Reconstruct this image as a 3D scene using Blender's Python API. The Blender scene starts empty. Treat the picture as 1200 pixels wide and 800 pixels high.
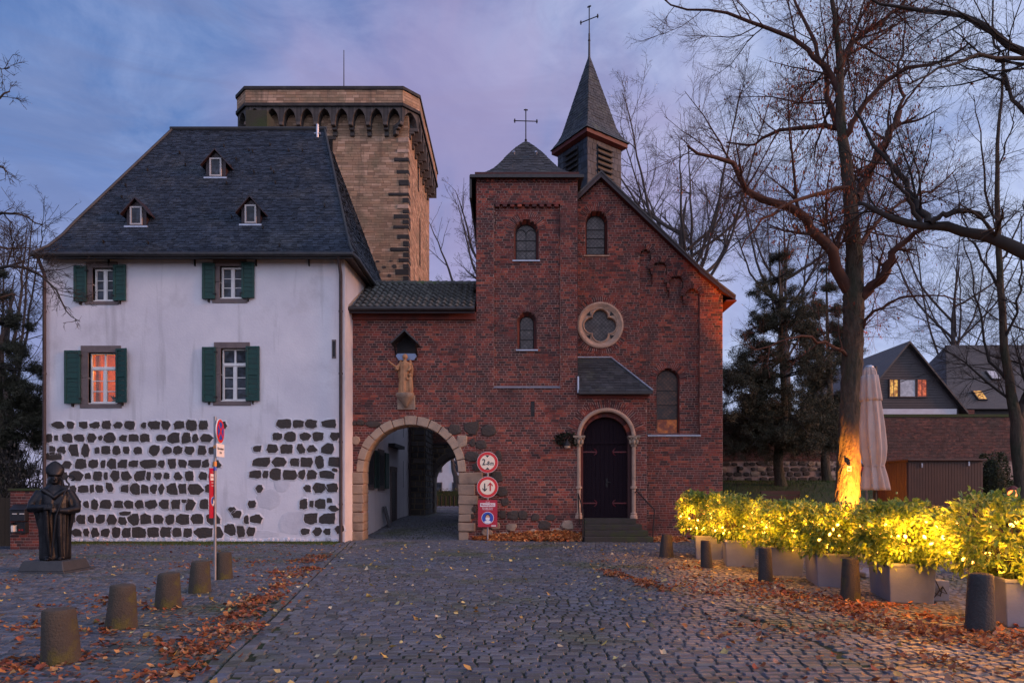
import bpy, bmesh, math, random
import numpy as np
from mathutils import Vector, Matrix
R = math.radians
random.seed(7)
rng = np.random.default_rng(7)
sc = bpy.context.scene
COL = sc.collection

# ------------------------------------------------------------------ camera, sky, sun, exposure
F, CX, HY, EYE = 760.0, 600.0, 577.0, 1.6        # focal length and horizon of the 1200x800 photograph, eye height in metres
cam_d = bpy.data.cameras.new('camera'); cam = bpy.data.objects.new('camera', cam_d); COL.objects.link(cam)
cam_d.sensor_width = 36.0; cam_d.lens = F * 36.0 / 1200.0; cam_d.shift_y = (HY - 400.0) / 1200.0
cam_d.clip_start = 0.1; cam_d.clip_end = 2000
cam.location = (0, 0, EYE); cam.rotation_euler = (R(90), 0, 0)
sc.camera = cam

SUN_AZ, SUN_EL = 102.0, 15.0                     # degrees clockwise from +Y, degrees above the horizon
world = bpy.data.worlds.new('World'); sc.world = world; world.use_nodes = True
wn, wl = world.node_tree.nodes, world.node_tree.links
wn.clear()
w_out = wn.new('ShaderNodeOutputWorld'); w_bg = wn.new('ShaderNodeBackground')
w_sky = wn.new('ShaderNodeTexSky'); w_sky.sky_type = 'NISHITA'; w_sky.sun_disc = False
w_sky.sun_elevation = R(4.0); w_sky.sun_rotation = R(SUN_AZ); w_sky.air_density = 1.0; w_sky.dust_density = 1.0; w_sky.ozone_density = 3.0
w_tc = wn.new('ShaderNodeTexCoord')
def wmath(op, a, b=None):
    n = wn.new('ShaderNodeMath'); n.operation = op
    for i, q in enumerate((a, b)):
        if q is None: continue
        if isinstance(q, (int, float)): n.inputs[i].default_value = q
        else: wl.new(q, n.inputs[i])
    return n.outputs[0]
def wmix(f, a, b, mode='MIX'):
    n = wn.new('ShaderNodeMix'); n.data_type = 'RGBA'; n.blend_type = mode
    for s, q in ((n.inputs[0], f), (n.inputs[6], a), (n.inputs[7], b)):
        if isinstance(q, (int, float)): s.default_value = q
        elif isinstance(q, tuple): s.default_value = (*q, 1)
        else: wl.new(q, s)
    return n.outputs[2]
def wnoise(scale, detail, rough, dist, sc3=(1, 1, 1), off=(0, 0, 0)):
    mp = wn.new('ShaderNodeMapping'); mp.inputs['Scale'].default_value = sc3; mp.inputs['Location'].default_value = off
    wl.new(w_tc.outputs['Generated'], mp.inputs['Vector'])
    n = wn.new('ShaderNodeTexNoise'); n.inputs['Scale'].default_value = scale; n.inputs['Detail'].default_value = detail
    n.inputs['Roughness'].default_value = rough; n.inputs['Distortion'].default_value = dist
    wl.new(mp.outputs[0], n.inputs['Vector']); return n.outputs['Fac']
def wramp(f, stops):
    n = wn.new('ShaderNodeValToRGB'); e = n.color_ramp.elements
    while len(e) < len(stops): e.new(0.5)
    for el, (p, c) in zip(e, stops): el.position = p; el.color = (*c, 1)
    n.color_ramp.interpolation = 'EASE'
    wl.new(f, n.inputs[0]); return n.outputs[0]
w_sep = wn.new('ShaderNodeSeparateXYZ'); wl.new(w_tc.outputs['Generated'], w_sep.inputs[0])
w_z = w_sep.outputs['Z']
# dusk air: violet low down, deep periwinkle above
grad = wramp(w_z, [(0.0, (0.42, 0.35, 0.58)), (0.22, (0.27, 0.28, 0.56)), (0.45, (0.10, 0.195, 0.49)), (1.0, (0.10, 0.185, 0.46))])
# a bank of paler, torn cloud covers the sky from the middle of the view to the right and round behind it
edge = wmath('MULTIPLY', wmath('SUBTRACT', wnoise(1.6, 5, 0.55, 0.5, (1, 1, 1.3), (2.2, 0.4, 1.7)), 0.5), 1.1)
bank = wramp(wmath('ADD', w_sep.outputs['X'], edge), [(0.0, (0, 0, 0)), (0.42, (1, 1, 1))])
tex = wramp(wnoise(4.2, 8, 0.62, 0.7, (1, 1, 2.0), (0.3, 0.9, 0.1)), [(0.34, (0, 0, 0)), (0.68, (1, 1, 1))])
c1 = wmix(wmath('ADD', wmath('MULTIPLY', tex, 0.34), wmath('MULTIPLY', bank, 0.64)), grad, (0.57, 0.65, 0.98))
c1 = wmix(wmath('MULTIPLY', wmath('MULTIPLY', tex, bank), 0.6), c1, (0.72, 0.80, 1.05))
dark = wramp(wnoise(3.4, 8, 0.66, 1.1, (1, 1, 3.4), (4.3, 1.2, 2.0)), [(0.42, (0, 0, 0)), (0.66, (1, 1, 1))])
c2 = wmix(wmath('MULTIPLY', dark, wmath('SUBTRACT', 0.55, wmath('MULTIPLY', bank, 0.34))), c1, (0.185, 0.225, 0.45))
# last pink light on the cloud edge
w_pk = wn.new('ShaderNodeVectorMath'); w_pk.operation = 'DOT_PRODUCT'
wl.new(w_tc.outputs['Generated'], w_pk.inputs[0]); w_pk.inputs[1].default_value = (0.0, 0.90, 0.43)
pk = wramp(wmath('ADD', w_pk.outputs['Value'], wmath('MULTIPLY', wmath('SUBTRACT', wnoise(2.6, 5, 0.55, 0.6, (1.6, 1, 0.8), (0.4, 0.0, 0.25)), 0.5), 0.16)), [(0.93, (0, 0, 0)), (1.0, (1, 1, 1))])
c3 = wmix(wmath('MULTIPLY', pk, 0.55), c2, (0.55, 0.41, 0.64))
# afterglow: the sky is brighter around where the sun went down and overhead behind the viewer
w_dot = wn.new('ShaderNodeVectorMath'); w_dot.operation = 'DOT_PRODUCT'
wl.new(w_tc.outputs['Generated'], w_dot.inputs[0]); w_dot.inputs[1].default_value = (0.45, -0.85, 0.28)
glow = wramp(w_dot.outputs['Value'], [(0.0, (0, 0, 0)), (0.95, (1, 1, 1))])
c4 = wmix(wmath('MULTIPLY', glow, 1.0), c3, (1.16, 1.22, 1.66))
w_bg2 = wn.new('ShaderNodeBackground'); w_add = wn.new('ShaderNodeAddShader')
wl.new(w_sky.outputs[0], w_bg.inputs['Color']); w_bg.inputs['Strength'].default_value = 0.05
wl.new(c4, w_bg2.inputs['Color']); w_bg2.inputs['Strength'].default_value = 0.86
wl.new(w_bg.outputs[0], w_add.inputs[0]); wl.new(w_bg2.outputs[0], w_add.inputs[1]); wl.new(w_add.outputs[0], w_out.inputs[0])

sun_d = bpy.data.lights.new('sun', 'SUN'); sun = bpy.data.objects.new('sun', sun_d); COL.objects.link(sun)
sun_d.energy = 2.6; sun_d.angle = R(10.0); sun_d.color = (1.0, 0.42, 0.18)
_s = Vector((math.sin(R(SUN_AZ)) * math.cos(R(SUN_EL)), math.cos(R(SUN_AZ)) * math.cos(R(SUN_EL)), math.sin(R(SUN_EL))))
sun.rotation_euler = _s.to_track_quat('Z', 'Y').to_euler()

sc.view_settings.view_transform = 'Standard'; sc.view_settings.look = 'None'
sc.view_settings.exposure = 0.0; sc.view_settings.gamma = 1.0; sc.view_settings.use_curve_mapping = False
sc.render.engine = 'CYCLES'
sc.cycles.use_denoising = True
sc.cycles.max_bounces = 6; sc.cycles.diffuse_bounces = 3; sc.cycles.glossy_bounces = 3; sc.cycles.transmission_bounces = 4
sc.cycles.transparent_max_bounces = 8; sc.cycles.sample_clamp_indirect = 4.0

# ------------------------------------------------------------------ helpers
def X(px, Y): return (px - CX) * Y / F
def Z(py, Y): return EYE + (HY - py) * Y / F
def P(px, py, Y): return Vector((X(px, Y), Y, Z(py, Y)))
def G(px, py, Yd=None):
    Y = F * EYE / (py - HY); return Vector((X(px, Y), Y, 0))
def sstep(t):
    t = max(0.0, min(1.0, t)); return t * t * (3 - 2 * t)
def ground(x, y):
    h = 0.52 * sstep((y - 22.3) / 8.5) * (1 - sstep((x - 2) / 4))
    h += 2.15 * sstep((y - 21.0) / 12.5) * sstep((x - 7.0) / 3.0)
    return h
def wloc(o):
    v = Vector((0, 0, 0))
    while o is not None:
        v += o.location; o = o.parent
    return v
def tag(o, label=None, cat=None, group=None, kind=None):
    if label: o['label'] = label
    if cat: o['category'] = cat
    if group: o['group'] = group
    if kind: o['kind'] = kind
    return o
def thing(name, loc, label, cat, group=None):
    o = bpy.data.objects.new(name, None); COL.objects.link(o); o.location = loc; o.empty_display_size = 0.2
    return tag(o, label, cat, group)
def link(name, me, parent=None, loc=(0, 0, 0), rz=0.0):
    o = bpy.data.objects.new(name, me); COL.objects.link(o)
    o.location = loc; o.rotation_euler = (0, 0, rz)
    if parent is not None: o.parent = parent
    return o
def copy_tree(o, parent=None):
    c = o.copy(); COL.objects.link(c); c.parent = parent
    for ch in list(o.children): copy_tree(ch, c)
    return c
def mesh_np(name, V, Fq, mats, midx=None, smooth=False):
    """mesh from numpy arrays; Fq is (M,k) or a list of such arrays"""
    V = np.asarray(V, dtype=np.float32).reshape(-1, 3)
    Fs = Fq if isinstance(Fq, list) else [Fq]
    Fs = [np.asarray(f, dtype=np.int32) for f in Fs if len(f)]
    me = bpy.data.meshes.new(name)
    idx = np.concatenate([f.ravel() for f in Fs]); tot = np.concatenate([np.full(len(f), f.shape[1], np.int32) for f in Fs])
    st = np.concatenate([[0], np.cumsum(tot)[:-1]]).astype(np.int32)
    me.vertices.add(len(V)); me.vertices.foreach_set('co', V.ravel())
    me.loops.add(len(idx)); me.loops.foreach_set('vertex_index', idx)
    me.polygons.add(len(tot)); me.polygons.foreach_set('loop_start', st); me.polygons.foreach_set('loop_total', tot)
    for m in (mats if isinstance(mats, (list, tuple)) else [mats]): me.materials.append(m)
    if midx is not None: me.polygons.foreach_set('material_index', np.asarray(midx, dtype=np.int32))
    me.polygons.foreach_set('use_smooth', np.full(len(tot), bool(smooth)))
    me.update(calc_edges=True); me.validate()
    return me

class MB:
    def __init__(self): self.v = []; self.f = []; self.m = []
    def add(self, vs, fs, m=0):
        b = len(self.v); self.v.extend([tuple(q) for q in vs])
        for f in fs: self.f.append([i + b for i in f]); self.m.append(m)
        return self
    def box(self, x0, x1, y0, y1, z0, z1, m=0):
        return self.add([(x0,y0,z0),(x1,y0,z0),(x1,y1,z0),(x0,y1,z0),(x0,y0,z1),(x1,y0,z1),(x1,y1,z1),(x0,y1,z1)],
                        [(0,3,2,1),(4,5,6,7),(0,1,5,4),(1,2,6,5),(2,3,7,6),(3,0,4,7)], m)
    def obox(self, c, a, b, d, m=0):                 # centre and three half vectors
        c, a, b, d = map(Vector, (c, a, b, d)); vs = []
        for k in (-1, 1):
            for (i, j) in ((-1,-1),(1,-1),(1,1),(-1,1)): vs.append(c + a*i + b*j + d*k)
        return self.add(vs, [(0,3,2,1),(4,5,6,7),(0,1,5,4),(1,2,6,5),(2,3,7,6),(3,0,4,7)], m)
    def prism(self, poly, ext, m=0):                 # 3D polygon extruded by vector
        n = len(poly); e = Vector(ext); vs = [Vector(p) for p in poly] + [Vector(p) + e for p in poly]
        fs = [list(range(n)), list(range(2*n-1, n-1, -1))] + [(i, i+n, (i+1)%n+n, (i+1)%n) for i in range(n)]
        return self.add(vs, fs, m)
    def tube(self, path, rad, n=8, m=0, cap=True):
        path = [Vector(p) for p in path]
        if not isinstance(rad, (list, tuple)): rad = [rad] * len(path)
        vs = []; N = len(path); u = None
        for i, p in enumerate(path):
            t = (path[min(i+1, N-1)] - path[max(i-1, 0)]).normalized()
            if u is None: u = t.cross(Vector((0.31, 0.95, 0.05)) if abs(t.z) > 0.6 else Vector((0, 0, 1))).normalized()
            u = (u - t * u.dot(t)).normalized(); w = t.cross(u)
            for k in range(n):
                a = 2*math.pi*k/n; vs.append(p + (u*math.cos(a) + w*math.sin(a)) * rad[i])
        fs = [(i*n+k, i*n+(k+1)%n, (i+1)*n+(k+1)%n, (i+1)*n+k) for i in range(N-1) for k in range(n)]
        if cap: fs += [list(range(n-1, -1, -1)), list(range((N-1)*n, N*n))]
        return self.add(vs, fs, m)
    def loft(self, secs, n=20, m=0, fold=None):      # secs: (cx, cy, z, rx, ry); fold(angle, t) multiplies the radius
        vs = []; N = len(secs)
        for i, (cx, cy, z, rx, ry) in enumerate(secs):
            for k in range(n):
                a = 2*math.pi*k/n; q = fold(a, i/(N-1)) if fold else 1
                vs.append((cx + math.cos(a)*rx*q, cy + math.sin(a)*ry*q, z))
        fs = [(i*n+k, i*n+(k+1)%n, (i+1)*n+(k+1)%n, (i+1)*n+k) for i in range(N-1) for k in range(n)]
        fs += [list(range(n-1, -1, -1)), list(range((N-1)*n, N*n))]
        return self.add(vs, fs, m)
    def ball(self, c, r, n=14, rings=8, m=0):
        c = Vector(c); r = (r, r, r) if isinstance(r, (int, float)) else r
        secs = []
        for i in range(rings+1):
            a = math.pi*(i/rings - 0.5); q = max(math.cos(a), 0.02)
            secs.append((c.x, c.y, c.z + math.sin(a)*r[2], r[0]*q, r[1]*q))
        return self.loft(secs, n, m)
    def build(self, name, mats, parent=None, smooth=False, bevel=0, seg=1, world_space=True, recalc=False):
        me = bpy.data.meshes.new(name)
        off = wloc(parent) if (parent is not None and world_space) else Vector((0, 0, 0))
        me.from_pydata([(v[0]-off.x, v[1]-off.y, v[2]-off.z) for v in self.v], [], self.f)
        for mt in (mats if isinstance(mats, (list, tuple)) else [mats]): me.materials.append(mt)
        me.polygons.foreach_set('material_index', self.m)
        me.polygons.foreach_set('use_smooth', [bool(smooth)] * len(self.f)); me.update()
        if recalc:
            bm = bmesh.new(); bm.from_mesh(me); bmesh.ops.recalc_face_normals(bm, faces=bm.faces); bm.to_mesh(me); bm.free()
        if smooth and isinstance(smooth, (int, float)) and not isinstance(smooth, bool):
            me.set_sharp_from_angle(angle=R(smooth))
        o = link(name, me, parent)
        if bevel:
            b = o.modifiers.new('bevel', 'BEVEL'); b.width = bevel; b.segments = seg; b.limit_method = 'ANGLE'; b.angle_limit = R(40)
        return o

def remeshed(o, voxel, smooth_it=2):
    """turn overlapping pieces of one figure into a single continuous skin"""
    m = o.modifiers.new('r', 'REMESH'); m.mode = 'VOXEL'; m.voxel_size = voxel; m.use_smooth_shade = True
    if smooth_it:
        s = o.modifiers.new('s', 'SMOOTH'); s.iterations = smooth_it; s.factor = 0.5
    dg = bpy.context.evaluated_depsgraph_get(); ev = o.evaluated_get(dg)
    me = bpy.data.meshes.new_from_object(ev); mats = list(o.data.materials)
    o.modifiers.clear(); o.data = me
    if not me.materials:
        for q in mats: me.materials.append(q)
    me.polygons.foreach_set('use_smooth', [True] * len(me.polygons))
    return o

# ------------------------------------------------------------------ materials
def mat(name, c1, c2=None, scale=3.0, rough=0.8, bump=0.0, bscale=30.0, island=0.0, metal=0.0, spec=0.4, palette=None,
        c3=None, s3=1.0, t3=(0.5, 0.65), emit=None, estr=0.0, stretch=(1, 1, 1), transl=0.0, rvar=0.0, objrand=False, bdist=0.02, streak=None):
    m = bpy.data.materials.new(name); m.use_nodes = True
    nt = m.node_tree; n, l = nt.nodes, nt.links
    b = n['Principled BSDF']; b.inputs['Roughness'].default_value = rough; b.inputs['Metallic'].default_value = metal
    b.inputs['Specular IOR Level'].default_value = spec
    tc = n.new('ShaderNodeTexCoord'); mp = n.new('ShaderNodeMapping'); mp.inputs['Scale'].default_value = stretch
    l.new(tc.outputs['Object'], mp.inputs[0])
    def noise(s, d=6, r=0.6):
        q = n.new('ShaderNodeTexNoise'); q.inputs['Scale'].default_value = s; q.inputs['Detail'].default_value = d; q.inputs['Roughness'].default_value = r
        l.new(mp.outputs[0], q.inputs['Vector']); return q.outputs['Fac']
    def ramp(f, a, bb, ca=(0,0,0), cb=(1,1,1)):
        q = n.new('ShaderNodeValToRGB'); e = q.color_ramp.elements; e[0].position = a; e[1].position = bb
        e[0].color = (*ca, 1); e[1].color = (*cb, 1); l.new(f, q.inputs[0]); return q.outputs[0]
    def mix(f, a, bb, mode='MIX'):
        q = n.new('ShaderNodeMix'); q.data_type = 'RGBA'; q.blend_type = mode
        for s_, v in ((q.inputs[0], f), (q.inputs[6], a), (q.inputs[7], bb)):
            if isinstance(v, (int, float)): s_.default_value = v
            elif isinstance(v, tuple): s_.default_value = (*v, 1)
            else: l.new(v, s_)
        return q.outputs[2]
    rnd = None
    if island or palette:
        gi = n.new('ShaderNodeNewGeometry'); rnd = gi.outputs['Random Per Island']
        if objrand:
            oi = n.new('ShaderNodeObjectInfo'); ad = n.new('ShaderNodeMath'); ad.operation = 'ADD'; l.new(rnd, ad.inputs[0]); l.new(oi.outputs['Random'], ad.inputs[1])
            fr = n.new('ShaderNodeMath'); fr.operation = 'FRACT'; l.new(ad.outputs[0], fr.inputs[0]); rnd = fr.outputs[0]
    if palette:
        q = n.new('ShaderNodeValToRGB'); e = q.color_ramp.elements; q.color_ramp.interpolation = 'CONSTANT'
        while len(e) < len(palette): e.new(0.5)
        for i, cc in enumerate(palette): e[i].position = i / len(palette); e[i].color = (*cc, 1)
        l.new(rnd, q.inputs[0]); col = q.outputs[0]
        if c2: col = mix(ramp(noise(scale), 0.45, 0.7), col, tuple(c2))
    elif c2: col = mix(ramp(noise(scale), 0.35, 0.68), tuple(c1), tuple(c2))
    else: col = mix(0.0, tuple(c1), tuple(c1))
    if c3: col = mix(ramp(noise(s3, 8, 0.65), *t3), col, tuple(c3))
    if streak:                                        # run-off stains: noise drawn out downwards
        m2 = n.new('ShaderNodeMapping'); m2.inputs['Scale'].default_value = (2.6, 2.6, 0.22); l.new(tc.outputs['Object'], m2.inputs[0])
        q = n.new('ShaderNodeTexNoise'); q.inputs['Scale'].default_value = 1.0; q.inputs['Detail'].default_value = 7; q.inputs['Roughness'].default_value = .62; l.new(m2.outputs[0], q.inputs['Vector'])
        col = mix(ramp(q.outputs['Fac'], streak[1], streak[1]+.16, (0,0,0), (streak[2],)*3), col, tuple(streak[0]))
    if island:
        q = n.new('ShaderNodeMapRange'); q.inputs[3].default_value = 1 - island; q.inputs[4].default_value = 1 + island
        if palette or objrand:
            w = n.new('ShaderNodeTexWhiteNoise'); w.noise_dimensions = '1D'; l.new(rnd, w.inputs['W']); l.new(w.outputs['Value'], q.inputs[0])
        else: l.new(rnd, q.inputs[0])
        col = mix(1.0, col, q.outputs[0], 'MULTIPLY')
    l.new(col, b.inputs['Base Color'])
    if rvar:
        q = n.new('ShaderNodeMapRange'); q.inputs[3].default_value = max(0.05, rough - rvar); q.inputs[4].default_value = min(1, rough + rvar)
        l.new(noise(scale*2.3), q.inputs[0]); l.new(q.outputs[0], b.inputs['Roughness'])
    if bump:
        q = n.new('ShaderNodeBump'); q.inputs['Strength'].default_value = bump; q.inputs['Distance'].default_value = bdist
        l.new(noise(bscale, 5), q.inputs['Height']); l.new(q.outputs[0], b.inputs['Normal'])
    if emit:
        b.inputs['Emission Color'].default_value = (*emit, 1); b.inputs['Emission Strength'].default_value = estr
    if transl:
        t = n.new('ShaderNodeBsdfTranslucent'); l.new(col, t.inputs['Color']); ms = n.new('ShaderNodeMixShader'); ms.inputs[0].default_value = transl
        l.new(b.outputs[0], ms.inputs[1]); l.new(t.outputs[0], ms.inputs[2]); l.new(ms.outputs[0], n['Material Output'].inputs[0])
    return m

M = {}
M['plaster'] = mat('plaster', (0.70, 0.67, 0.70), (0.60, 0.575, 0.62), 0.9, 0.9, 0.35, 14, c3=(0.47, 0.44, 0.46), s3=0.55, t3=(0.56, 0.78), bdist=0.02, streak=((0.42,0.40,0.42), .56, .7))
M['plaster_old'] = mat('plaster_old', (0.62, 0.60, 0.64), (0.50, 0.48, 0.52), 1.2, 0.92, 0.5, 9, c3=(0.34, 0.32, 0.33), s3=0.9, t3=(0.55, 0.75))
M['plaster_rim'] = mat('plaster_rim', (0.70, 0.68, 0.71), (0.52, 0.50, 0.53), 2.2, 0.92, 0.6, 18, c3=(0.40, 0.37, 0.37), s3=1.3, t3=(0.54, 0.70))
M['basalt'] = mat('basalt', (0.055, 0.05, 0.05), (0.062, 0.056, 0.054), 7, 0.85, 1.0, 16, palette=[(0.034,0.032,0.035),(0.048,0.042,0.041),(0.024,0.024,0.027),(0.071,0.055,0.047),(0.041,0.036,0.036),(0.031,0.029,0.031)], island=0.3, bdist=0.03)
M['slate'] = mat('slate', (0.018, 0.025, 0.038), (0.028, 0.035, 0.050), 2, 0.55, 0.25, 40, island=0.5, spec=0.32, c3=(0.05, 0.052, 0.055), s3=0.7, t3=(0.5, 0.75), rvar=0.12)
M['slate_old'] = mat('slate_old', (0.024, 0.026, 0.031), (0.040, 0.040, 0.042), 2, 0.6, 0.3, 40, island=0.4, c3=(0.06, 0.065, 0.045), s3=1.2, t3=(0.55, 0.75), rvar=0.1)
M['brick'] = mat('brick', (0.13, 0.04, 0.035), (0.07, 0.03, 0.03), 1.6, 0.85, 0.5, 55, island=0.28,
                 palette=[(0.213,0.042,0.029),(0.167,0.035,0.026),(0.248,0.054,0.033),(0.124,0.030,0.025),(0.057,0.023,0.022),(0.186,0.042,0.032),(0.287,0.072,0.042),(0.150,0.035,0.027),(0.075,0.026,0.025)], c3=(0.045, 0.026, 0.028), s3=0.5, t3=(0.54, 0.76), streak=((0.035,0.022,0.024), .55, .75))
M['mortar'] = mat('mortar', (0.46, 0.31, 0.255), (0.33, 0.22, 0.185), 1.5, 0.95, 0.3, 60, c3=(0.11, 0.08, 0.075), s3=0.9, t3=(0.50, 0.66))
M['tuff'] = mat('tuff', (0.26, 0.19, 0.12), (0.22, 0.16, 0.10), 1.5, 0.9, 0.5, 30, island=0.16,
                palette=[(0.359,0.221,0.142),(0.312,0.187,0.118),(0.417,0.261,0.168),(0.255,0.153,0.099),(0.348,0.206,0.125),(0.464,0.295,0.200)], c3=(0.16, 0.115, 0.076), s3=0.45, t3=(0.55, 0.8), streak=((0.10,0.075,0.055), .54, .7))
M['tuff_mortar'] = mat('tuff_mortar', (0.20, 0.15, 0.10), (0.13, 0.10, 0.07), 2, 0.95, 0.3, 50)
M['sandstone'] = mat('sandstone', (0.34, 0.255, 0.185), (0.26, 0.195, 0.15), 2.2, 0.88, 0.55, 20, island=0.22, c3=(0.15, 0.115, 0.095), s3=1.4, t3=(0.52, 0.72), bdist=0.03)
M['sandstone_pale'] = mat('sandstone_pale', (0.45, 0.30, 0.22), (0.32, 0.215, 0.16), 4, 0.85, 0.35, 25, island=0.1, c3=(0.24, 0.17, 0.13), s3=2.0, t3=(0.55, 0.75))
M['surround'] = mat('surround', (0.16, 0.125, 0.12), (0.115, 0.09, 0.09), 4, 0.85, 0.4, 30, island=0.1)
M['frame_dull'] = mat('frame_dull', (0.45, 0.42, 0.41), (0.38, 0.36, 0.36), 6, 0.6)
M['white_paint'] = mat('white_paint', (0.78, 0.74, 0.70), (0.68, 0.64, 0.62), 6, 0.5, 0.1, 60)
M['green_paint'] = mat('green_paint', (0.007, 0.055, 0.045), (0.011, 0.042, 0.035), 6, 0.55, 0.15, 60, c3=(0.03, 0.06, 0.055), s3=5, t3=(0.6, 0.75))
M['zinc_dark'] = mat('zinc_dark', (0.03, 0.03, 0.032), (0.05, 0.045, 0.045), 5, 0.5, 0.1, 40, metal=0.3)
M['pipe'] = mat('pipe', (0.045, 0.028, 0.028), (0.07, 0.05, 0.05), 5, 0.5, 0.1, 40)
M['zinc'] = mat('zinc', (0.42, 0.45, 0.52), (0.30, 0.32, 0.38), 6, 0.4, 0.1, 40, metal=0.6)
M['iron'] = mat('iron', (0.012, 0.012, 0.014), (0.03, 0.026, 0.024), 8, 0.5, 0.2, 60, metal=0.4)
M['wood_dark'] = mat('wood_dark', (0.022, 0.012, 0.016), (0.034, 0.018, 0.021), 3, 0.5, 0.3, 30, stretch=(8, 8, 0.6))
M['door'] = mat('door', (0.010, 0.005, 0.009), (0.015, 0.008, 0.012), 3, 0.8, 0.3, 30, spec=.12, stretch=(10, 10, 0.5), island=0.15)
M['door_red'] = mat('door_red', (0.14, 0.012, 0.02), (0.09, 0.01, 0.016), 6, 0.5)
M['barge_red'] = mat('barge_red', (0.10, 0.016, 0.012), (0.065, 0.012, 0.010), 5, 0.6, 0.2, 40)
M['pantile'] = mat('pantile', (0.045, 0.045, 0.044), (0.075, 0.072, 0.062), 6, 0.5, 0.4, 40, island=0.35, objrand=True, c3=(0.055, 0.075, 0.02), s3=2.2, t3=(0.52, 0.68))
M['moss'] = mat('moss', (0.035, 0.055, 0.015), (0.05, 0.045, 0.025), 4, 0.95, 0.8, 60)
M['curtain'] = mat('curtain', (0.30, 0.28, 0.28), (0.22, 0.20, 0.20), 6, 0.9)
def glass_mat(name, tint, lit=None, strength=0.0, dark=(0.012, 0.014, 0.018), lattice=0.0, rough=0.06):
    """window pane: a dark or lit room behind a reflecting sheet; lattice>0 gives diamond leading of that pitch (1/m)"""
    m = bpy.data.materials.new(name); m.use_nodes = True; n, l = m.node_tree.nodes, m.node_tree.links
    b = n['Principled BSDF']; b.inputs['Roughness'].default_value = rough; b.inputs['Specular IOR Level'].default_value = 0.32; b.inputs['IOR'].default_value = 1.45
    tc = n.new('ShaderNodeTexCoord'); ns = n.new('ShaderNodeTexNoise'); ns.inputs['Scale'].default_value = 5.0; ns.inputs['Detail'].default_value = 4
    l.new(tc.outputs['Object'], ns.inputs['Vector'])
    rp = n.new('ShaderNodeValToRGB'); rp.color_ramp.elements[0].position = 0.40; rp.color_ramp.elements[1].position = 0.64
    rp.color_ramp.elements[0].color = (*dark, 1); rp.color_ramp.elements[1].color = (*tint, 1)
    l.new(ns.outputs['Fac'], rp.inputs[0]); col = rp.outputs[0]
    if lattice:
        sp = n.new('ShaderNodeSeparateXYZ'); l.new(tc.outputs['Object'], sp.inputs[0]); outs = []
        for op in ('ADD', 'SUBTRACT'):
            a = n.new('ShaderNodeMath'); a.operation = op; l.new(sp.outputs['X'], a.inputs[0]); l.new(sp.outputs['Z'], a.inputs[1])
            q = n.new('ShaderNodeMath'); q.operation = 'MULTIPLY'; l.new(a.outputs[0], q.inputs[0]); q.inputs[1].default_value = lattice
            fr = n.new('ShaderNodeMath'); fr.operation = 'PINGPONG'; l.new(q.outputs[0], fr.inputs[0]); fr.inputs[1].default_value = 0.5
            ls = n.new('ShaderNodeMath'); ls.operation = 'LESS_THAN'; l.new(fr.outputs[0], ls.inputs[0]); ls.inputs[1].default_value = 0.07; outs.append(ls.outputs[0])
        mx = n.new('ShaderNodeMath'); mx.operation = 'MAXIMUM'; l.new(outs[0], mx.inputs[0]); l.new(outs[1], mx.inputs[1])
        mm = n.new('ShaderNodeMix'); mm.data_type = 'RGBA'; l.new(mx.outputs[0], mm.inputs[0]); l.new(col, mm.inputs[6]); mm.inputs[7].default_value = (0.02, 0.018, 0.018, 1); col = mm.outputs[2]
    l.new(col, b.inputs['Base Color'])
    bp = n.new('ShaderNodeBump'); bp.inputs['Strength'].default_value = 0.12; bp.inputs['Distance'].default_value = 0.02
    n2 = n.new('ShaderNodeTexNoise'); n2.inputs['Scale'].default_value = 7; l.new(tc.outputs['Object'], n2.inputs['Vector']); l.new(n2.outputs['Fac'], bp.inputs['Height']); l.new(bp.outputs[0], b.inputs['Normal'])
    if lit:
        er = n.new('ShaderNodeValToRGB'); er.color_ramp.elements[0].position = 0.36; er.color_ramp.elements[1].position = 0.7
        er.color_ramp.elements[0].color = (lit[0]*0.35, lit[1]*0.22, lit[2]*0.15, 1); er.color_ramp.elements[1].color = (*lit, 1)
        l.new(ns.outputs['Fac'], er.inputs[0]); l.new(er.outputs[0], b.inputs['Emission Color']); b.inputs['Emission Strength'].default_value = strength
    return m
def clear_glass():
    m = bpy.data.materials.new('clear_glass'); m.use_nodes = True; n, l = m.node_tree.nodes, m.node_tree.links; n.remove(n['Principled BSDF'])
    t = n.new('ShaderNodeBsdfTransparent'); t.inputs[0].default_value = (.94,.94,.94,1); g = n.new('ShaderNodeBsdfGlossy'); g.inputs['Roughness'].default_value = .05; f = n.new('ShaderNodeFresnel'); f.inputs[0].default_value = 1.45
    x = n.new('ShaderNodeMixShader'); l.new(f.outputs[0], x.inputs[0]); l.new(t.outputs[0], x.inputs[1]); l.new(g.outputs[0], x.inputs[2]); l.new(x.outputs[0], n['Material Output'].inputs[0]); return m
M['clear_glass'] = clear_glass()
M['pane'] = glass_mat('pane', (0.05, 0.06, 0.085))
M['pane_lit'] = glass_mat('pane_lit', (0.12, 0.05, 0.015), (1.0, 0.30, 0.045), 0.62)
M['pane_dim'] = glass_mat('pane_dim', (0.03, 0.026, 0.026), rough=0.7)
M['pane_gold'] = glass_mat('pane_gold', (0.3, 0.15, 0.03), (1.0, 0.55, 0.12), 0.95)
M['pane_red'] = glass_mat('pane_red', (0.3, 0.05, 0.03), (1.0, 0.22, 0.07), 0.7)
M['pane_lace'] = glass_mat('pane_lace', (0.5, 0.5, 0.52), dark=(0.35, 0.35, 0.37), rough=0.2)
M['leaded'] = glass_mat('leaded', (0.12, 0.10, 0.095), dark=(0.065, 0.052, 0.05), lattice=7, rough=0.3)
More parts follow.
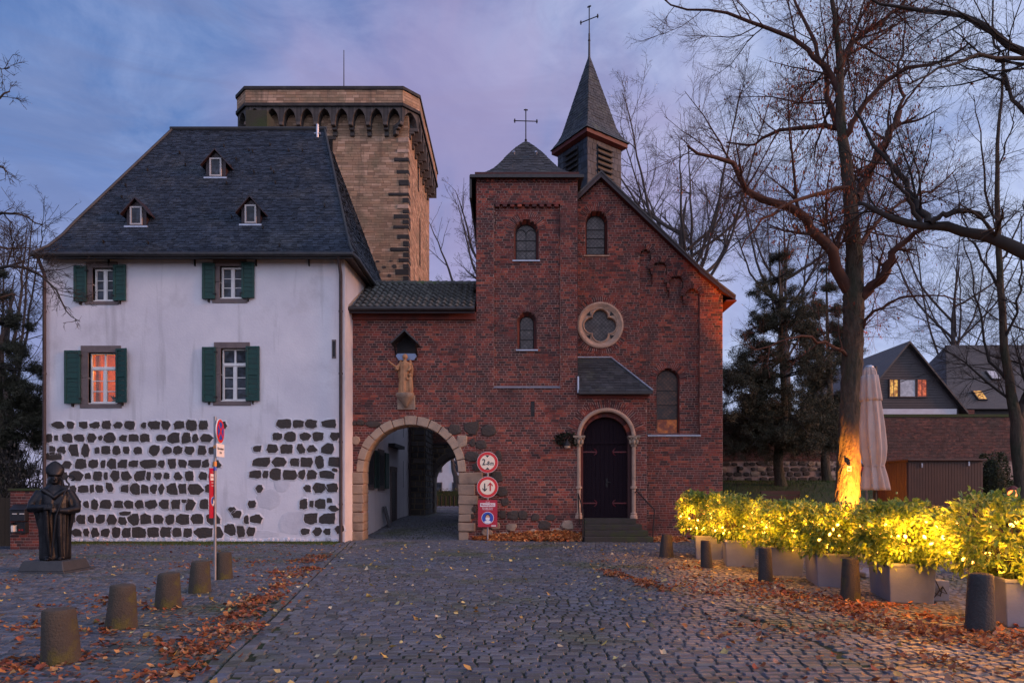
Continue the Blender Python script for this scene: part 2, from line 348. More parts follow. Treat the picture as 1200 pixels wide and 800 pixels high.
M['leaded_brown'] = glass_mat('leaded_brown', (0.13, 0.06, 0.035), dark=(0.05, 0.028, 0.022), lattice=7, rough=0.25)
M['leaded_lit'] = glass_mat('leaded_lit', (0.25, 0.08, 0.02), (1.0, 0.25, 0.04), 0.22, lattice=7, rough=0.25)

# ------------------------------------------------------------------ masonry and slating
def masonry(name, parent, o, u, n, v0, v1, mask, umin, umax, course, blen, mats, joint=0.015, seed=1, lvar=0.0, proud=0.006, thick=0.05, du=0.02, mortar_name='mortar_bed'):
    """courses of separate bricks over a mortar bed. mask(uarr, v) -> recess depth, nan where there is no wall"""
    o, u, n = Vector(o), Vector(u).normalized(), Vector(n).normalized()
    rg = np.random.default_rng(seed); us = np.arange(umin, umax + du * 0.5, du)
    B, Q = [], []
    nrow = int(math.ceil((v1 - v0) / course))
    for r in range(nrow):
        a, b = v0 + r * course, min(v0 + (r + 1) * course, v1)
        d = mask(us + du * 0.5, (a + b) / 2)
        # intervals of equal depth
        i = 0; N = len(us) - 1
        edges = []
        x = umin - (r % 2) * blen * 0.5 - rg.uniform(0, 0.02)
        hdr = lvar == 0 and r % 2 == 1                # cross bond: courses of stretchers and of headers
        if lvar == 0: x = umin - (blen*.25 if hdr else (blen*.5 if r % 4 == 2 else 0)) - rg.uniform(0, .015)
        while x < umax:
            edges.append(x); x += blen * (0.5 if (hdr and rg.random() < .85) else 1) * (1 + (rg.uniform(-lvar, lvar) if lvar else rg.uniform(-.04, .04)))
        edges.append(x)
        while i < N:
            if np.isnan(d[i]): i += 1; continue
            j = i
            while j < N and d[j] == d[i]: j += 1
            s, e, dep = us[i], us[i] + (j - i) * du, float(d[i])
            Q.append((s, e, a, b, dep))
            for k in range(len(edges) - 1):
                p, q = max(edges[k], s), min(edges[k+1], e)
                if q - p > 0.03: B.append((p + joint/2, q - joint/2, a + joint/2, b - joint/2, dep - rg.uniform(0.4, 1.0) * proud))
            i = j
    def quads(L, front_only):
        L = np.array(L); K = len(L)
        U, Nn = np.array(u), np.array(n); O = np.array(o)
        def pt(uu, vv, dd): return O + uu[:, None]*U + np.array((0,0,1.0))*vv[:, None] - dd[:, None]*Nn
        fr = [pt(L[:,i], L[:,j], L[:,4]) for i, j in ((0,2),(1,2),(1,3),(0,3))]
        if front_only:
            V = np.stack(fr, 1).reshape(-1, 3); return V, np.arange(4*K).reshape(K, 4)
        bk = [pt(L[:,i], L[:,j], L[:,4] + thick) for i, j in ((0,2),(1,2),(1,3),(0,3))]
        V = np.stack(fr + bk, 1).reshape(-1, 3)
        f = np.array([(0,1,2,3),(0,4,5,1),(1,5,6,2),(2,6,7,3),(3,7,4,0)])
        return V, (np.arange(K)[:, None, None]*8 + f[None]).reshape(-1, 4)
    off = np.array(wloc(parent)) if parent is not None else np.zeros(3)
    V, Fq = quads(B, False); ob = link(name, mesh_np(name, V - off, Fq, mats[0]), parent); tag(ob, kind='stuff')
    Q = [(s, e, a, b, dep + 0.006) for (s, e, a, b, dep) in Q]
    V, Fq = quads(Q, True); om = link(mortar_name, mesh_np(mortar_name, V - off, Fq, mats[1]), parent)
    return ob, om

def slates(mb, L, Rr, svals, w=0.22, lift=0.018, lap=0.35, jit=0.25, seed=3, m=0):
    """overlapping slates between two edge curves L(s), R(s), rows at svals"""
    rg = random.Random(seed)
    for i in range(len(svals) - 1):
        s0, s1 = svals[i], svals[i+1] + (svals[i+1] - svals[i]) * lap
        s1 = min(s1, svals[-1])
        a, b, c, d = Vector(L(s0)), Vector(Rr(s0)), Vector(L(s1)), Vector(Rr(s1))
        ln = (b - a).length
        if ln < 0.02: continue
        e = (b - a).normalized(); nr = e.cross((c + d) / 2 - (a + b) / 2)
        if nr.length < 1e-6: continue
        nr.normalize()
        cu, duu = (c - a).dot(e), (d - a).dot(e); up = (c - a) - e * cu
        x = -(w * 0.5 if i % 2 else 0) - rg.uniform(0, 0.3) * w
        while x < ln:
            q = x + w * (1 + rg.uniform(-jit, jit)); p0, p1 = max(x, 0), min(q, ln)
            if p1 - p0 > 0.01:
                t0, t1 = min(max(p0, cu), duu), min(max(p1, cu), duu)
                lf = lift * rg.uniform(0.6, 1.5); dn = up * (-rg.uniform(0, 0.10))
                g = min(0.006, (p1-p0) * 0.1)
                v = [a + e*(p0+g) + nr*lf + dn, a + e*(p1-g) + nr*lf + dn, a + e*(max(t1-g, t0)) + up + nr*0.002, a + e*(min(t0+g, t1)) + up + nr*0.002,
                     a + e*(p0+g) + dn, a + e*(p1-g) + dn]
                mb.add(v, [(0,1,2,3), (4,5,1,0), (4,0,3), (1,5,2)], m)
            x = q
def frange(a, b, step):
    n = max(1, int(round((b - a) / step))); return [a + (b - a) * i / n for i in range(n + 1)]
def arch_poly(cx, zc, r, n=14, a0=0.0, a1=math.pi): return [(cx + r*math.cos(a0 + (a1-a0)*i/n), zc + r*math.sin(a0 + (a1-a0)*i/n)) for i in range(n+1)]
def in_arch(uu, v, cx, hw, z0, zs):
    """array test: inside an opening of half width hw, from z0 up, round-headed above zs"""
    d = np.abs(uu - cx)
    if v < z0: return np.zeros_like(uu, bool)
    if v <= zs: return d < hw
    q = hw*hw - (v - zs)**2
    return d < math.sqrt(q) if q > 0 else np.zeros_like(uu, bool)
def ring_bricks(name, parent, cx, zc, r0, r1, y, n, mats, proud=0.012, depth=0.1, a0=0.0, a1=math.pi, gap=0.26, mortar=True):
    """radial bricks of an arch in the plane Y=y facing the viewer"""
    mb = MB()
    for i in range(n):
        s, e = a0 + (a1-a0)*(i+gap/2)/n, a0 + (a1-a0)*(i+1-gap/2)/n
        pr = proud * random.uniform(0.6, 1.3)
        mb.prism([(cx+r*math.cos(t), y-pr, zc+r*math.sin(t)) for r, t in ((r0,s),(r1,s),(r1,e),(r0,e))], (0, depth, 0))
    ob = mb.build(name, mats[0], parent, recalc=True); tag(ob, kind='stuff')
    if mortar:
        mm = MB(); K = 24
        for i in range(K):
            s, e = a0 + (a1-a0)*i/K, a0 + (a1-a0)*(i+1)/K
            mm.add([(cx+r*math.cos(t), y-0.004, zc+r*math.sin(t)) for r, t in ((r0,s),(r1,s),(r1,e),(r0,e))], [(0,1,2,3)])
        mm.build('arch_mortar', mats[1], parent)
    return ob
def rough_stone(c, w, h, proud, y, seed, deep=0.06, n=9, square=0.5):
    """irregular field stone set in a wall facing -Y: polygon with a chamfered, domed face"""
    rg = random.Random(seed); pts = []
    for k in range(n):
        a = 2*math.pi*(k + rg.uniform(-0.25, 0.25))/n
        ca, sa = math.cos(a), math.sin(a); q = max(abs(ca), abs(sa)); rr = (1-square) + square/q
        rr *= rg.uniform(0.84, 1.04)
        pts.append((ca*rr*w/2, sa*rr*h/2))
    vs = [(c[0]+p[0], y+deep, c[1]+p[1]) for p in pts] + [(c[0]+p[0], y-proud*0.2, c[1]+p[1]) for p in pts]
    vs += [(c[0]+p[0]*0.86, y-proud*rg.uniform(0.8, 1.2), c[1]+p[1]*0.86) for p in pts] + [(c[0]+rg.uniform(-.1,.1)*w, y-proud*1.25, c[1]+rg.uniform(-.1,.1)*h)]
    fs = []
    for k in range(n):
        j = (k+1) % n
        fs += [(k, j, n+j, n+k), (n+k, n+j, 2*n+j, 2*n+k), (2*n+k, 2*n+j, 3*n)]
    return vs, fs
# ================================================================== GROUND
M['soil'] = mat('soil', (0.045, 0.04, 0.03), (0.03, 0.035, 0.018), 1.5, 0.95, 0.6, 25, c3=(0.035, 0.055, 0.015), s3=0.6, t3=(0.5, 0.7))
M['joint'] = mat('joint', (0.020, 0.020, 0.014), (0.020, 0.030, 0.008), 2.0, 0.95, 0.8, 70, c3=(0.04, 0.06, 0.012), s3=0.5, t3=(0.5, 0.72))
M['cobble'] = mat('cobble', (0.06, 0.058, 0.066), (0.075, 0.07, 0.068), 6, 0.52, 0.3, 45, island=0.35, objrand=True, spec=0.45, c3=(0.050, 0.060, 0.026), s3=0.4, t3=(0.51, 0.66), rvar=0.18,
                  palette=[(0.089,0.096,0.123),(0.075,0.083,0.108),(0.103,0.106,0.123),(0.066,0.077,0.107),(0.098,0.098,0.103),(0.082,0.091,0.118)])
M['grass'] = mat('grass', (0.025, 0.06, 0.012), (0.045, 0.075, 0.016), 1.5, 0.8, 0.0, island=0.4)
M['moss_bright'] = mat('moss_bright', (0.07,0.10,0.02), (0.05,0.065,0.018), 1.2, 0.9, 0, island=.4)
M['turf'] = mat('turf', (0.022, 0.045, 0.012), (0.04, 0.04, 0.02), 0.8, 0.95, 0.8, 20)

def sheet(name, xs, ys, m, dz=0.0, hf=ground):
    V = [(x, y, hf(x, y) + dz) for y in ys for x in xs]; nx = len(xs)
    Fq = [(j*nx+i, j*nx+i+1, (j+1)*nx+i+1, (j+1)*nx+i) for j in range(len(ys)-1) for i in range(nx-1)]
    o = link(name, mesh_np(name, V, np.array(Fq), m, smooth=True)); tag(o, kind='structure'); return o
xs = [-900, -300, -120, -60] + list(np.arange(-40, 41, 1.0)) + [60, 120, 300, 900]
ys = [-300, -60, -20] + list(np.arange(-6, 71, 1.0)) + [90, 140, 300, 900, 1500]
sheet('ground', xs, ys, M['soil'], -0.06)
pav = sheet('cobblestone_pavement', np.arange(-18, 12.01, 1.0), np.arange(-3, 22.51, 0.75), M['joint'], -0.012)
lane = sheet('gateway_lane', np.arange(-5.9, 2.6, 0.7), np.arange(22.5, 62.1, 1.0), M['joint'], -0.010)
lawn = sheet('lawn', np.arange(6.0, 40.1, 1.0), np.arange(17.0, 41.1, 0.8), M['turf'], 0.02, lambda x, y: ground(x, y) - (0.10 if (x < 7 or y < 17.5) else 0))

# gutter lines that divide the square into three fields of setts
def gl(y): return -2.58 + (y - 5.45) * (-2.13 / 12.45)
def gr_(y): return 3.25 - (y - 7.0) * 0.17 if y > 7 else 3.25
def setts():
    A = []                                            # cx, cy, half length, half width, angle
    def field(x0, x1, y0, y1, pitch_x, pitch_y, ang, test, seed, wav=0.03):
        rg = np.random.default_rng(seed); ca, sa = math.cos(ang), math.sin(ang)
        cx, cy = (x0+x1)/2, (y0+y1)/2; ext = max(x1-x0, y1-y0) * 0.75
        v = -ext; r = 0
        while v < ext:
            h = pitch_y * rg.uniform(0.86, 1.14); u = -ext + rg.uniform(0, pitch_x)
            while u < ext:
                w = pitch_x * rg.uniform(0.70, 1.32)
                uu, vv = u + w/2, v + h/2 + wav * math.sin(u*0.9 + seed) + wav * 0.5 * math.sin(u * 2.3 + r * 0.2)
                x, y = cx + uu*ca - vv*sa, cy + uu*sa + vv*ca
                if x0 < x < x1 and y0 < y < y1 and test(x, y): A.append((x, y, w/2 - 0.006, h/2 - 0.0095, ang + wav * 0.9 * math.cos(u*0.9 + seed)))
                u += w
            v += h; r += 1
    field(-9, 6, 3.0, 22.4, 0.160, 0.120, 0.03, lambda x, y: gl(y) + 0.18 < x < gr_(y) - 0.02, 3)
    field(-17.5, 0, 3.0, 21.6, 0.135, 0.12, -0.17, lambda x, y: x < gl(y) - 0.18, 5, 0.05)
    field(0, 11.5, 3.0, 22.4, 0.145, 0.12, 0.22, lambda x, y: x > gr_(y) + 0.02, 9, 0.05)
    a = math.atan2(12.45, -2.13)
    for k in (-1, 1):                                 # two rows of longer stones along the gutter
        y = 3.0
        while y < 21.5:
            w = random.uniform(0.17, 0.24); A.append((gl(y + w/2) + k*0.085, y + w/2, w/2 - 0.008, 0.072, a)); y += w * 0.985
    field(-5.6, 0.2, 22.4, 46, 0.175, 0.14, 0.03, lambda x, y: x < (-1.3 if y < 31 else 0.1), 13)
    A = np.array(A); return A[(np.abs(A[:,0]) < .85*A[:,1]+2.5) & (A[:,1] > 3.6)]   # what a viewer near here can see
A = setts()
def sett_mesh(A, hz, seed):
    rg = np.random.default_rng(seed); K = len(A)
    c, s = np.cos(A[:,4]), np.sin(A[:,4])
    V = np.zeros((K, 8, 3)); H = rg.uniform(-0.003, 0.007, K) + hz + 0.012*np.sin(A[:,0]*1.3+A[:,1]*.4)*np.sin(A[:,1]*.9)
    tx, ty = rg.normal(0, 0.016, K), rg.normal(0, 0.016, K)
    for ring, (ins, z) in enumerate(((0.0, -0.016), (0.0145, 0.008))):
        for k, (i, j) in enumerate(((-1,-1),(1,-1),(1,1),(-1,1))):
            jx, jy = rg.uniform(-0.007, 0.007, K), rg.uniform(-0.007, 0.007, K)
            lx, ly = i*(A[:,2]-ins)+jx, j*(A[:,3]-ins)+jy
            q = ring*4+k
            V[:,q,0] = A[:,0] + lx*c - ly*s; V[:,q,1] = A[:,1] + lx*s + ly*c
            V[:,q,2] = H + z + (tx*lx + ty*ly if ring else 0)
    f = [(4,5,6,7)]
    for r in (0,):
        for k in range(4): f.append((r+k, r+(k+1)%4, r+4+(k+1)%4, r+4+k))
    return V.reshape(-1, 3), (np.arange(K)[:,None,None]*8 + np.array(f)[None]).reshape(-1, 4)
hz = np.array([ground(x, y) for x, y in A[:, :2]])
near_ok = (A[:,1] > 5.3) & (np.abs(A[:,0]) < A[:,1]*600/F)
order = np.argsort(np.where(near_ok, A[:,1]**2 + 0.2*A[:,0]**2, 1e9)); near = order[:300]; rest = np.setdiff1d(np.arange(len(A)), near)
lane_i = rest[A[rest,1] >= 22.4]; sq_i = rest[A[rest,1] < 22.4]
for nm, ii, par in (('setts', sq_i, pav), ('setts', lane_i, lane)):
    V, Fq = sett_mesh(A[ii], hz[ii], 21); o = link(nm, mesh_np(nm, V, Fq, M['cobble']), par); tag(o, kind='stuff')
variants = []
for k in range(8):
    V, Fq = sett_mesh(np.array([[0, 0, 0.5, 0.5, 0]]) * np.array([[1, 1, 0.155, 0.115, 1]]), np.zeros(1), 40 + k); variants.append(mesh_np('cobblestone', V, Fq, M['cobble']))
for q, i in enumerate(near):
    o = link('cobblestone', variants[q % 8], pav, (A[i,0], A[i,1], 0), A[i,4]); o.scale = (A[i,2]/0.0775, A[i,3]/0.0575, 1)

# short grass on the bank behind the planters
def blades(name, pts, h, w, m, seed, parent=None, label=None):
    rg = np.random.default_rng(seed); K = len(pts); a = rg.uniform(0, 2*np.pi, K); hh = h*rg.uniform(0.5, 1.3, K)
    d = np.stack([np.cos(a), np.sin(a), np.zeros(K)], 1); ln = rg.normal(0, 0.35, (K, 2))
    V = np.zeros((K, 3, 3)); V[:,0] = pts - d*w; V[:,1] = pts + d*w; V[:,2] = pts; V[:,2,2] += hh; V[:,2,0] += ln[:,0]*hh; V[:,2,1] += ln[:,1]*hh
    o = link(name, mesh_np(name, V.reshape(-1,3), np.arange(3*K).reshape(-1,3), m), parent); tag(o, label, 'grass', kind='stuff'); return o
gx, gy = rng.uniform(7, 26, 26000), rng.uniform(20.5, 35.5, 26000)
gz = np.array([ground(x, y) + 0.02 for x, y in zip(gx, gy)])
blades('grass', np.stack([gx, gy, gz], 1), 0.10, 0.012, M['grass'], 5, None, 'short green grass on the bank in front of the old town wall')
mx = rng.uniform(-14.9, -5.5, 16000); my = 20.98 - np.abs(rng.normal(0, 0.5, 16000))
blades('moss_grass', np.stack([mx, my, np.zeros(16000)], 1), 0.045, 0.012, M['moss_bright'], 6, None, 'mossy grass fringe along the foot of the white house')
# ================================================================== WHITE HOUSE
HYF = 21.0                                            # plane of its front
hx0, hx1 = X(50, HYF), X(404, HYF)                    # -15.2 .. -5.4
house = thing('white_house', ((hx0+hx1)/2, HYF+4, 0), 'white plastered house with steep slate roof and dark stones in its lower wall', 'house')
EZ, RZ, RY = 9.16, 15.6, 25.05                        # eaves and ridge
bY = 29.2                                             # back wall
wins = [  # surround rect, window rect, left shutter, right shutter (photo px), transom, lit
    ((101,307,138,357),(109,314,134,353),(88,312,103,354),(134,311,149,353),0,0),
    ((250,304,289,355),(258,312,285,350),(238,309,253,351),(284,308,299,350),0,0),
    ((95,405,142,478),(104,413,138,473),(77,411,96,473),(137,409,152,472),1,1),
    ((251,401,293,475),(259,408,289,470),(238,407,254,471),(289,406,305,470),1,0)]
def rect(r): return X(r[0],HYF), X(r[2],HYF), Z(r[3],HYF), Z(r[1],HYF)
# front wall as a grid with window holes, other walls plain
xs_ = sorted({hx0, hx1, *[v for w in wins for v in rect(w[1])[:2]]}); zs_ = sorted({-0.1, EZ+0.15, *[v for w in wins for v in rect(w[1])[2:]]})
w_ = MB()
for i in range(len(xs_)-1):
    for j in range(len(zs_)-1):
        cx, cz = (xs_[i]+xs_[i+1])/2, (zs_[j]+zs_[j+1])/2
        if any(a < cx < b and c < cz < d for a, b, c, d in (rect(w[1]) for w in wins)): continue
        w_.add([(xs_[i],HYF,zs_[j]),(xs_[i+1],HYF,zs_[j]),(xs_[i+1],HYF,zs_[j+1]),(xs_[i],HYF,zs_[j+1])], [(0,1,2,3)])
for w in wins:                                        # reveals
    a, b, c, d = rect(w[1])
    w_.add([(a,HYF,c),(b,HYF,c),(b,HYF,d),(a,HYF,d),(a,HYF+.25,c),(b,HYF+.25,c),(b,HYF+.25,d),(a,HYF+.25,d)], [(0,4,5,1),(1,5,6,2),(2,6,7,3),(3,7,4,0)])
    if not w[5]: w_.add([(a-.05,HYF+.3,c-.05),(b+.05,HYF+.3,c-.05),(b+.05,HYF+.3,d+.05),(a-.05,HYF+.3,d+.05)], [(0,1,2,3)])
# the side wall towards the lane runs slightly outwards
sx1 = -5.05
w_.add([(hx1,HYF,-.1),(sx1,bY,-.1),(sx1,bY,EZ+.15),(hx1,HYF,EZ+.15)], [(0,1,2,3)])
w_.add([(hx0,HYF,-.1),(hx0,bY,-.1),(hx0,bY,EZ+.15),(hx0,HYF,EZ+.15)], [(0,3,2,1)])
w_.add([(hx0,bY,-.1),(sx1,bY,-.1),(sx1,bY,EZ+.15),(hx0,bY,EZ+.15)], [(0,1,2,3)])
wall = w_.build('wall', M['plaster'], house)
# field stones showing through the plaster
rows4 = {152:'272,56,30 331,34,34 391,38,32 446,48,30 498,40,34 554,40,28 609,48,36 673,24,26 722,52,36 778,42,38 840,46,34 897,48,44 952,40,40 1048,30,28',
 212:'231,32,40 264,20,24 315,44,36 371,46,32 430,42,38 472,22,22 513,54,44 577,36,30 628,44,34 678,40,34 755,40,26 813,54,44 873,40,44 916,32,36 971,56,36',
 270:'246,28,38 290,40,36 345,46,46 401,36,54 455,22,28 497,38,34 546,34,38 593,32,30 646,36,32 725,46,46 785,40,34 833,42,36 889,48,38 947,38,40 994,30,34',
 297:'252,72,36', 338:'315,44,32',
 333:'379,50,46 439,44,40 484,24,36 523,42,42 574,42,36 627,48,32 695,74,36 758,32,32 806,36,38 856,40,34 913,58,36 964,34,36 1015,38,34',
 390:'243,40,36 300,36,34 360,66,44 412,28,28 457,40,38 496,20,34 540,44,46 593,48,42 655,48,42 697,26,36 742,36,34 781,26,28 835,38,34 887,40,44 951,40,36 995,30,40',
 450:'245,36,34 298,40,36 343,34,30 391,48,34 432,20,36 466,34,34 585,36,32 632,46,46 678,34,38 720,30,38 757,30,44 807,50,48 856,36,40 920,68,46 980,34,38', 443:'515,34,40',
 523:'255,42,38 310,38,36 365,34,36 404,28,30 444,32,44 494,50,40 557,40,34 604,42,36 654,40,38 711,58,36 768,42,40 824,38,42 892,44,46 958,38,42', 508:'865,26,18',
 592:'250,40,36 298,34,38 340,30,34 379,40,40 428,32,34 471,38,38 526,44,46 628,56,50 684,48,46 743,44,38 799,42,44 857,60,46 924,54,44 1000,60,46', 600:'573,42,34', 566:'587,48,18',
 655:'255,46,36 310,36,36 360,44,34 404,30,34 446,40,40 495,42,40 544,38,46 593,40,44 651,66,44 719,52,42 778,50,46 828,44,38 881,36,40 952,78,46 1028,40,50', 640:'1080,50,50', 650:'1130,36,44',
 568:'1108,52,32', 547:'1090,38,24', 594:'1155,22,36', 708:'375,40,16 410,40,20 470,30,14 520,34,14 580,40,16 640,30,14 700,30,14 750,30,14'}
rows6 = {146:'531,60,36 599,46,32 658,50,36 741,56,36 806,30,36', 205:'499,42,34 561,52,42 632,48,34 690,46,42 770,42,36', 262:'406,34,26 475,50,38 542,54,38 610,40,42 662,44,34 736,54,44',
 325:'427,76,36 509,64,40 583,42,36 636,52,40 697,38,50 770,52,42', 383:'397,52,34 444,32,34 490,52,50 561,64,44 615,32,40 662,40,38 734,70,36', 362:'768,28,18', 450:'416,34,36 641,32,32',
 445:'695,62,42 758,52,38', 521:'380,38,34 622,34,44 661,18,28 701,44,42', 504:'744,24,22', 542:'765,46,26', 590:'401,52,38 657,54,46 733,62,44', 650:'377,40,38 631,40,28 688,42,36 733,34,28', 640:'790,40,34'}
k_ = HYF / F; sd = 0; lips = MB()
for rows, ox in ((rows4, 0), (rows6, 200)):
    for yy, txt in rows.items():
        for t in txt.split():
            a, w, h = map(float, t.split(',')); sd += 1
            if ox == 0 and a/4 - w/8 < 50: continue
            c = (X(ox + a/4, HYF), Z(460 + yy/4, HYF))
            if c[0] + w/8*k_ > hx1 - 0.02: continue
            q_ = random.Random(sd); vs, fs = rough_stone(c, w/4*k_*1.25, h/4*k_*1.25, 0.016, HYF, sd, n=q_.choice((6,7,8,9)), square=q_.uniform(0.45, 1.0))
            s = MB().add(vs, fs).build('stone', M['basalt'], wall)
            m_ = (len(vs)-1)//3; ring_ = [(v[0]-c[0], v[2]-c[1]) for v in vs[:m_]]; rv_ = []; rf_2 = []   # plaster lapping unevenly over the stone's edge
            for t_ in range(3*m_):
                e_ = t_/3; i_ = int(e_); f_ = e_-i_; p_, r_ = ring_[i_ % m_], ring_[(i_+1) % m_]; x_, z_ = p_[0]+(r_[0]-p_[0])*f_, p_[1]+(r_[1]-p_[1])*f_; d_ = math.hypot(x_, z_)+1e-6; g_ = q_.uniform(-.022,.006); o_ = q_.uniform(.03,.075)
                rv_ += [(c[0]+x_*(1+g_/d_), HYF+.004, c[1]+z_*(1+g_/d_)), (c[0]+x_*(1+(g_+.008)/d_), HYF-.020, c[1]+z_*(1+(g_+.008)/d_)), (c[0]+x_*(1+o_/d_), HYF+.001, c[1]+z_*(1+o_/d_))]
            for t_ in range(3*m_):
                u_ = (t_+1) % (3*m_); rf_2 += [(3*t_,3*u_,3*u_+1,3*t_+1),(3*t_+1,3*u_+1,3*u_+2,3*t_+2)]
            lips.add(rv_, rf_2)
tag(lips.build('plaster_rims', M['plaster_rim'], wall), kind='stuff')
# flat plaster scars and the bare footing
pl = MB()
for (px, py, w, h) in ((315,585,30,26),(330,565,22,24),(300,640-15,60,10),(345,612,40,30)):
    vs, fs = rough_stone((X(px,HYF), Z(py,HYF)), w*k_, h*k_, 0.006, HYF, px, n=13, square=0.3); pl.add(vs, fs)
pl.build('plaster_patch', M['plaster_old'], wall)
ft = MB()
for i in range(60):
    px = 56 + i*5.75 + random.uniform(-1, 1)
    vs, fs = rough_stone((X(px,HYF), random.uniform(0.0, 0.10)), random.uniform(0.12,0.26), random.uniform(0.12,0.24), 0.05, HYF, 900+i, n=7); ft.add(vs, fs)
tag(ft.build('footing', M['plaster_old'], wall), kind='stuff')

M['room_wall'] = mat('room_wall', (0.60,0.28,0.07), (0.45,0.19,0.045), 3, .9); M['drape'] = mat('drape', (0.55,0.24,0.06), (0.42,0.17,0.04), 5, .9)
def lit_room(a, b, c, d):
    """the lamplit room behind the glowing window: walls, two drapes, a picture, a plant pot and its hanging lamp"""
    y0, y1 = HYF+.26, HYF+2.1; x0, x1, z0, z1 = a-.7, b+.7, c-.7, d+.35
    r = MB(); r.add([(x0,y0,z0),(x1,y0,z0),(x1,y1,z0),(x0,y1,z0),(x0,y0,z1),(x1,y0,z1),(x1,y1,z1),(x0,y1,z1)], [(0,1,2,3),(4,7,6,5),(1,5,6,2),(2,6,7,3),(3,7,4,0)])
    room = r.build('room', M['room_wall'], house)
    for s in (0, 1):
        m = MB(); xs = [(a+.01+i*.014) if s == 0 else (b-.01-i*.014) for i in range(12)]
        for i in range(11): m.add([(xs[i],y0+.07+.02*math.sin(i*1.9),c+.02),(xs[i+1],y0+.07+.02*math.sin(i*1.9+1.9),c+.02),(xs[i+1],y0+.07+.02*math.sin(i*1.9+1.9),d),(xs[i],y0+.07+.02*math.sin(i*1.9),d)], [(0,1,2,3)])
        m.build('drape', M['drape'], room)
    MB().box((a+b)/2-.35, (a+b)/2+.1, y1-.04, y1-.005, c+.75, c+1.2).build('picture', M['wood_dark'], room)
    MB().box(a+.2, b+.2, y1-.5, y1-.02, z0, c+.25).build('cupboard', M['shed_wood'], room)
    m = MB(); q = Vector(((a+b)/2+.12, y0+.12, c+.03)); m.loft([(q.x,q.y,q.z,.05,.05),(q.x,q.y,q.z+.12,.07,.07)], 10)
    for i in range(9): m.tube([q+Vector((0,0,.1)), q+Vector((.08*math.cos(i*2.4),.05*math.sin(i*2.4),.25)), q+Vector((.16*math.cos(i*2.4),.06*math.sin(i*2.4),.26+.02*(i%3)))], [.006,.016,.004], 5)
    m.build('pot_plant', M['moss'], room)
    m = MB(); lp = Vector(((a+b)/2+.05, HYF+1.1, d-.10)); m.loft([(lp.x,lp.y,lp.z-.09,.16,.16),(lp.x,lp.y,lp.z+.07,.07,.07)], 14); m.tube([lp+Vector((0,0,.07)), (lp.x,lp.y,z1)], .008, 6); m.build('lamp', M['white_paint'], room)
    ld = bpy.data.lights.new('room_lamp','POINT'); ld.energy = 95; ld.color = (1.0,.34,.05); ld.shadow_soft_size = .08; lo = bpy.data.objects.new('room_lamp', ld); COL.objects.link(lo); lo.parent = house; lo.location = lp+Vector((0,0,-.16))-wloc(house)
M['shed_wood'] = mat('shed_wood', (0.16,0.07,0.03), (0.10,0.045,0.02), 4, .6)
def slab(mb, r, y0, y1, m=0): mb.box(r[0], r[1], y0, y1, r[2], r[3], m)
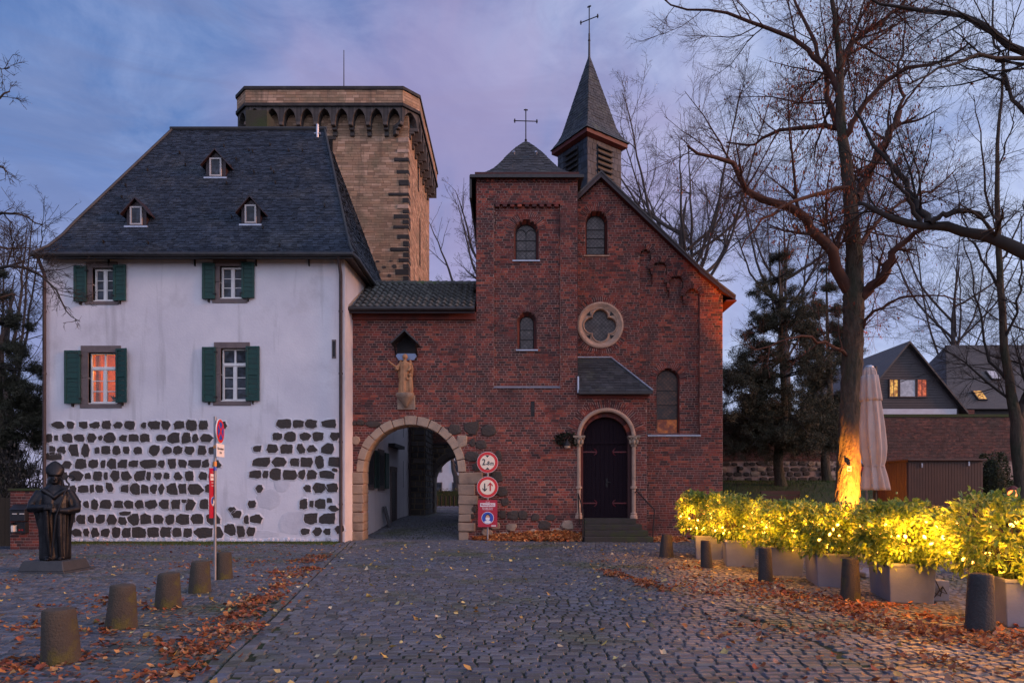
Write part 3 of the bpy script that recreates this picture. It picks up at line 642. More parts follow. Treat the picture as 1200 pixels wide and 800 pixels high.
for (sr, wr, ls, rs, tr, lit) in wins:
    a, b, c, d = rect(wr); A_, B_, C_, D_ = rect(sr)
    su = MB(); t = 0.03
    for q in ((A_, B_, d, D_), (A_-.03, B_+.03, C_, c), (A_, a, c, (c+d)/2), (A_, a, (c+d)/2+.008, d), (b, B_, c, (c+d)/2-.05), (b, B_, (c+d)/2-.042, d)): slab(su, q, HYF-t, HYF+0.2)
    su.build('window_surround', M['surround'], house, bevel=0.008)
    fr = MB(); y0, y1 = HYF+0.10, HYF+0.17; fw = 0.045
    def bar(x0, x1, z0, z1, dy=0.0): fr.box(x0, x1, y0+dy, y1, z0, z1)
    bar(a, a+fw, c, d); bar(b-fw, b, c, d); bar(a+fw, b-fw, c, c+fw); bar(a+fw, b-fw, d-fw, d)
    mid = (a+b)/2; zt = d-fw
    if tr: zt = c + (d-c)*0.70; bar(a+fw, b-fw, zt-.04, zt+.05, -.03); bar(mid-.03, mid+.03, zt+.05, d-fw, .01)
    bar(mid-.035, mid+.035, c+fw, zt-(.04 if tr else 0), -.02)
    panes = []
    for s in (0, 1):
        x0, x1 = (a+fw, mid-.035) if s == 0 else (mid+.035, b-fw)
        zb, ze = c+fw, zt-(.04 if tr else 0)
        bar(x0, x0+.026, zb, ze, -.012); bar(x1-.026, x1, zb, ze, -.012); bar(x0+.026, x1-.026, zb, zb+.035, -.012); bar(x0+.026, x1-.026, ze-.028, ze, -.012)
        x0 += .026; x1 -= .026; zb += .035; ze -= .028
        for k in range(3):
            if k: bar(x0, x1, zb+(ze-zb)*k/3-.014, zb+(ze-zb)*k/3+.014, .01)
            panes.append((x0, x1, zb+(ze-zb)*k/3+(.014 if k else 0), zb+(ze-zb)*(k+1)/3-(.014 if k < 2 else 0)))
        if tr: panes.append(((a+fw+.02, mid-.05, zt+.07, d-fw-.02) if s == 0 else (mid+.05, b-fw-.02, zt+.07, d-fw-.02)))
    win = fr.build('window', M['white_paint'], house, bevel=0.006)
    if lit: win['label'] = 'window glowing warm orange from inside'
    sill = MB(); sill.box(a-.02, b+.02, HYF-.01, HYF+.12, c-.02, c+.025); sill.build('sill', M['white_paint'], win)
    for q in panes: MB().box(q[0], q[1], y0+.03, y0+.036, q[2], q[3]).build('pane', M['clear_glass'] if lit else M['pane'], win)
    if lit: lit_room(a, b, c, d)
    for s, r in ((0, ls), (1, rs)):
        x0, x1, z0, z1 = rect(r); sh = MB(); yb, yf = HYF-.045-.03, HYF-.035-.035; st = .075; e = 0.10 if (lit and s) else 0.0
        def SB(mb, xa, xb, za, zb, f0, f1):           # the shutter leaf stands slightly away from the wall at its free edge
            def yy(x): return HYF - .045 - e * ((x-x0)/(x1-x0) if s else (x1-x)/(x1-x0))
            mb.add([(xa,yy(xa)-f1,za),(xb,yy(xb)-f1,za),(xb,yy(xb)-f0,za),(xa,yy(xa)-f0,za),(xa,yy(xa)-f1,zb),(xb,yy(xb)-f1,zb),(xb,yy(xb)-f0,zb),(xa,yy(xa)-f0,zb)],
                   [(0,3,2,1),(4,5,6,7),(0,1,5,4),(1,2,6,5),(2,3,7,6),(3,0,4,7)])
        SB(sh, x0, x0+st, z0, z1, -.0, .045); SB(sh, x1-st, x1, z0, z1, -.0, .045)
        bands = [(z0, z1)] if not tr else [(z0, (z0+z1)/2-.02), ((z0+z1)/2+.02, z1)]
        SB(sh, x0+st, x1-st, z0, z0+st, -.0, .045); SB(sh, x0+st, x1-st, z1-st, z1, -.0, .045)
        if tr: SB(sh, x0+st, x1-st, (z0+z1)/2-.05, (z0+z1)/2+.05, -.0, .045)
        shut = sh.build('shutter', M['green_paint'], house, bevel=0.006)
        lo, hi = z0+st, z1-st; nsl = 10 if tr else 7
        for k in range(nsl):
            za, zb = lo+(hi-lo)*k/nsl, lo+(hi-lo)*(k+0.95)/nsl
            sl = MB(); SB(sl, x0+st, x1-st, za, zb, .004, .022); SB(sl, x0+st, x1-st, za, za+(zb-za)*.25, .020, .028); sl.build('slat', M['green_paint'], shut)
        xx = x1 if s == 0 else x0
        for zz in (z0+.16, z1-.16): MB().box(xx-.05, xx+.05, HYF-.10, HYF-.07, zz-.02, zz+.02).build('hinge', M['iron'], shut)
        MB().box((x0+x1)/2-.012, (x0+x1)/2+.012, HYF-.12, HYF+.02, z0-.10, z0+.01).build('holdback', M['iron'], shut)

# roof: bell-cast hipped slate roof
ex0, ex1, eyf, eyb = X(40, 20.6), X(414, 20.6), 20.55, 29.55
# profile t=0 at eaves .. 1 at ridge: inward fraction and height fraction
prof = [(0.0, 0.0), (0.10, 0.062), (0.19, 0.145), (0.27, 0.235), (1.0, 1.0)]
def pr(t):
    t = max(0, min(1, t)); q = t
    for (a, b), (c, d) in zip(prof, prof[1:]):
        if q <= c: return b + (d-b)*(q-a)/(c-a)
    return 1.0
rx0, rx1 = X(203, RY), X(380, RY)
def LF(t): return (ex0+(rx0-ex0)*t, eyf+(RY-eyf)*t, EZ+(RZ-EZ)*pr(t))
def RF(t): return (ex1+(rx1-ex1)*t, eyf+(RY-eyf)*t, EZ+(RZ-EZ)*pr(t))
def LB(t): return (ex0+(rx0-ex0)*t, eyb+(RY-eyb)*t, EZ+(RZ-EZ)*pr(t))
def RB(t): return (ex1+(rx1-ex1)*t, eyb+(RY-eyb)*t, EZ+(RZ-EZ)*pr(t))
rf = MB(); ts = [0, .05, .1, .15, .19, .23, .27, .45, .65, .85, 1.0]
for (p, q) in ((LF, RF), (RF, RB), (RB, LB), (LB, LF)):
    for a, b in zip(ts, ts[1:]): rf.add([p(a), q(a), q(b), p(b)], [(0,1,2,3)])
# soffit
rf.add([(ex0,eyf,EZ-.02),(ex1,eyf,EZ-.02),(ex1,eyb,EZ-.02),(ex0,eyb,EZ-.02)], [(0,3,2,1)], 1)
roof = rf.build('roof', [M['slate'], M['wood_dark']], house)
sl = MB()
def rowlist(n0, n1): return [0.27*i/n0 for i in range(n0)] + [0.27 + 0.73*i/n1 for i in range(n1+1)]
slates(sl, LF, RF, rowlist(20, 66), 0.17, seed=1); slates(sl, RF, RB, rowlist(20, 66), 0.17, seed=2); slates(sl, LB, LF, rowlist(12, 36), 0.3, seed=4)
tag(sl.build('slates', M['slate'], roof), kind='stuff')
cap = MB()
cap.tube([(rx0-.1,RY,RZ+.03),(rx1+.1,RY,RZ+.03)], .09, 8); cap.tube([Vector(RF(t))+Vector((.02,-.02,.03)) for t in ts], .045, 6); cap.tube([Vector(LF(t))+Vector((-.02,-.02,.03)) for t in ts], .045, 6)
cap.build('ridge_cap', M['slate_old'], roof, smooth=40)
gt = MB()
gt.tube([(ex0-.02, eyf-.05, EZ-.03), (ex1+.02, eyf-.05, EZ-.03), (ex1+.05, eyf+.4, EZ-.03), (ex1+.05, eyb, EZ-.03)], .075, 10); gt.box(ex0, ex1, eyf, eyf+.05, EZ-.14, EZ-.02); gt.box(ex1-.05, ex1, eyf+.06, eyb, EZ-.14, EZ-.02)
gt.build('gutter', M['zinc_dark'], roof, smooth=40)
dh = MB()                                             # slater's hooks and the small vent pipes at the ridge
for _ in range(26):
    t, f = random.uniform(.1, .95), random.uniform(.05, .95); p = Vector(LF(t)).lerp(Vector(RF(t)), f); dh.box(p.x-.015, p.x+.015, p.y-.09, p.y, p.z-.02, p.z+.08)
tag(dh.build('roof_hooks', M['iron'], roof), kind='stuff')
vp = MB(); q = P(372, 146, RY-.3); vp.tube([q-Vector((0,0,.5)), q], .05, 8); vp.tube([q-Vector((.12,0,.35)), q-Vector((-.12,0,.35))], .04, 6); vp.build('vent_pipe', M['zinc'], roof, smooth=40)
ch = MB(); cq = P(305, 150, 26.0); ch.box(cq.x-.42, cq.x+.42, 25.6, 26.4, RZ-1.0, Z(136, 26.0)); ch.build('chimney', M['soil'], roof)
for (px, py, hw) in ((253, 195, 11.5), (160, 252, 11.5), (294, 250, 11)):   # slate-hung dormers
    # find the roof point on the viewing line
    best = min(((abs(P(px, py+13, LF(t)[1]).z - LF(t)[2]), t) for t in [i/400 for i in range(401)]))[1]
    Y0 = LF(best)[1] - 0.02; k2 = Y0/F; cx, zb = X(px, Y0), Z(py+13, Y0); w, zt, za = hw*k2, Z(py-6, Y0), Z(py-18, Y0)
    back = lambda z: eyf + (RY-eyf)*min((i/400 for i in range(401)), key=lambda t: abs(LF(t)[2]-z)) + .12
    D = MB()
    D.add([(cx-w,Y0,zb),(cx+w,Y0,zb),(cx+w,Y0,zt),(cx,Y0,za-.06),(cx-w,Y0,zt)], [(0,1,2,3,4)], 0)
    for s in (-1, 1):
        D.add([(cx+s*w,Y0,zb),(cx+s*w,back(zb),zb),(cx+s*w,back(zt),zt),(cx+s*w,Y0,zt)], [(0,1,2,3)], 0)
        e = Vector((s*(w+.16), 0, zt-.20-za)); 
        D.prism([(cx, Y0-.12, za), (cx+e.x, Y0-.12, za+e.z), (cx+e.x, Y0-.12, za+e.z+.05), (cx, Y0-.12, za+.05)], (0, back(za)-Y0+.12, 0), 1)
    D.box(cx-w-.06, cx+w+.06, Y0-.06, Y0+.02, zb-.06, zb-.005, 2)
    dm = D.build('dormer', [M['wood_dark'], M['wood_dark'], M['zinc']], roof, recalc=True)
    f = MB(); wx, z0, z1 = w*.60, zb+.03, zt+.10
    for (x0, x1, q0, q1) in ((-wx,-wx+.05,z0,z1),(wx-.05,wx,z0,z1),(-wx+.05,wx-.05,z0,z0+.05),(-wx+.05,wx-.05,z1-.05,z1)): f.box(cx+x0, cx+x1, Y0-.05, Y0+.01, q0, q1)
    f.build('window_frame', M['frame_dull'], dm); MB().box(cx-wx+.05, cx+wx-.05, Y0-.03, Y0-.024, z0+.05, z1-.05).build('pane', M['pane'], dm)
# downpipes, tie irons, slot
for px in (52.5, 399.5):
    dp = MB(); xq = X(px, HYF-.1); dp.tube([(xq, eyf, EZ-.05), (xq, HYF-.12, EZ-.55), (xq, HYF-.12, 0.0)], .055, 10)
    for zz in (1.2, 3.2, 5.4, 7.4): dp.tube([(xq, HYF-.12, zz), (xq, HYF-.12, zz+.06)], .068, 10)
    dp.build('downpipe', M['pipe'], house, smooth=40)
for px in (127, 228, 300, 362):
    ti = MB(); xq = X(px, HYF-.05); ti.box(xq-.016, xq+.016, HYF-.06, HYF+.01, Z(312, HYF), EZ-.03); ti.build('tie_iron', M['iron'], house)
sb = MB(); sb.box(X(389,HYF), X(394,HYF), HYF-.02, HYF+.02, Z(420,HYF), Z(398,HYF)); sb.box(X(390.2,HYF), X(392.8,HYF), HYF-.026, HYF-.02, Z(418,HYF), Z(400,HYF), 1); sb.build('wall_slot', [M['surround'], M['iron']], house)
# ================================================================== GATE, STAIR TURRET AND CHAPEL
GY = 21.9; NY = 23.1                                  # plane of gate wall, turret and porch; plane of the nave gable
kg, kn = GY/F, NY/F
gx0, tx0, tx1, px1 = X(404.5, GY), X(558, GY), X(677, GY), X(758, GY)
TZ, GZ, PZ = Z(208, GY), Z(366, GY), Z(462, GY)       # turret top, gate wall top, porch wall top
gate = thing('gate_wall', ((gx0+tx0)/2, GY, 0), 'red brick gate wall with round stone arch and mossy tiled roof', 'gate')
chapel = thing('chapel', ((tx0+7.5)/2, NY, 0), 'red brick chapel with square stair turret and slate spire', 'chapel')
# openings (centre x, half width, sill z, spring z)
AX, AR, AZ = X(481.5, GY), 55.5*kg, Z(553, GY)        # gate arch
DX, DR, D0, DZ = X(710.5, GY), 0.93, 0.74, Z(514, GY) # portal
def opening(px0, px1, pyt, pyb, Y):
    k = Y/F; hw = (px1-px0)/2*k; return (X((px0+px1)/2, Y), hw, Z(pyb, Y), Z(pyt, Y) - hw)
T1 = opening(602, 631.5, 256, 303, GY); T2 = opening(606, 629, 364.5, 408, GY)
pan = (X(578.5, GY), X(656.5, GY), Z(453, GY), Z(238, GY))   # recessed panel of the turret
def mask_gate(u, v):
    d = np.full(u.shape, np.nan); inside = (u > gx0) & (u < tx0) & (v < GZ); d[inside] = 0.0
    d[in_arch(u, v, AX, AR+0.02, -1, AZ)] = np.nan; return d
def mask_turret(u, v):
    d = np.full(u.shape, np.nan); ins = ((u > tx0) & (u < tx1) & (v < TZ)) | ((u >= tx1) & (u < px1) & (v < PZ)); d[ins] = 0.0
    if pan[2] < v < pan[3]: d[(u > pan[0]) & (u < pan[1])] = 0.11
    for w in (T1, T2): d[in_arch(u, v, *w)] = np.nan
    d[in_arch(u, v, DX, DR, D0-.1, DZ)] = np.nan
    return d
gwall = MB()
gwall.box(gx0, AX-AR-.02, GY+.10, GY+.75, 0, AZ); gwall.box(AX+AR+.02, tx0+.2, GY+.10, GY+.75, 0, AZ)   # core behind the facing
for i in range(16):
    a0, a1 = math.pi*i/16, math.pi*(i+1)/16
    x0, x1 = AX+(AR+.02)*math.cos(a1), AX+(AR+.02)*math.cos(a0); z0, z1 = AZ+(AR+.02)*math.sin(a1), AZ+(AR+.02)*math.sin(a0)
    gwall.prism([(x0,GY+.1,z0),(x1,GY+.1,z1),(x1,GY+.1,GZ),(x0,GY+.1,GZ)], (0,.65,0))
gwall.box(gx0, AX-AR-.02, GY+.10, GY+.75, AZ, GZ); gwall.box(AX+AR+.02, tx0+.2, GY+.10, GY+.75, AZ, GZ)
gcore = gwall.build('wall', M['mortar'], gate)
masonry('brickwork', gcore, (0, GY, 0), (1,0,0), (0,-1,0), 0, GZ, mask_gate, gx0, tx0, 0.083, 0.25, (M['brick'], M['mortar']), seed=2)
# arch voussoirs, jamb blocks, field stones
for i in range(13):
    a0, a1 = math.pi*(i+.03)/13, math.pi*(i+.97)/13; r0, r1 = AR, AR+random.uniform(.23, .30); pts = []
    for (r, t) in ((r0,a0),(r1,a0),(r1,(a0+a1)/2),(r1,a1),(r0,a1),(r0,(a0+a1)/2)): pts.append((AX+r*math.cos(t), GY-.05-random.uniform(0,.008), AZ+r*math.sin(t)))
    MB().prism(pts, (0, .82, 0)).build('voussoir', M['sandstone'], gate, bevel=0.014, recalc=True)
def jamb(x0, x1, k, y0, y1, side):
    # hewn block with worn, uneven corners
    u = lambda a=.018: random.uniform(-a, a); z0, z1, yf = Z(y1, GY)+.006, Z(y0, GY)-.004, GY-.045-.012*(k % 3)
    m = MB(); m.add([(x0+u(),yf+u(.01),z0+u(.012)),(x1+u(),yf+u(.01),z0+u(.012)),(x1+u(.008),GY+.78,z0),(x0+u(.008),GY+.78,z0),(x0+u(),yf+u(.01),z1+u(.012)),(x1+u(),yf+u(.01),z1+u(.012)),(x1+u(.008),GY+.78,z1),(x0+u(.008),GY+.78,z1)], [(0,3,2,1),(4,5,6,7),(0,1,5,4),(1,2,6,5),(2,3,7,6),(3,0,4,7)])
    m.build('jamb_stone', M['sandstone'], gate, bevel=random.uniform(.025,.05), seg=3)
jl = [(541,553,409),(553,567,404),(567,579,403),(579,589,406),(589,600,402),(600,612,404),(612,622,407),(622,634.5,401)]
for k, (y0, y1, xo) in enumerate(jl):
    y0 = max(y0, 553) if k == 0 else y0
    if k == 0: continue
    jamb(max(X(xo, GY), gx0+.02), AX-AR, k, y0, y1, 1)
jr = [(553,567,566),(567,580,557),(580,591,560),(591,602,555),(602,612,553),(612,623,557),(623,634.5,549)]
for k, (y0, y1, xo) in enumerate(jr): jamb(AX+AR, X(xo, GY), k, y0, y1, -1)
for (a, b, w, h, m) in ((590,105,60,50,0),(680,97,75,65,0),(768,108,68,55,0),(683,172,26,40,0),(727,182,58,45,0),(680,243,70,45,0),(820,240,30,50,0),(705,297,40,40,0),(808,348,60,50,0),(835,425,60,48,0),(853,480,38,38,0),
    (835,545,40,40,0),(893,548,52,42,0),(692,517,26,32,0),(682,555,24,28,0),(945,548,44,44,0),(885,612,50,35,1),(840,655,60,36,1),(930,650,60,30,1),(800,600,46,40,1),(760,640,50,36,1),(100,67,36,28,0),(165,75,70,32,0),(67,70,24,22,0),
    (628,165,50,55,1),(1000,640,50,34,1),(1060,600,60,40,0),(1120,640,60,40,1),(1010,560,40,36,0),(1090,560,46,30,0),(1180,600,60,44,1),(1240,650,50,30,1),(1180,650,50,28,0),(75,160,40,40,1)):
    px, py = 400+a/4.445, 480+b/4.445
    vs, fs = rough_stone((X(px, GY), Z(py, GY)), w/4.445*kg*1.22, h/4.445*kg*1.22, 0.05, GY, a*7+b, n=7+(a+b)%3, square=.35+.5*((a*13+b)%10)/10)
    MB().add(vs, fs).build('stone', M['basalt'] if m == 0 else M['sandstone'], gate if px < 558 else chapel)
# soffit band under eaves and roof of S-tiles
sf = MB(); sf.box(gx0, tx0-.02, GY-.10, GY+.02, GZ-.26, GZ); sf.build('eaves_course', M['brick'], gate)
gEy, gEz, gRy, gRz = GY-.42, Z(361, GY-.42), 24.1, Z(333, 24.1)
gl0, gl1 = X(409, gEy), tx0-.03                       # eaves ends; the ridge starts a little further right along the hipped verge
rb = MB(); rb.add([(gl0,gEy,gEz-.04),(gl1,gEy,gEz-.04),(gl1,gRy,gRz-.04),(gl0+.08,gRy,gRz-.04)], [(0,1,2,3)])
rb.add([(gl0,gRy,gRz-.04),(gl1,gRy,gRz-.04),(gl1,gRy+1.0,gEz-.04),(gl0,gRy+1.0,gEz-.04)], [(0,1,2,3)]); rb.box(gl0, gl1, gEy, gEy+.06, gEz-.16, gEz-.05)
groof = rb.build('roof', M['wood_dark'], gate)
def pantile_mesh():
    w, l, N = 0.222, 0.46, 10; V = []; Fq = []
    for j, (yy, lz) in enumerate(((0, .065), (l, .0))):
        for i in range(N+1):
            t = i/N; x = (t-.5)*w*1.12; z = .042*math.sin(2*math.pi*t - .5) + lz; V.append((x, yy, z))
    for i in range(N): Fq.append((i, i+1, N+2+i, N+1+i))
    b = len(V)
    for i in range(N+1): V.append((V[i][0], V[i][1], V[i][2]-.035))
    for i in range(N): Fq.append((b+i, b+i+1, i+1, i))
    return mesh_np('pantile', V, np.array(Fq), M['pantile'], smooth=True)
pm = pantile_mesh(); slope = math.atan2(gRz-gEz, gRy-gEy); ls = math.hypot(gRz-gEz, gRy-gEy); nr_ = 8; nc = int((gl1-gl0-.05)/.222)
off = wloc(groof)
for r in range(nr_):
    for c in range(nc):
        s = ls*r/nr_; x = gl1-.13-c*.222; o = link('pantile', pm, groof, (x-off.x, gEy+s*math.cos(slope)-.05-off.y, gEz+s*math.sin(slope)-off.z))
        o.rotation_euler = (slope + random.uniform(-.015, .015), random.uniform(-.02, .02), random.uniform(-.02, .02))
rg_ = MB()
for c in range(14):
    x = gl0+.1+(gl1-gl0-.15)*c/14; rg_.tube([(x, gRy, gRz+.02), (x+(gl1-gl0)/14+.03, gRy, gRz+.035)], [.085, .10], 10)
tag(rg_.build('ridge_tiles', M['pantile'], groof, smooth=40), kind='stuff')
vg = MB(); vg.tube([(gl0-.02, gEy-.05, gEz+.03), (gl0+.06, gRy, gRz+.06)], .07, 6); vg.build('verge_mortar', M['sandstone'], groof)
gg = MB(); gg.tube([(gl0-.12, gEy-.06, gEz-.03), (gl1, gEy-.06, gEz-.03)], .075, 10); gg.build('gutter', M['zinc_dark'], groof, smooth=40)

sl_ = MB(); sl_.box(X(622,GY), X(626.5,GY), GY-.012, GY+.05, Z(488,GY), Z(470,GY)); sl_.build('wall_slit', M['iron'], chapel)
# ---- turret and porch facing
core = MB()
def annulus_fill(mb, w, y, inset, depth, m=0):         # splayed reveal of a round-headed opening
    cx, hw, z0, zs = w; h2 = hw-inset
    pts = [(cx-hw, z0), (cx+hw, z0)] + arch_poly(cx, zs, hw, 16); p2 = [(cx-h2, z0+inset*.4), (cx+h2, z0+inset*.4)] + arch_poly(cx, zs, h2, 16)
    for i in range(len(pts)):
        a, b = pts[i], pts[(i+1) % len(pts)]; c, d = p2[(i+1) % len(pts)], p2[i]
        mb.add([(a[0],y,a[1]),(b[0],y,b[1]),(c[0],y+depth,c[1]),(d[0],y+depth,d[1])], [(0,1,2,3)], m)
tdep = 3.5
core.box(tx0, tx0+.02, GY, GY+tdep, 0, TZ); core.box(tx1-.02, tx1, GY, GY+tdep, 0, TZ); core.box(tx0+.02, tx1-.02, GY+tdep-.02, GY+tdep, 0, TZ)
core.box(px1-.02, px1, GY+.01, NY+.05, 0, PZ)
for (x0, x1, z0, z1) in ((pan[0]-.001, pan[0], pan[2], pan[3]), (pan[1], pan[1]+.001, pan[2], pan[3])): core.box(x0, x1, GY+.001, GY+.12, z0, z1)
core.box(pan[0], pan[1], GY+.002, GY+.12, pan[3], pan[3]+.01)
cw = core.build('wall', M['brick'], chapel)
rev = MB()
annulus_fill(rev, T1, GY+.10, .085, .24); annulus_fill(rev, T2, GY+.10, .10, .24); annulus_fill(rev, (DX, DR, D0-.1, DZ), GY, 0, .5)
tag(rev.build('reveals', M['brick'], chapel), kind='stuff')
masonry('brickwork', cw, (0, GY, 0), (1,0,0), (0,-1,0), 0, TZ, mask_turret, tx0, px1, 0.083, 0.25, (M['brick'], M['mortar']), seed=5)
masonry('brickwork', cw, (tx0, GY, 0), (0,1,0), (-1,0,0), GZ-1, TZ, lambda u, v: np.zeros_like(u), 0, tdep, 0.083, 0.25, (M['brick'], M['mortar']), seed=6)
ring_bricks('brick_arch', chapel, T1[0], T1[3], T1[1]+.02, T1[1]+.26, GY+.11, 30, (M['brick'], M['mortar']))
ring_bricks('brick_arch', chapel, T2[0], T2[3], T2[1]+.02, T2[1]+.25, GY+.11, 26, (M['brick'], M['mortar']))
ring_bricks('brick_arch', chapel, DX, DZ, 1.03, 1.32, GY, 52, (M['brick'], M['mortar']))
rl = MB()
for i in range(24):
    s, e = math.pi*i/24, math.pi*(i+1)/24
    rl.prism([(DX+r*math.cos(t), GY-.022, DZ+r*math.sin(t)) for r, t in ((1.33,s),(1.365,s),(1.365,e),(1.33,e))], (0,.03,0))
del rl
fz = MB()
n_ = 9                                                # corbel frieze at the top of the panel, and dentils under the eaves
for i in range(n_):
    x = pan[0]+(pan[1]-pan[0])*(i+.5)/n_; fz.box(x-.07, x+.07, GY-.002, GY+.11, pan[3]-.12, pan[3]+.02); fz.box(x-.12, x+.12, GY-.004, GY+.11, pan[3]-.04, pan[3]+.03)
tag(fz.build('corbel_frieze', M['brick'], chapel, bevel=.006), kind='stuff')
dn = MB(); dn.box(tx0-.02, tx1+.02, GY-.05, GY+.02, TZ-.07, TZ+.06); dn.box(tx0-.04, tx1+.04, GY-.09, GY+.02, TZ+.06, TZ+.14)
for i in range(22):
    x = tx0+(tx1-tx0)*(i+.5)/22; dn.box(x-.045, x+.045, GY-.045, GY+.02, TZ-.16, TZ-.07)
tag(dn.build('dentil_cornice', M['brick'], chapel), kind='stuff')
MB().prism([(pan[0]-.02, GY-.04, pan[2]-.05), (pan[0]-.02, GY+.14, pan[2]+.06), (pan[0]-.02, GY+.14, pan[2]-.05)], (pan[1]-pan[0]+.04, 0, 0)).build('flashing', M['zinc'], chapel, recalc=True)

def round_window(name, w, y, inset, cols, rows, glass, mats, sill_px=None, lead=.016, extra=None, arches=False):
    """iron-framed round-headed light set back in the wall: window > pane pieces, sill"""
    cx, hw, z0, zs = w; hw -= inset; z0 += inset*.4
    f = MB(); pts = [(cx-hw, z0), (cx+hw, z0)] + arch_poly(cx, zs, hw, 18); yy = y
    n = len(pts); c = (cx, (z0+zs)/2)
    path = [(p[0], yy, p[1]) for p in pts] + [(pts[0][0], yy, pts[0][1]), (pts[1][0], yy, pts[1][1])]
    f.tube(path, .022, 6, 0, False)
    for r in range(1, rows): f.box(cx-hw, cx+hw, yy-.015, yy+.015, z0+(zs+hw*.45-z0)*r/rows-lead/2, z0+(zs+hw*.45-z0)*r/rows+lead/2)
    for q in range(1, cols): f.box(cx-hw+2*hw*q/cols-lead/2, cx-hw+2*hw*q/cols+lead/2, yy-.02, yy+.02, z0, zs)
    if arches:
        for s in (-1, 1): f.tube([(cx+s*hw/2+hw/2*.98*math.cos(t), yy-.005, zs+hw/2*math.sin(t)) for t in [math.pi*i/12 for i in range(13)]], .014, 5)
    fo = f.build(name, M['iron'], chapel)
    zc = [z0+(zs+hw*.45-z0)*r/rows for r in range(rows)] + [zs+hw]
    for r in range(rows):                              # one pane between every two bars
        a, b = zc[r]+.004, zc[r+1]-.004; K = 10; L_, R_ = [], []
        for i in range(K+1):
            z = a+(b-a)*i/K; q = hw if z <= zs else math.sqrt(max(hw*hw-(z-zs)**2, 0.0001)); L_.append((cx-q+.004, z)); R_.append((cx+q-.004, z))
        poly = [(x, yy+.012, z) for x, z in L_[::-1]] + [(x, yy+.012, z) for x, z in R_]
        MB().add(poly, [list(range(len(poly)))]).build('pane', glass[r] if isinstance(glass, list) else glass, fo)
    return fo
round_window('window', T1, GY+.33, .085, 2, 3, M['leaded'], None, arches=True)
round_window('window', T2, GY+.33, .10, 1, 3, M['leaded'], None)
for w in (T1, T2):
    q = MB(); q.prism([(w[0]-w[1]-.04, GY+.04, w[2]-.07), (w[0]-w[1]-.04, GY+.04, w[2]-.03), (w[0]-w[1]-.04, GY+.36, w[2]+.06), (w[0]-w[1]-.04, GY+.36, w[2]-.07)], (2*w[1]+.08, 0, 0)); q.build('window_sill', M['zinc'], chapel, recalc=True)
# turret roof: bell-cast pyramid
tc_ = ((tx0+tx1)/2, GY+tdep/2); tr = (tx1-tx0)/2+.17; tE, tA = Z(206, GY-.2)+.05, Z(165, tc_[1])
def trp(t): return (1-t)*(1-.28*math.sin(math.pi*min(t,1))*(1-t)) 
def tface(k):
    dx, dy = ((0,-1),(1,0),(0,1),(-1,0))[k]; ex, ey = -dy, dx
    f = lambda s: (lambda t: (tc_[0]+(dx+s*ex)*tr*trp(t), tc_[1]+(dy+s*ey)*tr*trp(t), tE+(tA-tE)*t))
    return f(-1), f(1)
rm = MB(); sm = MB(); tv = frange(0, 1, .05)
for k in range(4):
    a, b = tface(k)
    for s, e in zip(tv, tv[1:]): rm.add([a(s), b(s), b(e), a(e)], [(0,1,2,3)])
    slates(sm, a, b, frange(0, .97, .045), .2, .015, seed=20+k)
rm.add([(tc_[0]+i*tr, tc_[1]+j*tr, tE-.01) for i, j in ((-1,-1),(1,-1),(1,1),(-1,1))], [(0,3,2,1)])
trf = rm.build('turret_roof', M['slate_old'], chapel); tag(sm.build('slates', M['slate_old'], trf), kind='stuff')
ge = MB(); ge.box(tc_[0]-tr-.03, tc_[0]+tr+.03, tc_[1]-tr-.05, tc_[1]-tr+.02, tE-.09, tE+.01); ge.box(tc_[0]-tr-.05, tc_[0]-tr+.02, tc_[1]-tr+.02, tc_[1]+tr, tE-.75, tE+.01); ge.build('eaves_board', M['zinc_dark'], trf)
for px in (602, 628):
    h = MB(); q = Vector(tface(0)[0](.55)); h.tube([(X(px, q.y), q.y-.05, q.z+.08), (X(px, q.y), q.y-.12, q.z+.14)], .05, 8); h.build('roof_hook', M['zinc'], trf)
def iron_cross(name, base, h, arm, zarm, par, rz=0.0, r=.025):
    m = MB(); b = Vector(base); ux = Vector((math.cos(rz), math.sin(rz), 0))
    m.tube([b-Vector((0,0,.15)), b+Vector((0,0,h))], r, 8); m.tube([b+Vector((0,0,zarm))-ux*arm, b+Vector((0,0,zarm))+ux*arm], r*.85, 8)
    for e in (b+Vector((0,0,h)), b+Vector((0,0,zarm))-ux*arm, b+Vector((0,0,zarm))+ux*arm):
        m.ball(e, r*1.9, 8, 6)
        for s in (-1, 1):
            d = Vector((0,0,1)) if abs(e.z-b.z-zarm) < .01 else ux; m.ball(e+d*s*r*2.6, r*1.3, 8, 5)
    m.ball(b+Vector((0,0,.02)), r*2.4, 8, 6)
    return m.build(name, M['iron'], par, smooth=True)
iron_cross('cross', (tc_[0], tc_[1], tA), Z(129, tc_[1])-tA, 13*tc_[1]/F, Z(142, tc_[1])-tA, chapel, .05, .020)

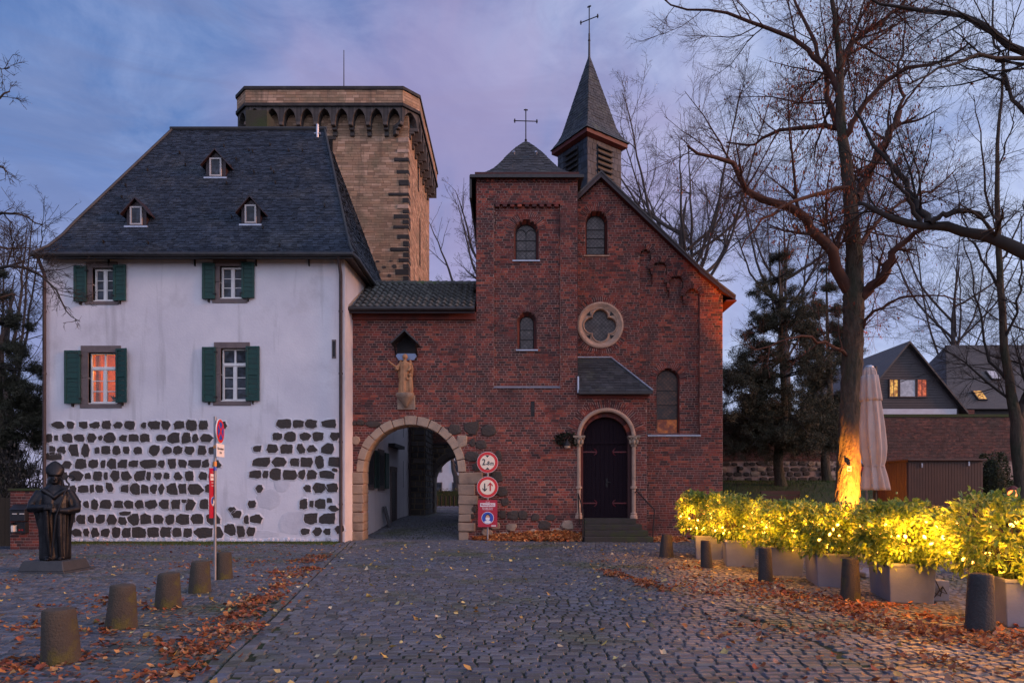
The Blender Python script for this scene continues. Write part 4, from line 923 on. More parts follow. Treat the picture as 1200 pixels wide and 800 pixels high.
# ---- nave gable
nx1 = X(847, NY); ax = X(703.5, NY); az = Z(211, NY); ez = Z(346, NY); nx0 = 2*ax-nx1
def rake(u): return az-(np.abs(u-ax))*(az-ez)/(nx1-ax)
W1 = opening(686, 712, 247, 298, NY); W2 = opening(770.5, 797.5, 431, 507.5, NY)
RX, RZc, RR = X(703.5, NY), Z(381, NY), 27*kn
fri = [(749.5,763,292,317),(764.5,782,306,336),(784,801,322.5,351),(802.5,820,338,338)]
pb = Z(509, NY)
def nave_rec(u, v):
    r = np.zeros(u.shape, bool)
    if v < pb: return r
    lim = Z(351, NY)
    for i, (a, b, t, foot) in enumerate(fri):
        x0, x1 = X(a, NY), X(b, NY); hw = (x1-x0)/2; zs = Z(t, NY)-hw; zf = Z(foot, NY)
        r |= in_arch(u, v, (x0+x1)/2, hw, pb-1, zs)
        if i < 3 and v < zf: r |= (u >= x1) & (u <= X(fri[i+1][0], NY))
    return r
def mask_nave(u, v):
    d = np.full(u.shape, np.nan); ins = (u > nx0) & (u < nx1) & (v < rake(u)); d[ins] = 0.0
    d[ins & nave_rec(u, v)] = 0.14
    d[in_arch(u, v, *W1)] = np.nan; d[in_arch(u, v, *W2)] = np.nan
    d[((u-RX)**2 + (v-RZc)**2) < (RR-.03)**2] = np.nan
    return d
nb = MB(); ND = 8.0
nb.box(nx1-.02, nx1, NY+.03, NY+ND, 0, ez-.05); nb.box(nx0, nx0+.02, NY+3.6, NY+ND, 0, ez-.05); nb.add([(nx0,NY+ND,0),(nx1,NY+ND,0),(nx1,NY+ND,ez),(ax,NY+ND,az),(nx0,NY+ND,ez)], [(0,1,2,3,4)])
nb.box(nx0+.1, nx1-.1, NY+.55, NY+.6, 0, ez)
nw = nb.build('nave_wall', M['brick'], chapel)
masonry('brickwork', nw, (0, NY, 0), (1,0,0), (0,-1,0), 0, az, mask_nave, nx0, nx1, 0.083, 0.25, (M['brick'], M['mortar']), seed=8)
rv = MB(); annulus_fill(rv, W1, NY, .07, .29); annulus_fill(rv, W2, NY+.13, .03, .20)
for (a, b, t, foot) in fri:
    x0, x1 = X(a, NY), X(b, NY); hw = (x1-x0)/2; ap = arch_poly((x0+x1)/2, Z(t, NY)-hw, hw, 10); ap = [(x1, Z(foot, NY))]+ap+[(x0, Z(foot, NY)+.1)]
    for p_, q_ in zip(ap, ap[1:]): rv.add([(p_[0],NY,p_[1]),(q_[0],NY,q_[1]),(q_[0],NY+.145,q_[1]),(p_[0],NY+.145,p_[1])], [(0,1,2,3)])
rv.box(X(749.5,NY)-.001, X(749.5,NY), NY, NY+.145, pb, Z(297, NY)); rv.box(X(820,NY), X(820,NY)+.001, NY, NY+.145, pb, Z(347, NY)); tag(rv.build('reveals', M['brick'], chapel), kind='stuff')
ring_bricks('brick_arch', chapel, W1[0], W1[3], W1[1]+.02, W1[1]+.27, NY, 28, (M['brick'], M['mortar']))
ring_bricks('brick_arch', chapel, W2[0], W2[3], W2[1]+.02, W2[1]+.25, NY+.14, 26, (M['brick'], M['mortar']))
ring_bricks('brick_ring', chapel, RX, RZc, RR+.01, RR+.20, NY, 80, (M['brick'], M['mortar']), a1=2*math.pi)
for i, (a, b, t, foot) in enumerate(fri):
    x0, x1 = X(a, NY), X(b, NY); hw = (x1-x0)/2
    ring_bricks('brick_arch', chapel, (x0+x1)/2, Z(t, NY)-hw, hw, hw+.17, NY, 13, (M['brick'], M['mortar']), proud=.035)
    if i < 3:
        xm = (X(b, NY)+X(fri[i+1][0], NY))/2; cb = MB(); cb.box(xm-.05, xm+.05, NY-.03, NY+.1, Z(foot, NY)-.02, Z(foot, NY)+.1); cb.box(xm-.03, xm+.03, NY-.01, NY+.1, Z(foot, NY)-.12, Z(foot, NY)-.02); cb.build('corbel', M['brick'], chapel)
round_window('window', W1, NY+.28, .07, 1, 4, M['leaded'], None)
round_window('window', W2, NY+.32, .03, 1, 4, [M['leaded_lit'], M['leaded_brown'], M['leaded_brown'], M['leaded_brown']], None)
q = MB(); q.prism([(W1[0]-W1[1]-.06, NY-.04, W1[2]-.08), (W1[0]-W1[1]-.06, NY-.04, W1[2]-.04), (W1[0]-W1[1]-.06, NY+.3, W1[2]+.06), (W1[0]-W1[1]-.06, NY+.3, W1[2]-.08)], (2*W1[1]+.12, 0, 0)); q.build('window_sill', M['sandstone_pale'], chapel, recalc=True)
q = MB(); q.prism([(X(759,NY), NY-.05, pb-.06), (X(759,NY), NY-.05, pb-.02), (X(759,NY), NY+.38, pb+.08), (X(759,NY), NY+.38, pb-.06)], (X(821,NY)-X(759,NY), 0, 0)); q.build('flashing', M['zinc'], chapel, recalc=True)
# quatrefoil window
rs = MB(); K = 64
def prof_ring(r0, y0, r1, y1, mb=rs):
    for i in range(K):
        s, e = 2*math.pi*i/K, 2*math.pi*(i+1)/K
        mb.add([(RX+r*math.cos(t), y, RZc+r*math.sin(t)) for r, y, t in ((r0,y0,s),(r1,y1,s),(r1,y1,e),(r0,y0,e))], [(0,1,2,3)])
for a, b in zip([(RR,NY+.02),(RR,NY-.045),(RR-.06,NY-.055),(RR-.13,NY-.02),(RR-.16,NY+.0),(RR-.20,NY+.01)], [(RR,NY-.045),(RR-.06,NY-.055),(RR-.13,NY-.02),(RR-.16,NY+.0),(RR-.20,NY+.01),(RR-.20,NY+.06)]): prof_ring(a[0], a[1], b[0], b[1])
lobe_r, lobe_d = RR*.335, RR*.36
def quat(t):                                          # radius of the quatrefoil outline in direction t
    best = 0
    for k in range(4):
        c = k*math.pi/2; dd = math.cos(t-c)*lobe_d; q = lobe_r**2-(lobe_d*math.sin(t-c))**2
        if q >= 0 and dd+math.sqrt(q) > best: best = dd+math.sqrt(q)
    return best
Kq = 128
for i in range(Kq):
    s, e = 2*math.pi*i/Kq, 2*math.pi*(i+1)/Kq; q0, q1 = quat(s), quat(e)
    def pp(r, y, t): return (RX+r*math.cos(t), y, RZc+r*math.sin(t))
    rs.add([pp(RR-.19,NY+.04,s),pp(q0+.055,NY+.02,s),pp(q1+.055,NY+.02,e),pp(RR-.19,NY+.04,e)], [(0,1,2,3)])
    rs.add([pp(q0+.055,NY+.02,s),pp(q0+.03,NY-.01,s),pp(q1+.03,NY-.01,e),pp(q1+.055,NY+.02,e)], [(0,1,2,3)])
    rs.add([pp(q0+.03,NY-.01,s),pp(q0,NY+.02,s),pp(q1,NY+.02,e),pp(q1+.03,NY-.01,e)], [(0,1,2,3)])
    rs.add([pp(q0,NY+.02,s),pp(q0,NY+.2,s),pp(q1,NY+.2,e),pp(q1,NY+.02,e)], [(0,1,2,3)])
for k in range(4):                                    # pierced spandrels
    t = math.pi/4+k*math.pi/2; c = Vector((RX+RR*.665*math.cos(t), NY+.012, RZc+RR*.665*math.sin(t))); ur = Vector((math.cos(t),0,math.sin(t))); ut = Vector((-math.sin(t),0,math.cos(t)))
    rs.add([c+ur*.07+ut*.09, c+ur*.07-ut*.09, c-ur*.07], [(0,1,2)], 1)
rose = rs.build('quatrefoil_window', [M['sandstone_pale'], M['iron']], chapel)
gq = MB(); gq.add([(RX+RR*.8*math.cos(2*math.pi*i/32), NY+.16, RZc+RR*.8*math.sin(2*math.pi*i/32)) for i in range(32)], [list(range(32))]); gq.build('pane', M['leaded'], rose)
# nave roof with barge boards
def rk(x, up=0): return az-abs(x-ax)*(az-ez)/(nx1-ax)+up
nr = MB(); pts = []
ovx = .38
for x in (nx1+ovx, nx1-.55): pts.append((x, 0))
zk = rk(nx1-.9)+.12
right = [(ax, az+.20), (nx1-.9, zk), (nx1-.2, rk(nx1-.2)+.17), (nx1+ovx, rk(nx1+ovx)+.27)]
left = [(2*ax-x, z) for x, z in right[1:]]
line = left[::-1] + right
for y0, y1 in ((NY-.22, NY+ND+.2),):
    for a, b in zip(line, line[1:]): nr.add([(a[0],y0,a[1]),(b[0],y0,b[1]),(b[0],y1,b[1]),(a[0],y1,a[1])], [(0,1,2,3)]); nr.add([(a[0],y0,a[1]-.1),(b[0],y0,b[1]-.1),(b[0],y1,b[1]-.1),(a[0],y1,a[1]-.1)], [(0,3,2,1)])
nroof = nr.build('nave_roof', M['slate_old'], chapel)
bb = MB(); b2 = MB()
for a, b in zip(right, right[1:]):
    bb.prism([(a[0],NY-.235,a[1]-.20),(b[0],NY-.235,b[1]-.16),(b[0],NY-.235,b[1]-.03),(a[0],NY-.235,a[1]-.03)], (0,.06,0)); b2.prism([(a[0],NY-.26,a[1]-.04),(b[0],NY-.26,b[1]-.04),(b[0],NY-.26,b[1]+.03),(a[0],NY-.26,a[1]+.03)], (0,.10,0))
for a, b in zip(left, left[1:]):
    pass
la, lb = (ax, az+.20), (2*ax-(nx1-.9), zk)
bb.prism([(la[0],NY-.235,la[1]-.20),(la[0],NY-.235,la[1]-.03),(lb[0],NY-.235,lb[1]-.03),(lb[0],NY-.235,lb[1]-.20)], (0,.06,0)); b2.prism([(la[0],NY-.26,la[1]-.04),(la[0],NY-.26,la[1]+.03),(lb[0],NY-.26,lb[1]+.03),(lb[0],NY-.26,lb[1]-.04)], (0,.10,0))
bb.build('barge_board', M['wood_dark'], nroof, recalc=True); b2.build('verge', M['slate_old'], nroof, recalc=True)
so = MB()
for a, b in zip(right, right[1:]): so.add([(a[0],NY-.2,a[1]-.19),(b[0],NY-.2,b[1]-.155),(b[0],NY,b[1]-.155),(a[0],NY,a[1]-.19)], [(0,1,2,3)])
a = right[-1]; so.box(a[0]-.35, a[0]+.02, NY-.28, NY+1.5, a[1]-.20, a[1]-.155); so.build('soffit', M['barge_red'], nroof)

# ---- ridge turret with spire
SX, SY = X(690.5, 25.7), 25.7; ks = SY/F; rot = R(35)
def sq(r, t, k): a = rot+math.pi/2*k-math.pi*.75; return (SX+r*math.sqrt(2)*math.cos(a), SY+r*math.sqrt(2)*math.sin(a), t)
bz0, bz1 = az-2.6, Z(170, SY); bw = 0.88
bl = MB()
for k in range(4): bl.add([sq(bw,bz0,k), sq(bw,bz0,k+1), sq(bw,bz1+.1,k+1), sq(bw,bz1+.1,k)], [(0,1,2,3)])
bel = bl.build('belfry', M['slate'], chapel); bs = MB()
for k in range(4):
    slates(bs, lambda t, k=k: sq(bw, bz0+(bz1-bz0)*t, k), lambda t, k=k: sq(bw, bz0+(bz1-bz0)*t, k+1), frange(0, 1, .045), .2, .014, seed=60+k)
tag(bs.build('slates', M['slate'], bel), kind='stuff')
for k in range(4):                                    # louvred sound openings, each louvre its own board
    a, b = Vector(sq(bw,0,k)), Vector(sq(bw,0,k+1)); c = (a+b)/2; e = (b-a).normalized(); nrm = Vector((e.y,-e.x,0)); hw = .37; z0, z1 = Z(222, SY), Z(184, SY)
    L = MB(); L.obox(c+nrm*.02+Vector((0,0,(z0+z1)/2)), e*hw, nrm*.03, Vector((0,0,(z1-z0)/2))); lo = L.build('sound_opening', M['iron'], bel)
    for j in range(6):
        z = z0+(z1-z0)*(j+.5)/6; MB().obox(c+nrm*.08+Vector((0,0,z)), e*(hw-.02), (nrm*.05+Vector((0,0,-.045))), (nrm*.012+Vector((0,0,.012)))).build('louvre', M['slate_old'], lo)
sE, sA = Z(173, SY), Z(66, SY); sr0 = 1.08
def sprad(t): return sr0*((1-t)*.83 + .17*max(0, 1-t/.19)**2 + .02)
def sface(k):
    return (lambda t: sq(sprad(t), sE+(sA-sE)*t, k)), (lambda t: sq(sprad(t), sE+(sA-sE)*t, k+1))
sp = MB(); ss = MB()
for k in range(4):
    a, b = sface(k); tv = frange(0, 1, .05)
    for s, e in zip(tv, tv[1:]): sp.add([a(s), b(s), b(e), a(e)], [(0,1,2,3)])
    slates(ss, a, b, frange(0, .96, .035), .2, .013, seed=80+k)
sp.add([sq(sr0,sE-.01,k) for k in range(4)], [(3,2,1,0)])
spo = sp.build('spire', M['slate_old'], chapel); tag(ss.build('slates', M['slate_old'], spo), kind='stuff')
eb = MB()
for k in range(4):
    a, b = Vector(sq(sr0-.02,sE-.16,k)), Vector(sq(sr0-.02,sE-.16,k+1)); a2, b2_ = Vector(sq(bw+.02,sE-.24,k)), Vector(sq(bw+.02,sE-.24,k+1))
    eb.add([a, b, b+Vector((0,0,.15)), a+Vector((0,0,.15))], [(0,1,2,3)]); eb.add([a2, b2_, b, a], [(0,1,2,3)])
eb.build('eaves_board', M['barge_red'], spo)
fn = MB(); fn.loft([(SX,SY,sA-.35,.10,.10),(SX,SY,sA,.045,.045),(SX,SY,sA+.9,.035,.035)], 10); fn.build('finial', M['slate_old'], spo, smooth=40)
iron_cross('cross', (SX, SY, sA+.6), Z(8, SY)-sA-.6, .36, Z(23, SY)-sA-.6, chapel, R(-30), .022)

# ---- porch roof, portal, steps
pE, pT = Z(458, GY-.3), Z(420, NY)                    # eaves height, top against the nave wall
pa, pb_, pc, pd = (tx1, GY-.30, pE), (X(765,GY-.3), GY-.30, pE), (X(716,NY), NY-.02, pT), (tx1, NY-.02, pT)
pe = (X(765,GY-.3), NY-.02, pE)
pr_ = MB(); pr_.add([pa, pb_, pc, pd], [(0,1,2,3)]); pr_.add([pb_, pe, pc], [(0,1,2)]); pr_.add([pa, pe, pb_], [(0,1,2)])
prf = pr_.build('porch_roof', M['slate_old'], chapel); ps = MB()
ml = lambda a, b: (lambda t: tuple(Vector(a).lerp(Vector(b), t)))
slates(ps, ml(pa, pd), ml(pb_, pc), frange(0, 1, .075), .22, .015, seed=101); slates(ps, ml(pb_, pc), ml(pe, pc), frange(0, .95, .075), .22, .015, seed=102); tag(ps.build('slates', M['slate_old'], prf), kind='stuff')
ze = MB(); ze.tube([Vector(pd)+Vector((0,-.02,.03)), Vector(pc)+Vector((0,-.02,.03)), Vector(pb_)+Vector((0,0,.03))], .028, 6); ze.box(tx1-.03, tx1+.02, GY-.25, GY+.0, pE-.05, pE+.5); ze.build('lead_flashing', M['zinc'], prf)
eb = MB(); eb.box(tx1, X(765,GY-.3), GY-.33, GY-.28, pE-.10, pE-.005); eb.build('eaves_board', M['zinc_dark'], prf)
cn = MB(); cn.box(tx1+.01, px1+.04, GY-.07, GY+.01, PZ-.14, PZ-.06); cn.box(tx1+.01, px1+.08, GY-.14, GY+.01, PZ-.06, PZ+.08); cn.build('porch_cornice', M['brick'], chapel)
# portal: inner brick order, roll moulding, colonnettes, capitals
ord_ = MB(); r1, r0 = DR, .765; y = GY+.20
poly = []
for s in (-1, 1): ord_.box(DX+(r0 if s > 0 else -r1), DX+(r1 if s > 0 else -r0), y, y+.2, D0-.1, DZ)
for i in range(20):
    s, e = math.pi*i/20, math.pi*(i+1)/20; ord_.prism([(DX+r*math.cos(t), y, DZ+r*math.sin(t)) for r, t in ((r0,s),(r1,s),(r1,e),(r0,e))], (0,.2,0))
ord_.build('portal_order', M['brick'], chapel, recalc=True)
rm_ = MB(); rm_.tube([(DX+(.93)*math.cos(t), GY+.02, DZ+.05+(.93)*math.sin(t)) for t in [math.pi*i/32 for i in range(33)]], .074, 12)
rm_.build('roll_moulding', M['sandstone_pale'], chapel, smooth=True)
for s in (-1, 1):
    x = DX+s*.93; cl = MB(); zb, zc2 = D0-.02, DZ-.26
    cl.loft([(x,GY+.02,zb,.13,.13),(x,GY+.02,zb+.10,.13,.13),(x,GY+.02,zb+.13,.10,.10),(x,GY+.02,zb+.18,.115,.115),(x,GY+.02,zb+.22,.07,.07),(x,GY+.02,zb+1.0,.07,.07),(x,GY+.02,zb+1.02,.11,.11),(x,GY+.02,zb+1.09,.11,.11),(x,GY+.02,zb+1.11,.07,.07),(x,GY+.02,zc2,.068,.068)], 14)
    cl.build('colonnette', M['sandstone_pale'], chapel, smooth=35)
    cp = MB(); cp.loft([(x,GY+.0,zc2,.10,.10),(x,GY+.0,zc2+.08,.11,.12),(x,GY,zc2+.2,.17,.16),(x,GY,zc2+.3,.19,.17)], 4, 0); cp.box(x-.20, x+.20, GY-.16, GY+.16, zc2+.3, zc2+.36)
    for i in range(6):
        a = math.pi*2*i/6+.3; cp.ball((x+.13*math.cos(a), GY+.12*math.sin(a), zc2+.16), (.05,.05,.09), 8, 6); cp.ball((x+.16*math.cos(a+.5), GY+.14*math.sin(a+.5), zc2+.27), .045, 8, 6)
    cp.build('capital', M['sandstone'], chapel, smooth=30)
dr = MB(); y = GY+.42; dw = r0; zd = D0
tr_z = DZ-.10
dr.add([(DX-dw, y, tr_z), (DX+dw, y, tr_z)] + [(DX+dw*math.cos(t), y, DZ+dw*math.sin(t)) for t in [math.pi*i/20 for i in range(21)]], [list(range(23))])
dr.box(DX-dw, DX+dw, y-.06, y+.02, tr_z-.05, tr_z+.05); dr.box(DX-dw, DX+dw, y-.03, y+.05, zd-.1, zd+.14)
door = dr.build('door', M['door'], chapel, recalc=True)
for i in range(10):                                   # tympanum boards and the boards of both leaves
    x0, x1 = DX-dw+2*dw*i/10+.003, DX-dw+2*dw*(i+1)/10-.003
    h0 = math.sqrt(max(dw**2-(x0-DX)**2, 0)); h1 = math.sqrt(max(dw**2-(x1-DX)**2, 0))
    MB().prism([(x0, y-.02, tr_z+.05), (x1, y-.02, tr_z+.05), (x1, y-.02, max(DZ+h1-.01, tr_z+.06)), (x0, y-.02, max(DZ+h0-.01, tr_z+.06))], (0,.02,0)).build('plank', M['door'], door, recalc=True)
    MB().box(x0, x1, y-.02-.008*(i in (4, 5)), y+.01, zd+.14, tr_z-.05).build('plank', M['door'], door)
for s in (-1, 1):
    for zz in (zd+.50, tr_z-.32):
        hs = MB(); x0, x1 = DX+s*(dw-.01), DX+s*.27; hs.box(min(x0,x1), max(x0,x1), y-.045, y-.02, zz-.022, zz+.022)
        for d in (-1, 1): hs.tube([(x1, y-.035, zz), (x1+s*.03, y-.035, zz+d*.06), (x1+s*.10, y-.035, zz+d*.12)], [.02,.018,.01], 6)
        hs.build('strap_hinge', M['door_red'], door)
hd = MB(); hd.box(DX+.04, DX+.10, y-.05, y-.028, zd+1.05, zd+1.35); hd.tube([(DX+.07, y-.05, zd+1.22), (DX+.07, y-.10, zd+1.22), (DX+.20, y-.10, zd+1.20)], .014, 6); hd.build('handle', M['iron'], door)
M['step_stone'] = mat('step_stone', (0.04, 0.036, 0.036), (0.028, 0.03, 0.022), 4, 0.85, 0.5, 30, c3=(0.045, 0.06, 0.018), s3=2.0, t3=(0.48, 0.7))
steps = thing('entrance_steps', (DX, GY-.5, 0), 'four dark mossy stone steps up to the arched chapel door', 'steps')
sx0 = X(681, GY)
for i, (xr, yy) in enumerate(((758, 1.06), (754, .78), (749, .50), (744, .22))):
    z0, z1 = i*.185, (i+1)*.185-.004; xo = sx0+i*.03
    MB().box(xo, X(xr, GY), GY-yy, GY+.1 if i < 3 else GY+.6, z0, z1).build('step', M['step_stone'], steps, bevel=.015, seg=2)
for s, pts in (('l', [(679,614,.2),(677.5,578,.25),(683,597,.8),(683,630,.85)]), ('r', [(765,628,1.0),(767,597,1.0),(746,575,.15),(744,577,.02)])):
    q = [P(a, b, GY-c) for a, b, c in pts]; ra = thing('handrail', (q[0].x, q[0].y, 0), 'thin dark iron handrail on the ' + ('lamp side of the chapel steps' if s == 'l' else 'hedge side of the chapel steps'), 'handrail', 'handrails of the chapel steps')
    h = MB(); h.tube(q, .02, 8); h.build('rail', M['iron'], ra, smooth=40)
    h = MB(); w = q[-1] if s == 'l' else q[0]; h.tube([w, (w.x, w.y, .0)], .018, 8); h.build('post', M['iron'], ra, smooth=40)
# wall lamp beside the door
lq = P(664, 517, GY); lamp = thing('wall_lamp', lq, 'small unlit hooded lamp on the brick wall beside the chapel door', 'lamp')
m = MB(); m.tube([lq+Vector((0,.02,.0)), lq+Vector((0,-.10,.08)), lq+Vector((0,-.22,.05)), lq+Vector((0,-.26,-.02))], .018, 8); m.box(lq.x-.04, lq.x+.04, lq.y-.02, lq.y+.02, lq.z-.08, lq.z+.08); m.build('arm', M['iron'], lamp, smooth=40)
c = lq+Vector((0,-.26,0)); m = MB(); m.loft([(c.x,c.y,c.z-.17,.15,.15),(c.x,c.y,c.z-.10,.13,.13),(c.x,c.y,c.z-.02,.05,.05),(c.x,c.y,c.z+.03,.03,.03)], 14); m.build('shade', M['iron'], lamp, smooth=40)
m = MB(); m.ball(c+Vector((0,0,-.19)), (.105,.105,.07), 12, 8); m.build('globe', mat('milk_glass', (0.6, 0.45, 0.33), rough=0.3), lamp, smooth=True)
M['ivy_dark'] = mat('ivy_dark', (0.012, 0.016, 0.010), (0.02, 0.025, 0.012), 4, 0.8, island=0.4)
# a scrap of dark creeper round the lamp
def leaf_cloud(name, parent, c, r3, count, ll, lw, m, seed, up=0.3, hang=0.0, label=None, cat=None):
    rg = np.random.default_rng(seed); d = rg.normal(0, 1, (count, 3)); d /= np.linalg.norm(d, axis=1)[:, None]
    pos = np.array(c) + d * np.array(r3) * rg.uniform(0.35, 1.0, count)[:, None]**0.6
    return leaves_at(name, parent, pos, d, ll, lw, m, rg, up, hang)
def leaves_at(name, parent, pos, d, ll, lw, m, rg, up=0.3, hang=0.0, fold=0.25):
    """pointed leaves: stalk, two half blades folded along the midrib, drooping tip"""
    K = len(pos); a = d + rg.normal(0, 0.55, (K, 3)); a[:,2] += up - hang; a /= np.linalg.norm(a, axis=1)[:, None]
    s = np.cross(a, np.array([0,0,1.0]) + rg.normal(0, .35, (K, 3))); s /= (np.linalg.norm(s, axis=1)[:, None]+1e-9); n = np.cross(s, a)
    L = (ll*rg.uniform(0.65, 1.25, K))[:, None]; W = (lw*rg.uniform(0.7, 1.2, K))[:, None]; dr = rg.uniform(0.0, 0.3, K)[:, None]
    z1 = np.array([0,0,1.0]); V = np.zeros((K, 8, 3)); V[:,0] = pos; V[:,1] = pos+a*L*.30+s*W*.85+n*W*fold; V[:,2] = pos+a*L*.30-s*W*.85+n*W*fold
    V[:,3] = pos+a*L*.62+s*W*.9+n*W*fold-z1*L*dr*.3; V[:,4] = pos+a*L*.62-s*W*.9+n*W*fold-z1*L*dr*.3; V[:,5] = pos+a*L*.30; V[:,6] = pos+a*L*.62-z1*L*dr*.3; V[:,7] = pos+a*L-z1*L*dr
    f = np.array([(0,1,5),(0,5,2),(1,3,6),(1,6,5),(5,6,4),(5,4,2),(3,7,6),(6,7,4)]); off = np.array(wloc(parent)) if parent is not None else 0
    Fq = (np.arange(K)[:,None,None]*8+f[None]).reshape(-1,3)
    o = link(name, mesh_np(name, V.reshape(-1,3)-off, Fq, m), parent); tag(o, kind='stuff'); return o
iv = thing('wall_creeper', lq+Vector((-.15,-.05,.05)), 'dark patch of withered creeper behind the small wall lamp', 'plant')
leaf_cloud('foliage', iv, lq+Vector((0,-.05,.05)), (.42,.06,.22), 420, .10, .035, M['ivy_dark'], 5)
# ================================================================== OLD TOWER BEHIND THE HOUSE
TY = 31.0; kt = TY/F
tX0, tX1 = X(288, TY), X(478.5, TY); TB = TY+(tX1-tX0)      # square plan
tower = thing('old_tower', ((tX0+tX1)/2, (TY+TB)/2, 0), 'massive tan stone tower with overhanging battlement on dark corbels', 'tower')
cz0, cz1, pz1 = Z(157, TY), Z(129, TY), Z(101, TY-.55)-.14      # corbel foot, parapet foot, parapet top
tm = MB(); tm.box(tX0+.05, tX1-.05, TY+.05, TB-.05, 0, cz1)
tcore = tm.build('wall', M['tuff_mortar'], tower)
def mask_tf(u, v): 
    d = np.zeros(u.shape); d[(u < X(320, TY)) & (v < 11)] = np.nan; return d
masonry('ashlar', tcore, (0, TY, 0), (1,0,0), (0,-1,0), 6.5, cz1, mask_tf, tX0, tX1, 0.125, 0.40, (M['tuff'], M['tuff_mortar']), seed=31, lvar=.35, joint=.012, proud=.018, du=.05)
M['basalt_wall'] = mat('basalt_wall', (0.05, 0.045, 0.045), (0.08, 0.07, 0.065), 3, 0.9, 0.5, 25, island=0.4, palette=[(0.045,0.042,0.044),(0.06,0.054,0.052),(0.036,0.034,0.036),(0.075,0.062,0.056)])
masonry('ashlar', tcore, (tX1, TY, 0), (0,1,0), (1,0,0), 0, cz1, lambda u, v: np.zeros_like(u), 0, TB-TY, 0.125, 0.40, (M['tuff'], M['tuff_mortar']), seed=32, lvar=.35, joint=.012, proud=.02, du=.05)
M['quoin_black'] = mat('quoin_black', (0.022,0.020,0.020), (0.035,0.031,0.03), 5, .85, .5, 25)
# black quoins at the corner
for j, (y, w, h, pale) in enumerate(((160,45,22,1),(208,48,16,1),(245,60,16,0),(297,50,16,0),(343,40,24,0),(392,85,12,0),(418,25,22,0),(445,48,18,1),(466,24,16,0),(487,62,20,0),(510,24,18,0),(532,64,14,0),(573,48,20,0),(603,22,22,0),(627,76,16,0),(650,22,22,0),(673,42,16,0),(699,22,20,0),(723,56,26,0),(757,22,34,0))):
    py = 120+y/3.636; w = w/3.636*kt; h = h/3.636*kt; z = Z(py, TY)
    q = MB().box(tX1-w, tX1+.03, TY-.03-.01*(j%3), TY+random.uniform(.25,.6), z-h/2, z+h/2).build('quoin', M['sandstone_pale'] if pale else M['quoin_black'], tower, bevel=.02)
for j, (a, b, w, h) in enumerate(((155,678,20,10),(212,676,18,8),(138,704,14,12),(183,702,20,14),(226,700,24,20),(160,722,18,16),(205,738,20,16),(182,770,16,16))):
    vs, fs = rough_stone((X(400+a/3.636, TY), Z(120+b/3.636, TY)), w/3.636*kt, h/3.636*kt, .03, TY, 300+j); MB().add(vs, fs).build('stone', M['basalt'], tower)
M['void'] = mat('void', (0.008, 0.007, 0.007), rough=0.95)
for (y0, y1, z0, z1) in ((34.0, 34.3, Z(222, 34), Z(195, 34)), (34.6, 34.9, Z(310, 34.6), Z(256, 34.6)), (34.6,34.9,Z(345,34.6),Z(325,34.6))):
    s = MB(); s.box(tX1-.1, tX1+.035, y0, y1, z0, z1); s.build('arrow_slit', M['void'], tower)
wn_ = MB(); a, b = X(383, TY), X(394, TY); wn_.box(a, b, TY-.06, TY+.1, Z(164, TY), Z(160, TY)); wn_.box(a, b-.05, TY-.05, TY+.1, Z(185, TY), Z(182, TY)); wn_.box(X(386,TY), X(390,TY), TY-.04, TY+.05, Z(182, TY), Z(164, TY), 1); wn_.build('window_slit', [M['basalt'], M['void']], tower)
# battlement: octagonal parapet on corbels with pointed arches
OV = .50; ch_ = .70
oct_ = [(tX0-OV+ch_, TY-OV), (tX1+OV-ch_, TY-OV), (tX1+OV, TY-OV+ch_), (tX1+OV, TB+OV-ch_), (tX1+OV-ch_, TB+OV), (tX0-OV+ch_, TB+OV), (tX0-OV, TB+OV-ch_), (tX0-OV, TY-OV+ch_)]
par = MB(); N8 = 8
for i in range(N8):
    a, b = oct_[i], oct_[(i+1)%8]; par.add([(*a,cz1),(*b,cz1),(*b,pz1),(*a,pz1)], [(0,1,2,3)])
par.add([(*p, pz1) for p in oct_], [list(range(8))]); par.add([(*p, cz1) for p in oct_], [list(range(7,-1,-1))])
paro = par.build('parapet', M['tuff_mortar'], tower)
for i in range(3):
    a, b = Vector((*oct_[i],0)), Vector((*oct_[i+1],0)); e = (b-a).normalized(); L = (b-a).length
    masonry('ashlar', paro, a, e, Vector((e.y,-e.x,0)), cz1, pz1, lambda u, v: np.zeros_like(u), 0, L, .14, .42, (M['tuff'], M['tuff_mortar']), seed=40+i, lvar=.35, proud=.012, thick=.03, du=.05)
a, b = Vector((*oct_[7],0)), Vector((*oct_[0],0)); e = (b-a).normalized(); masonry('ashlar', paro, a, e, Vector((e.y,-e.x,0)), cz1, pz1, lambda u, v: np.zeros_like(u), 0, (b-a).length, .14, .42, (M['tuff'], M['tuff_mortar']), seed=47, lvar=.35, proud=.012, thick=.03, du=.05)
def offs(d): 
    c = Vector(((tX0+tX1)/2, (TY+TB)/2)); return [((p[0]-c.x)*(1+d/5)+c.x, (p[1]-c.y)*(1+d/5)+c.y) for p in oct_]
for nm, z0, z1, d in (('coping', pz1, pz1+.14, .07), ('string_course', cz1-.12, cz1+.02, .06)):
    o2 = offs(d); m = MB(); m.prism([(*p, z0) for p in o2], (0,0,z1-z0)); m.build(nm, M['basalt_wall'], paro, recalc=True)
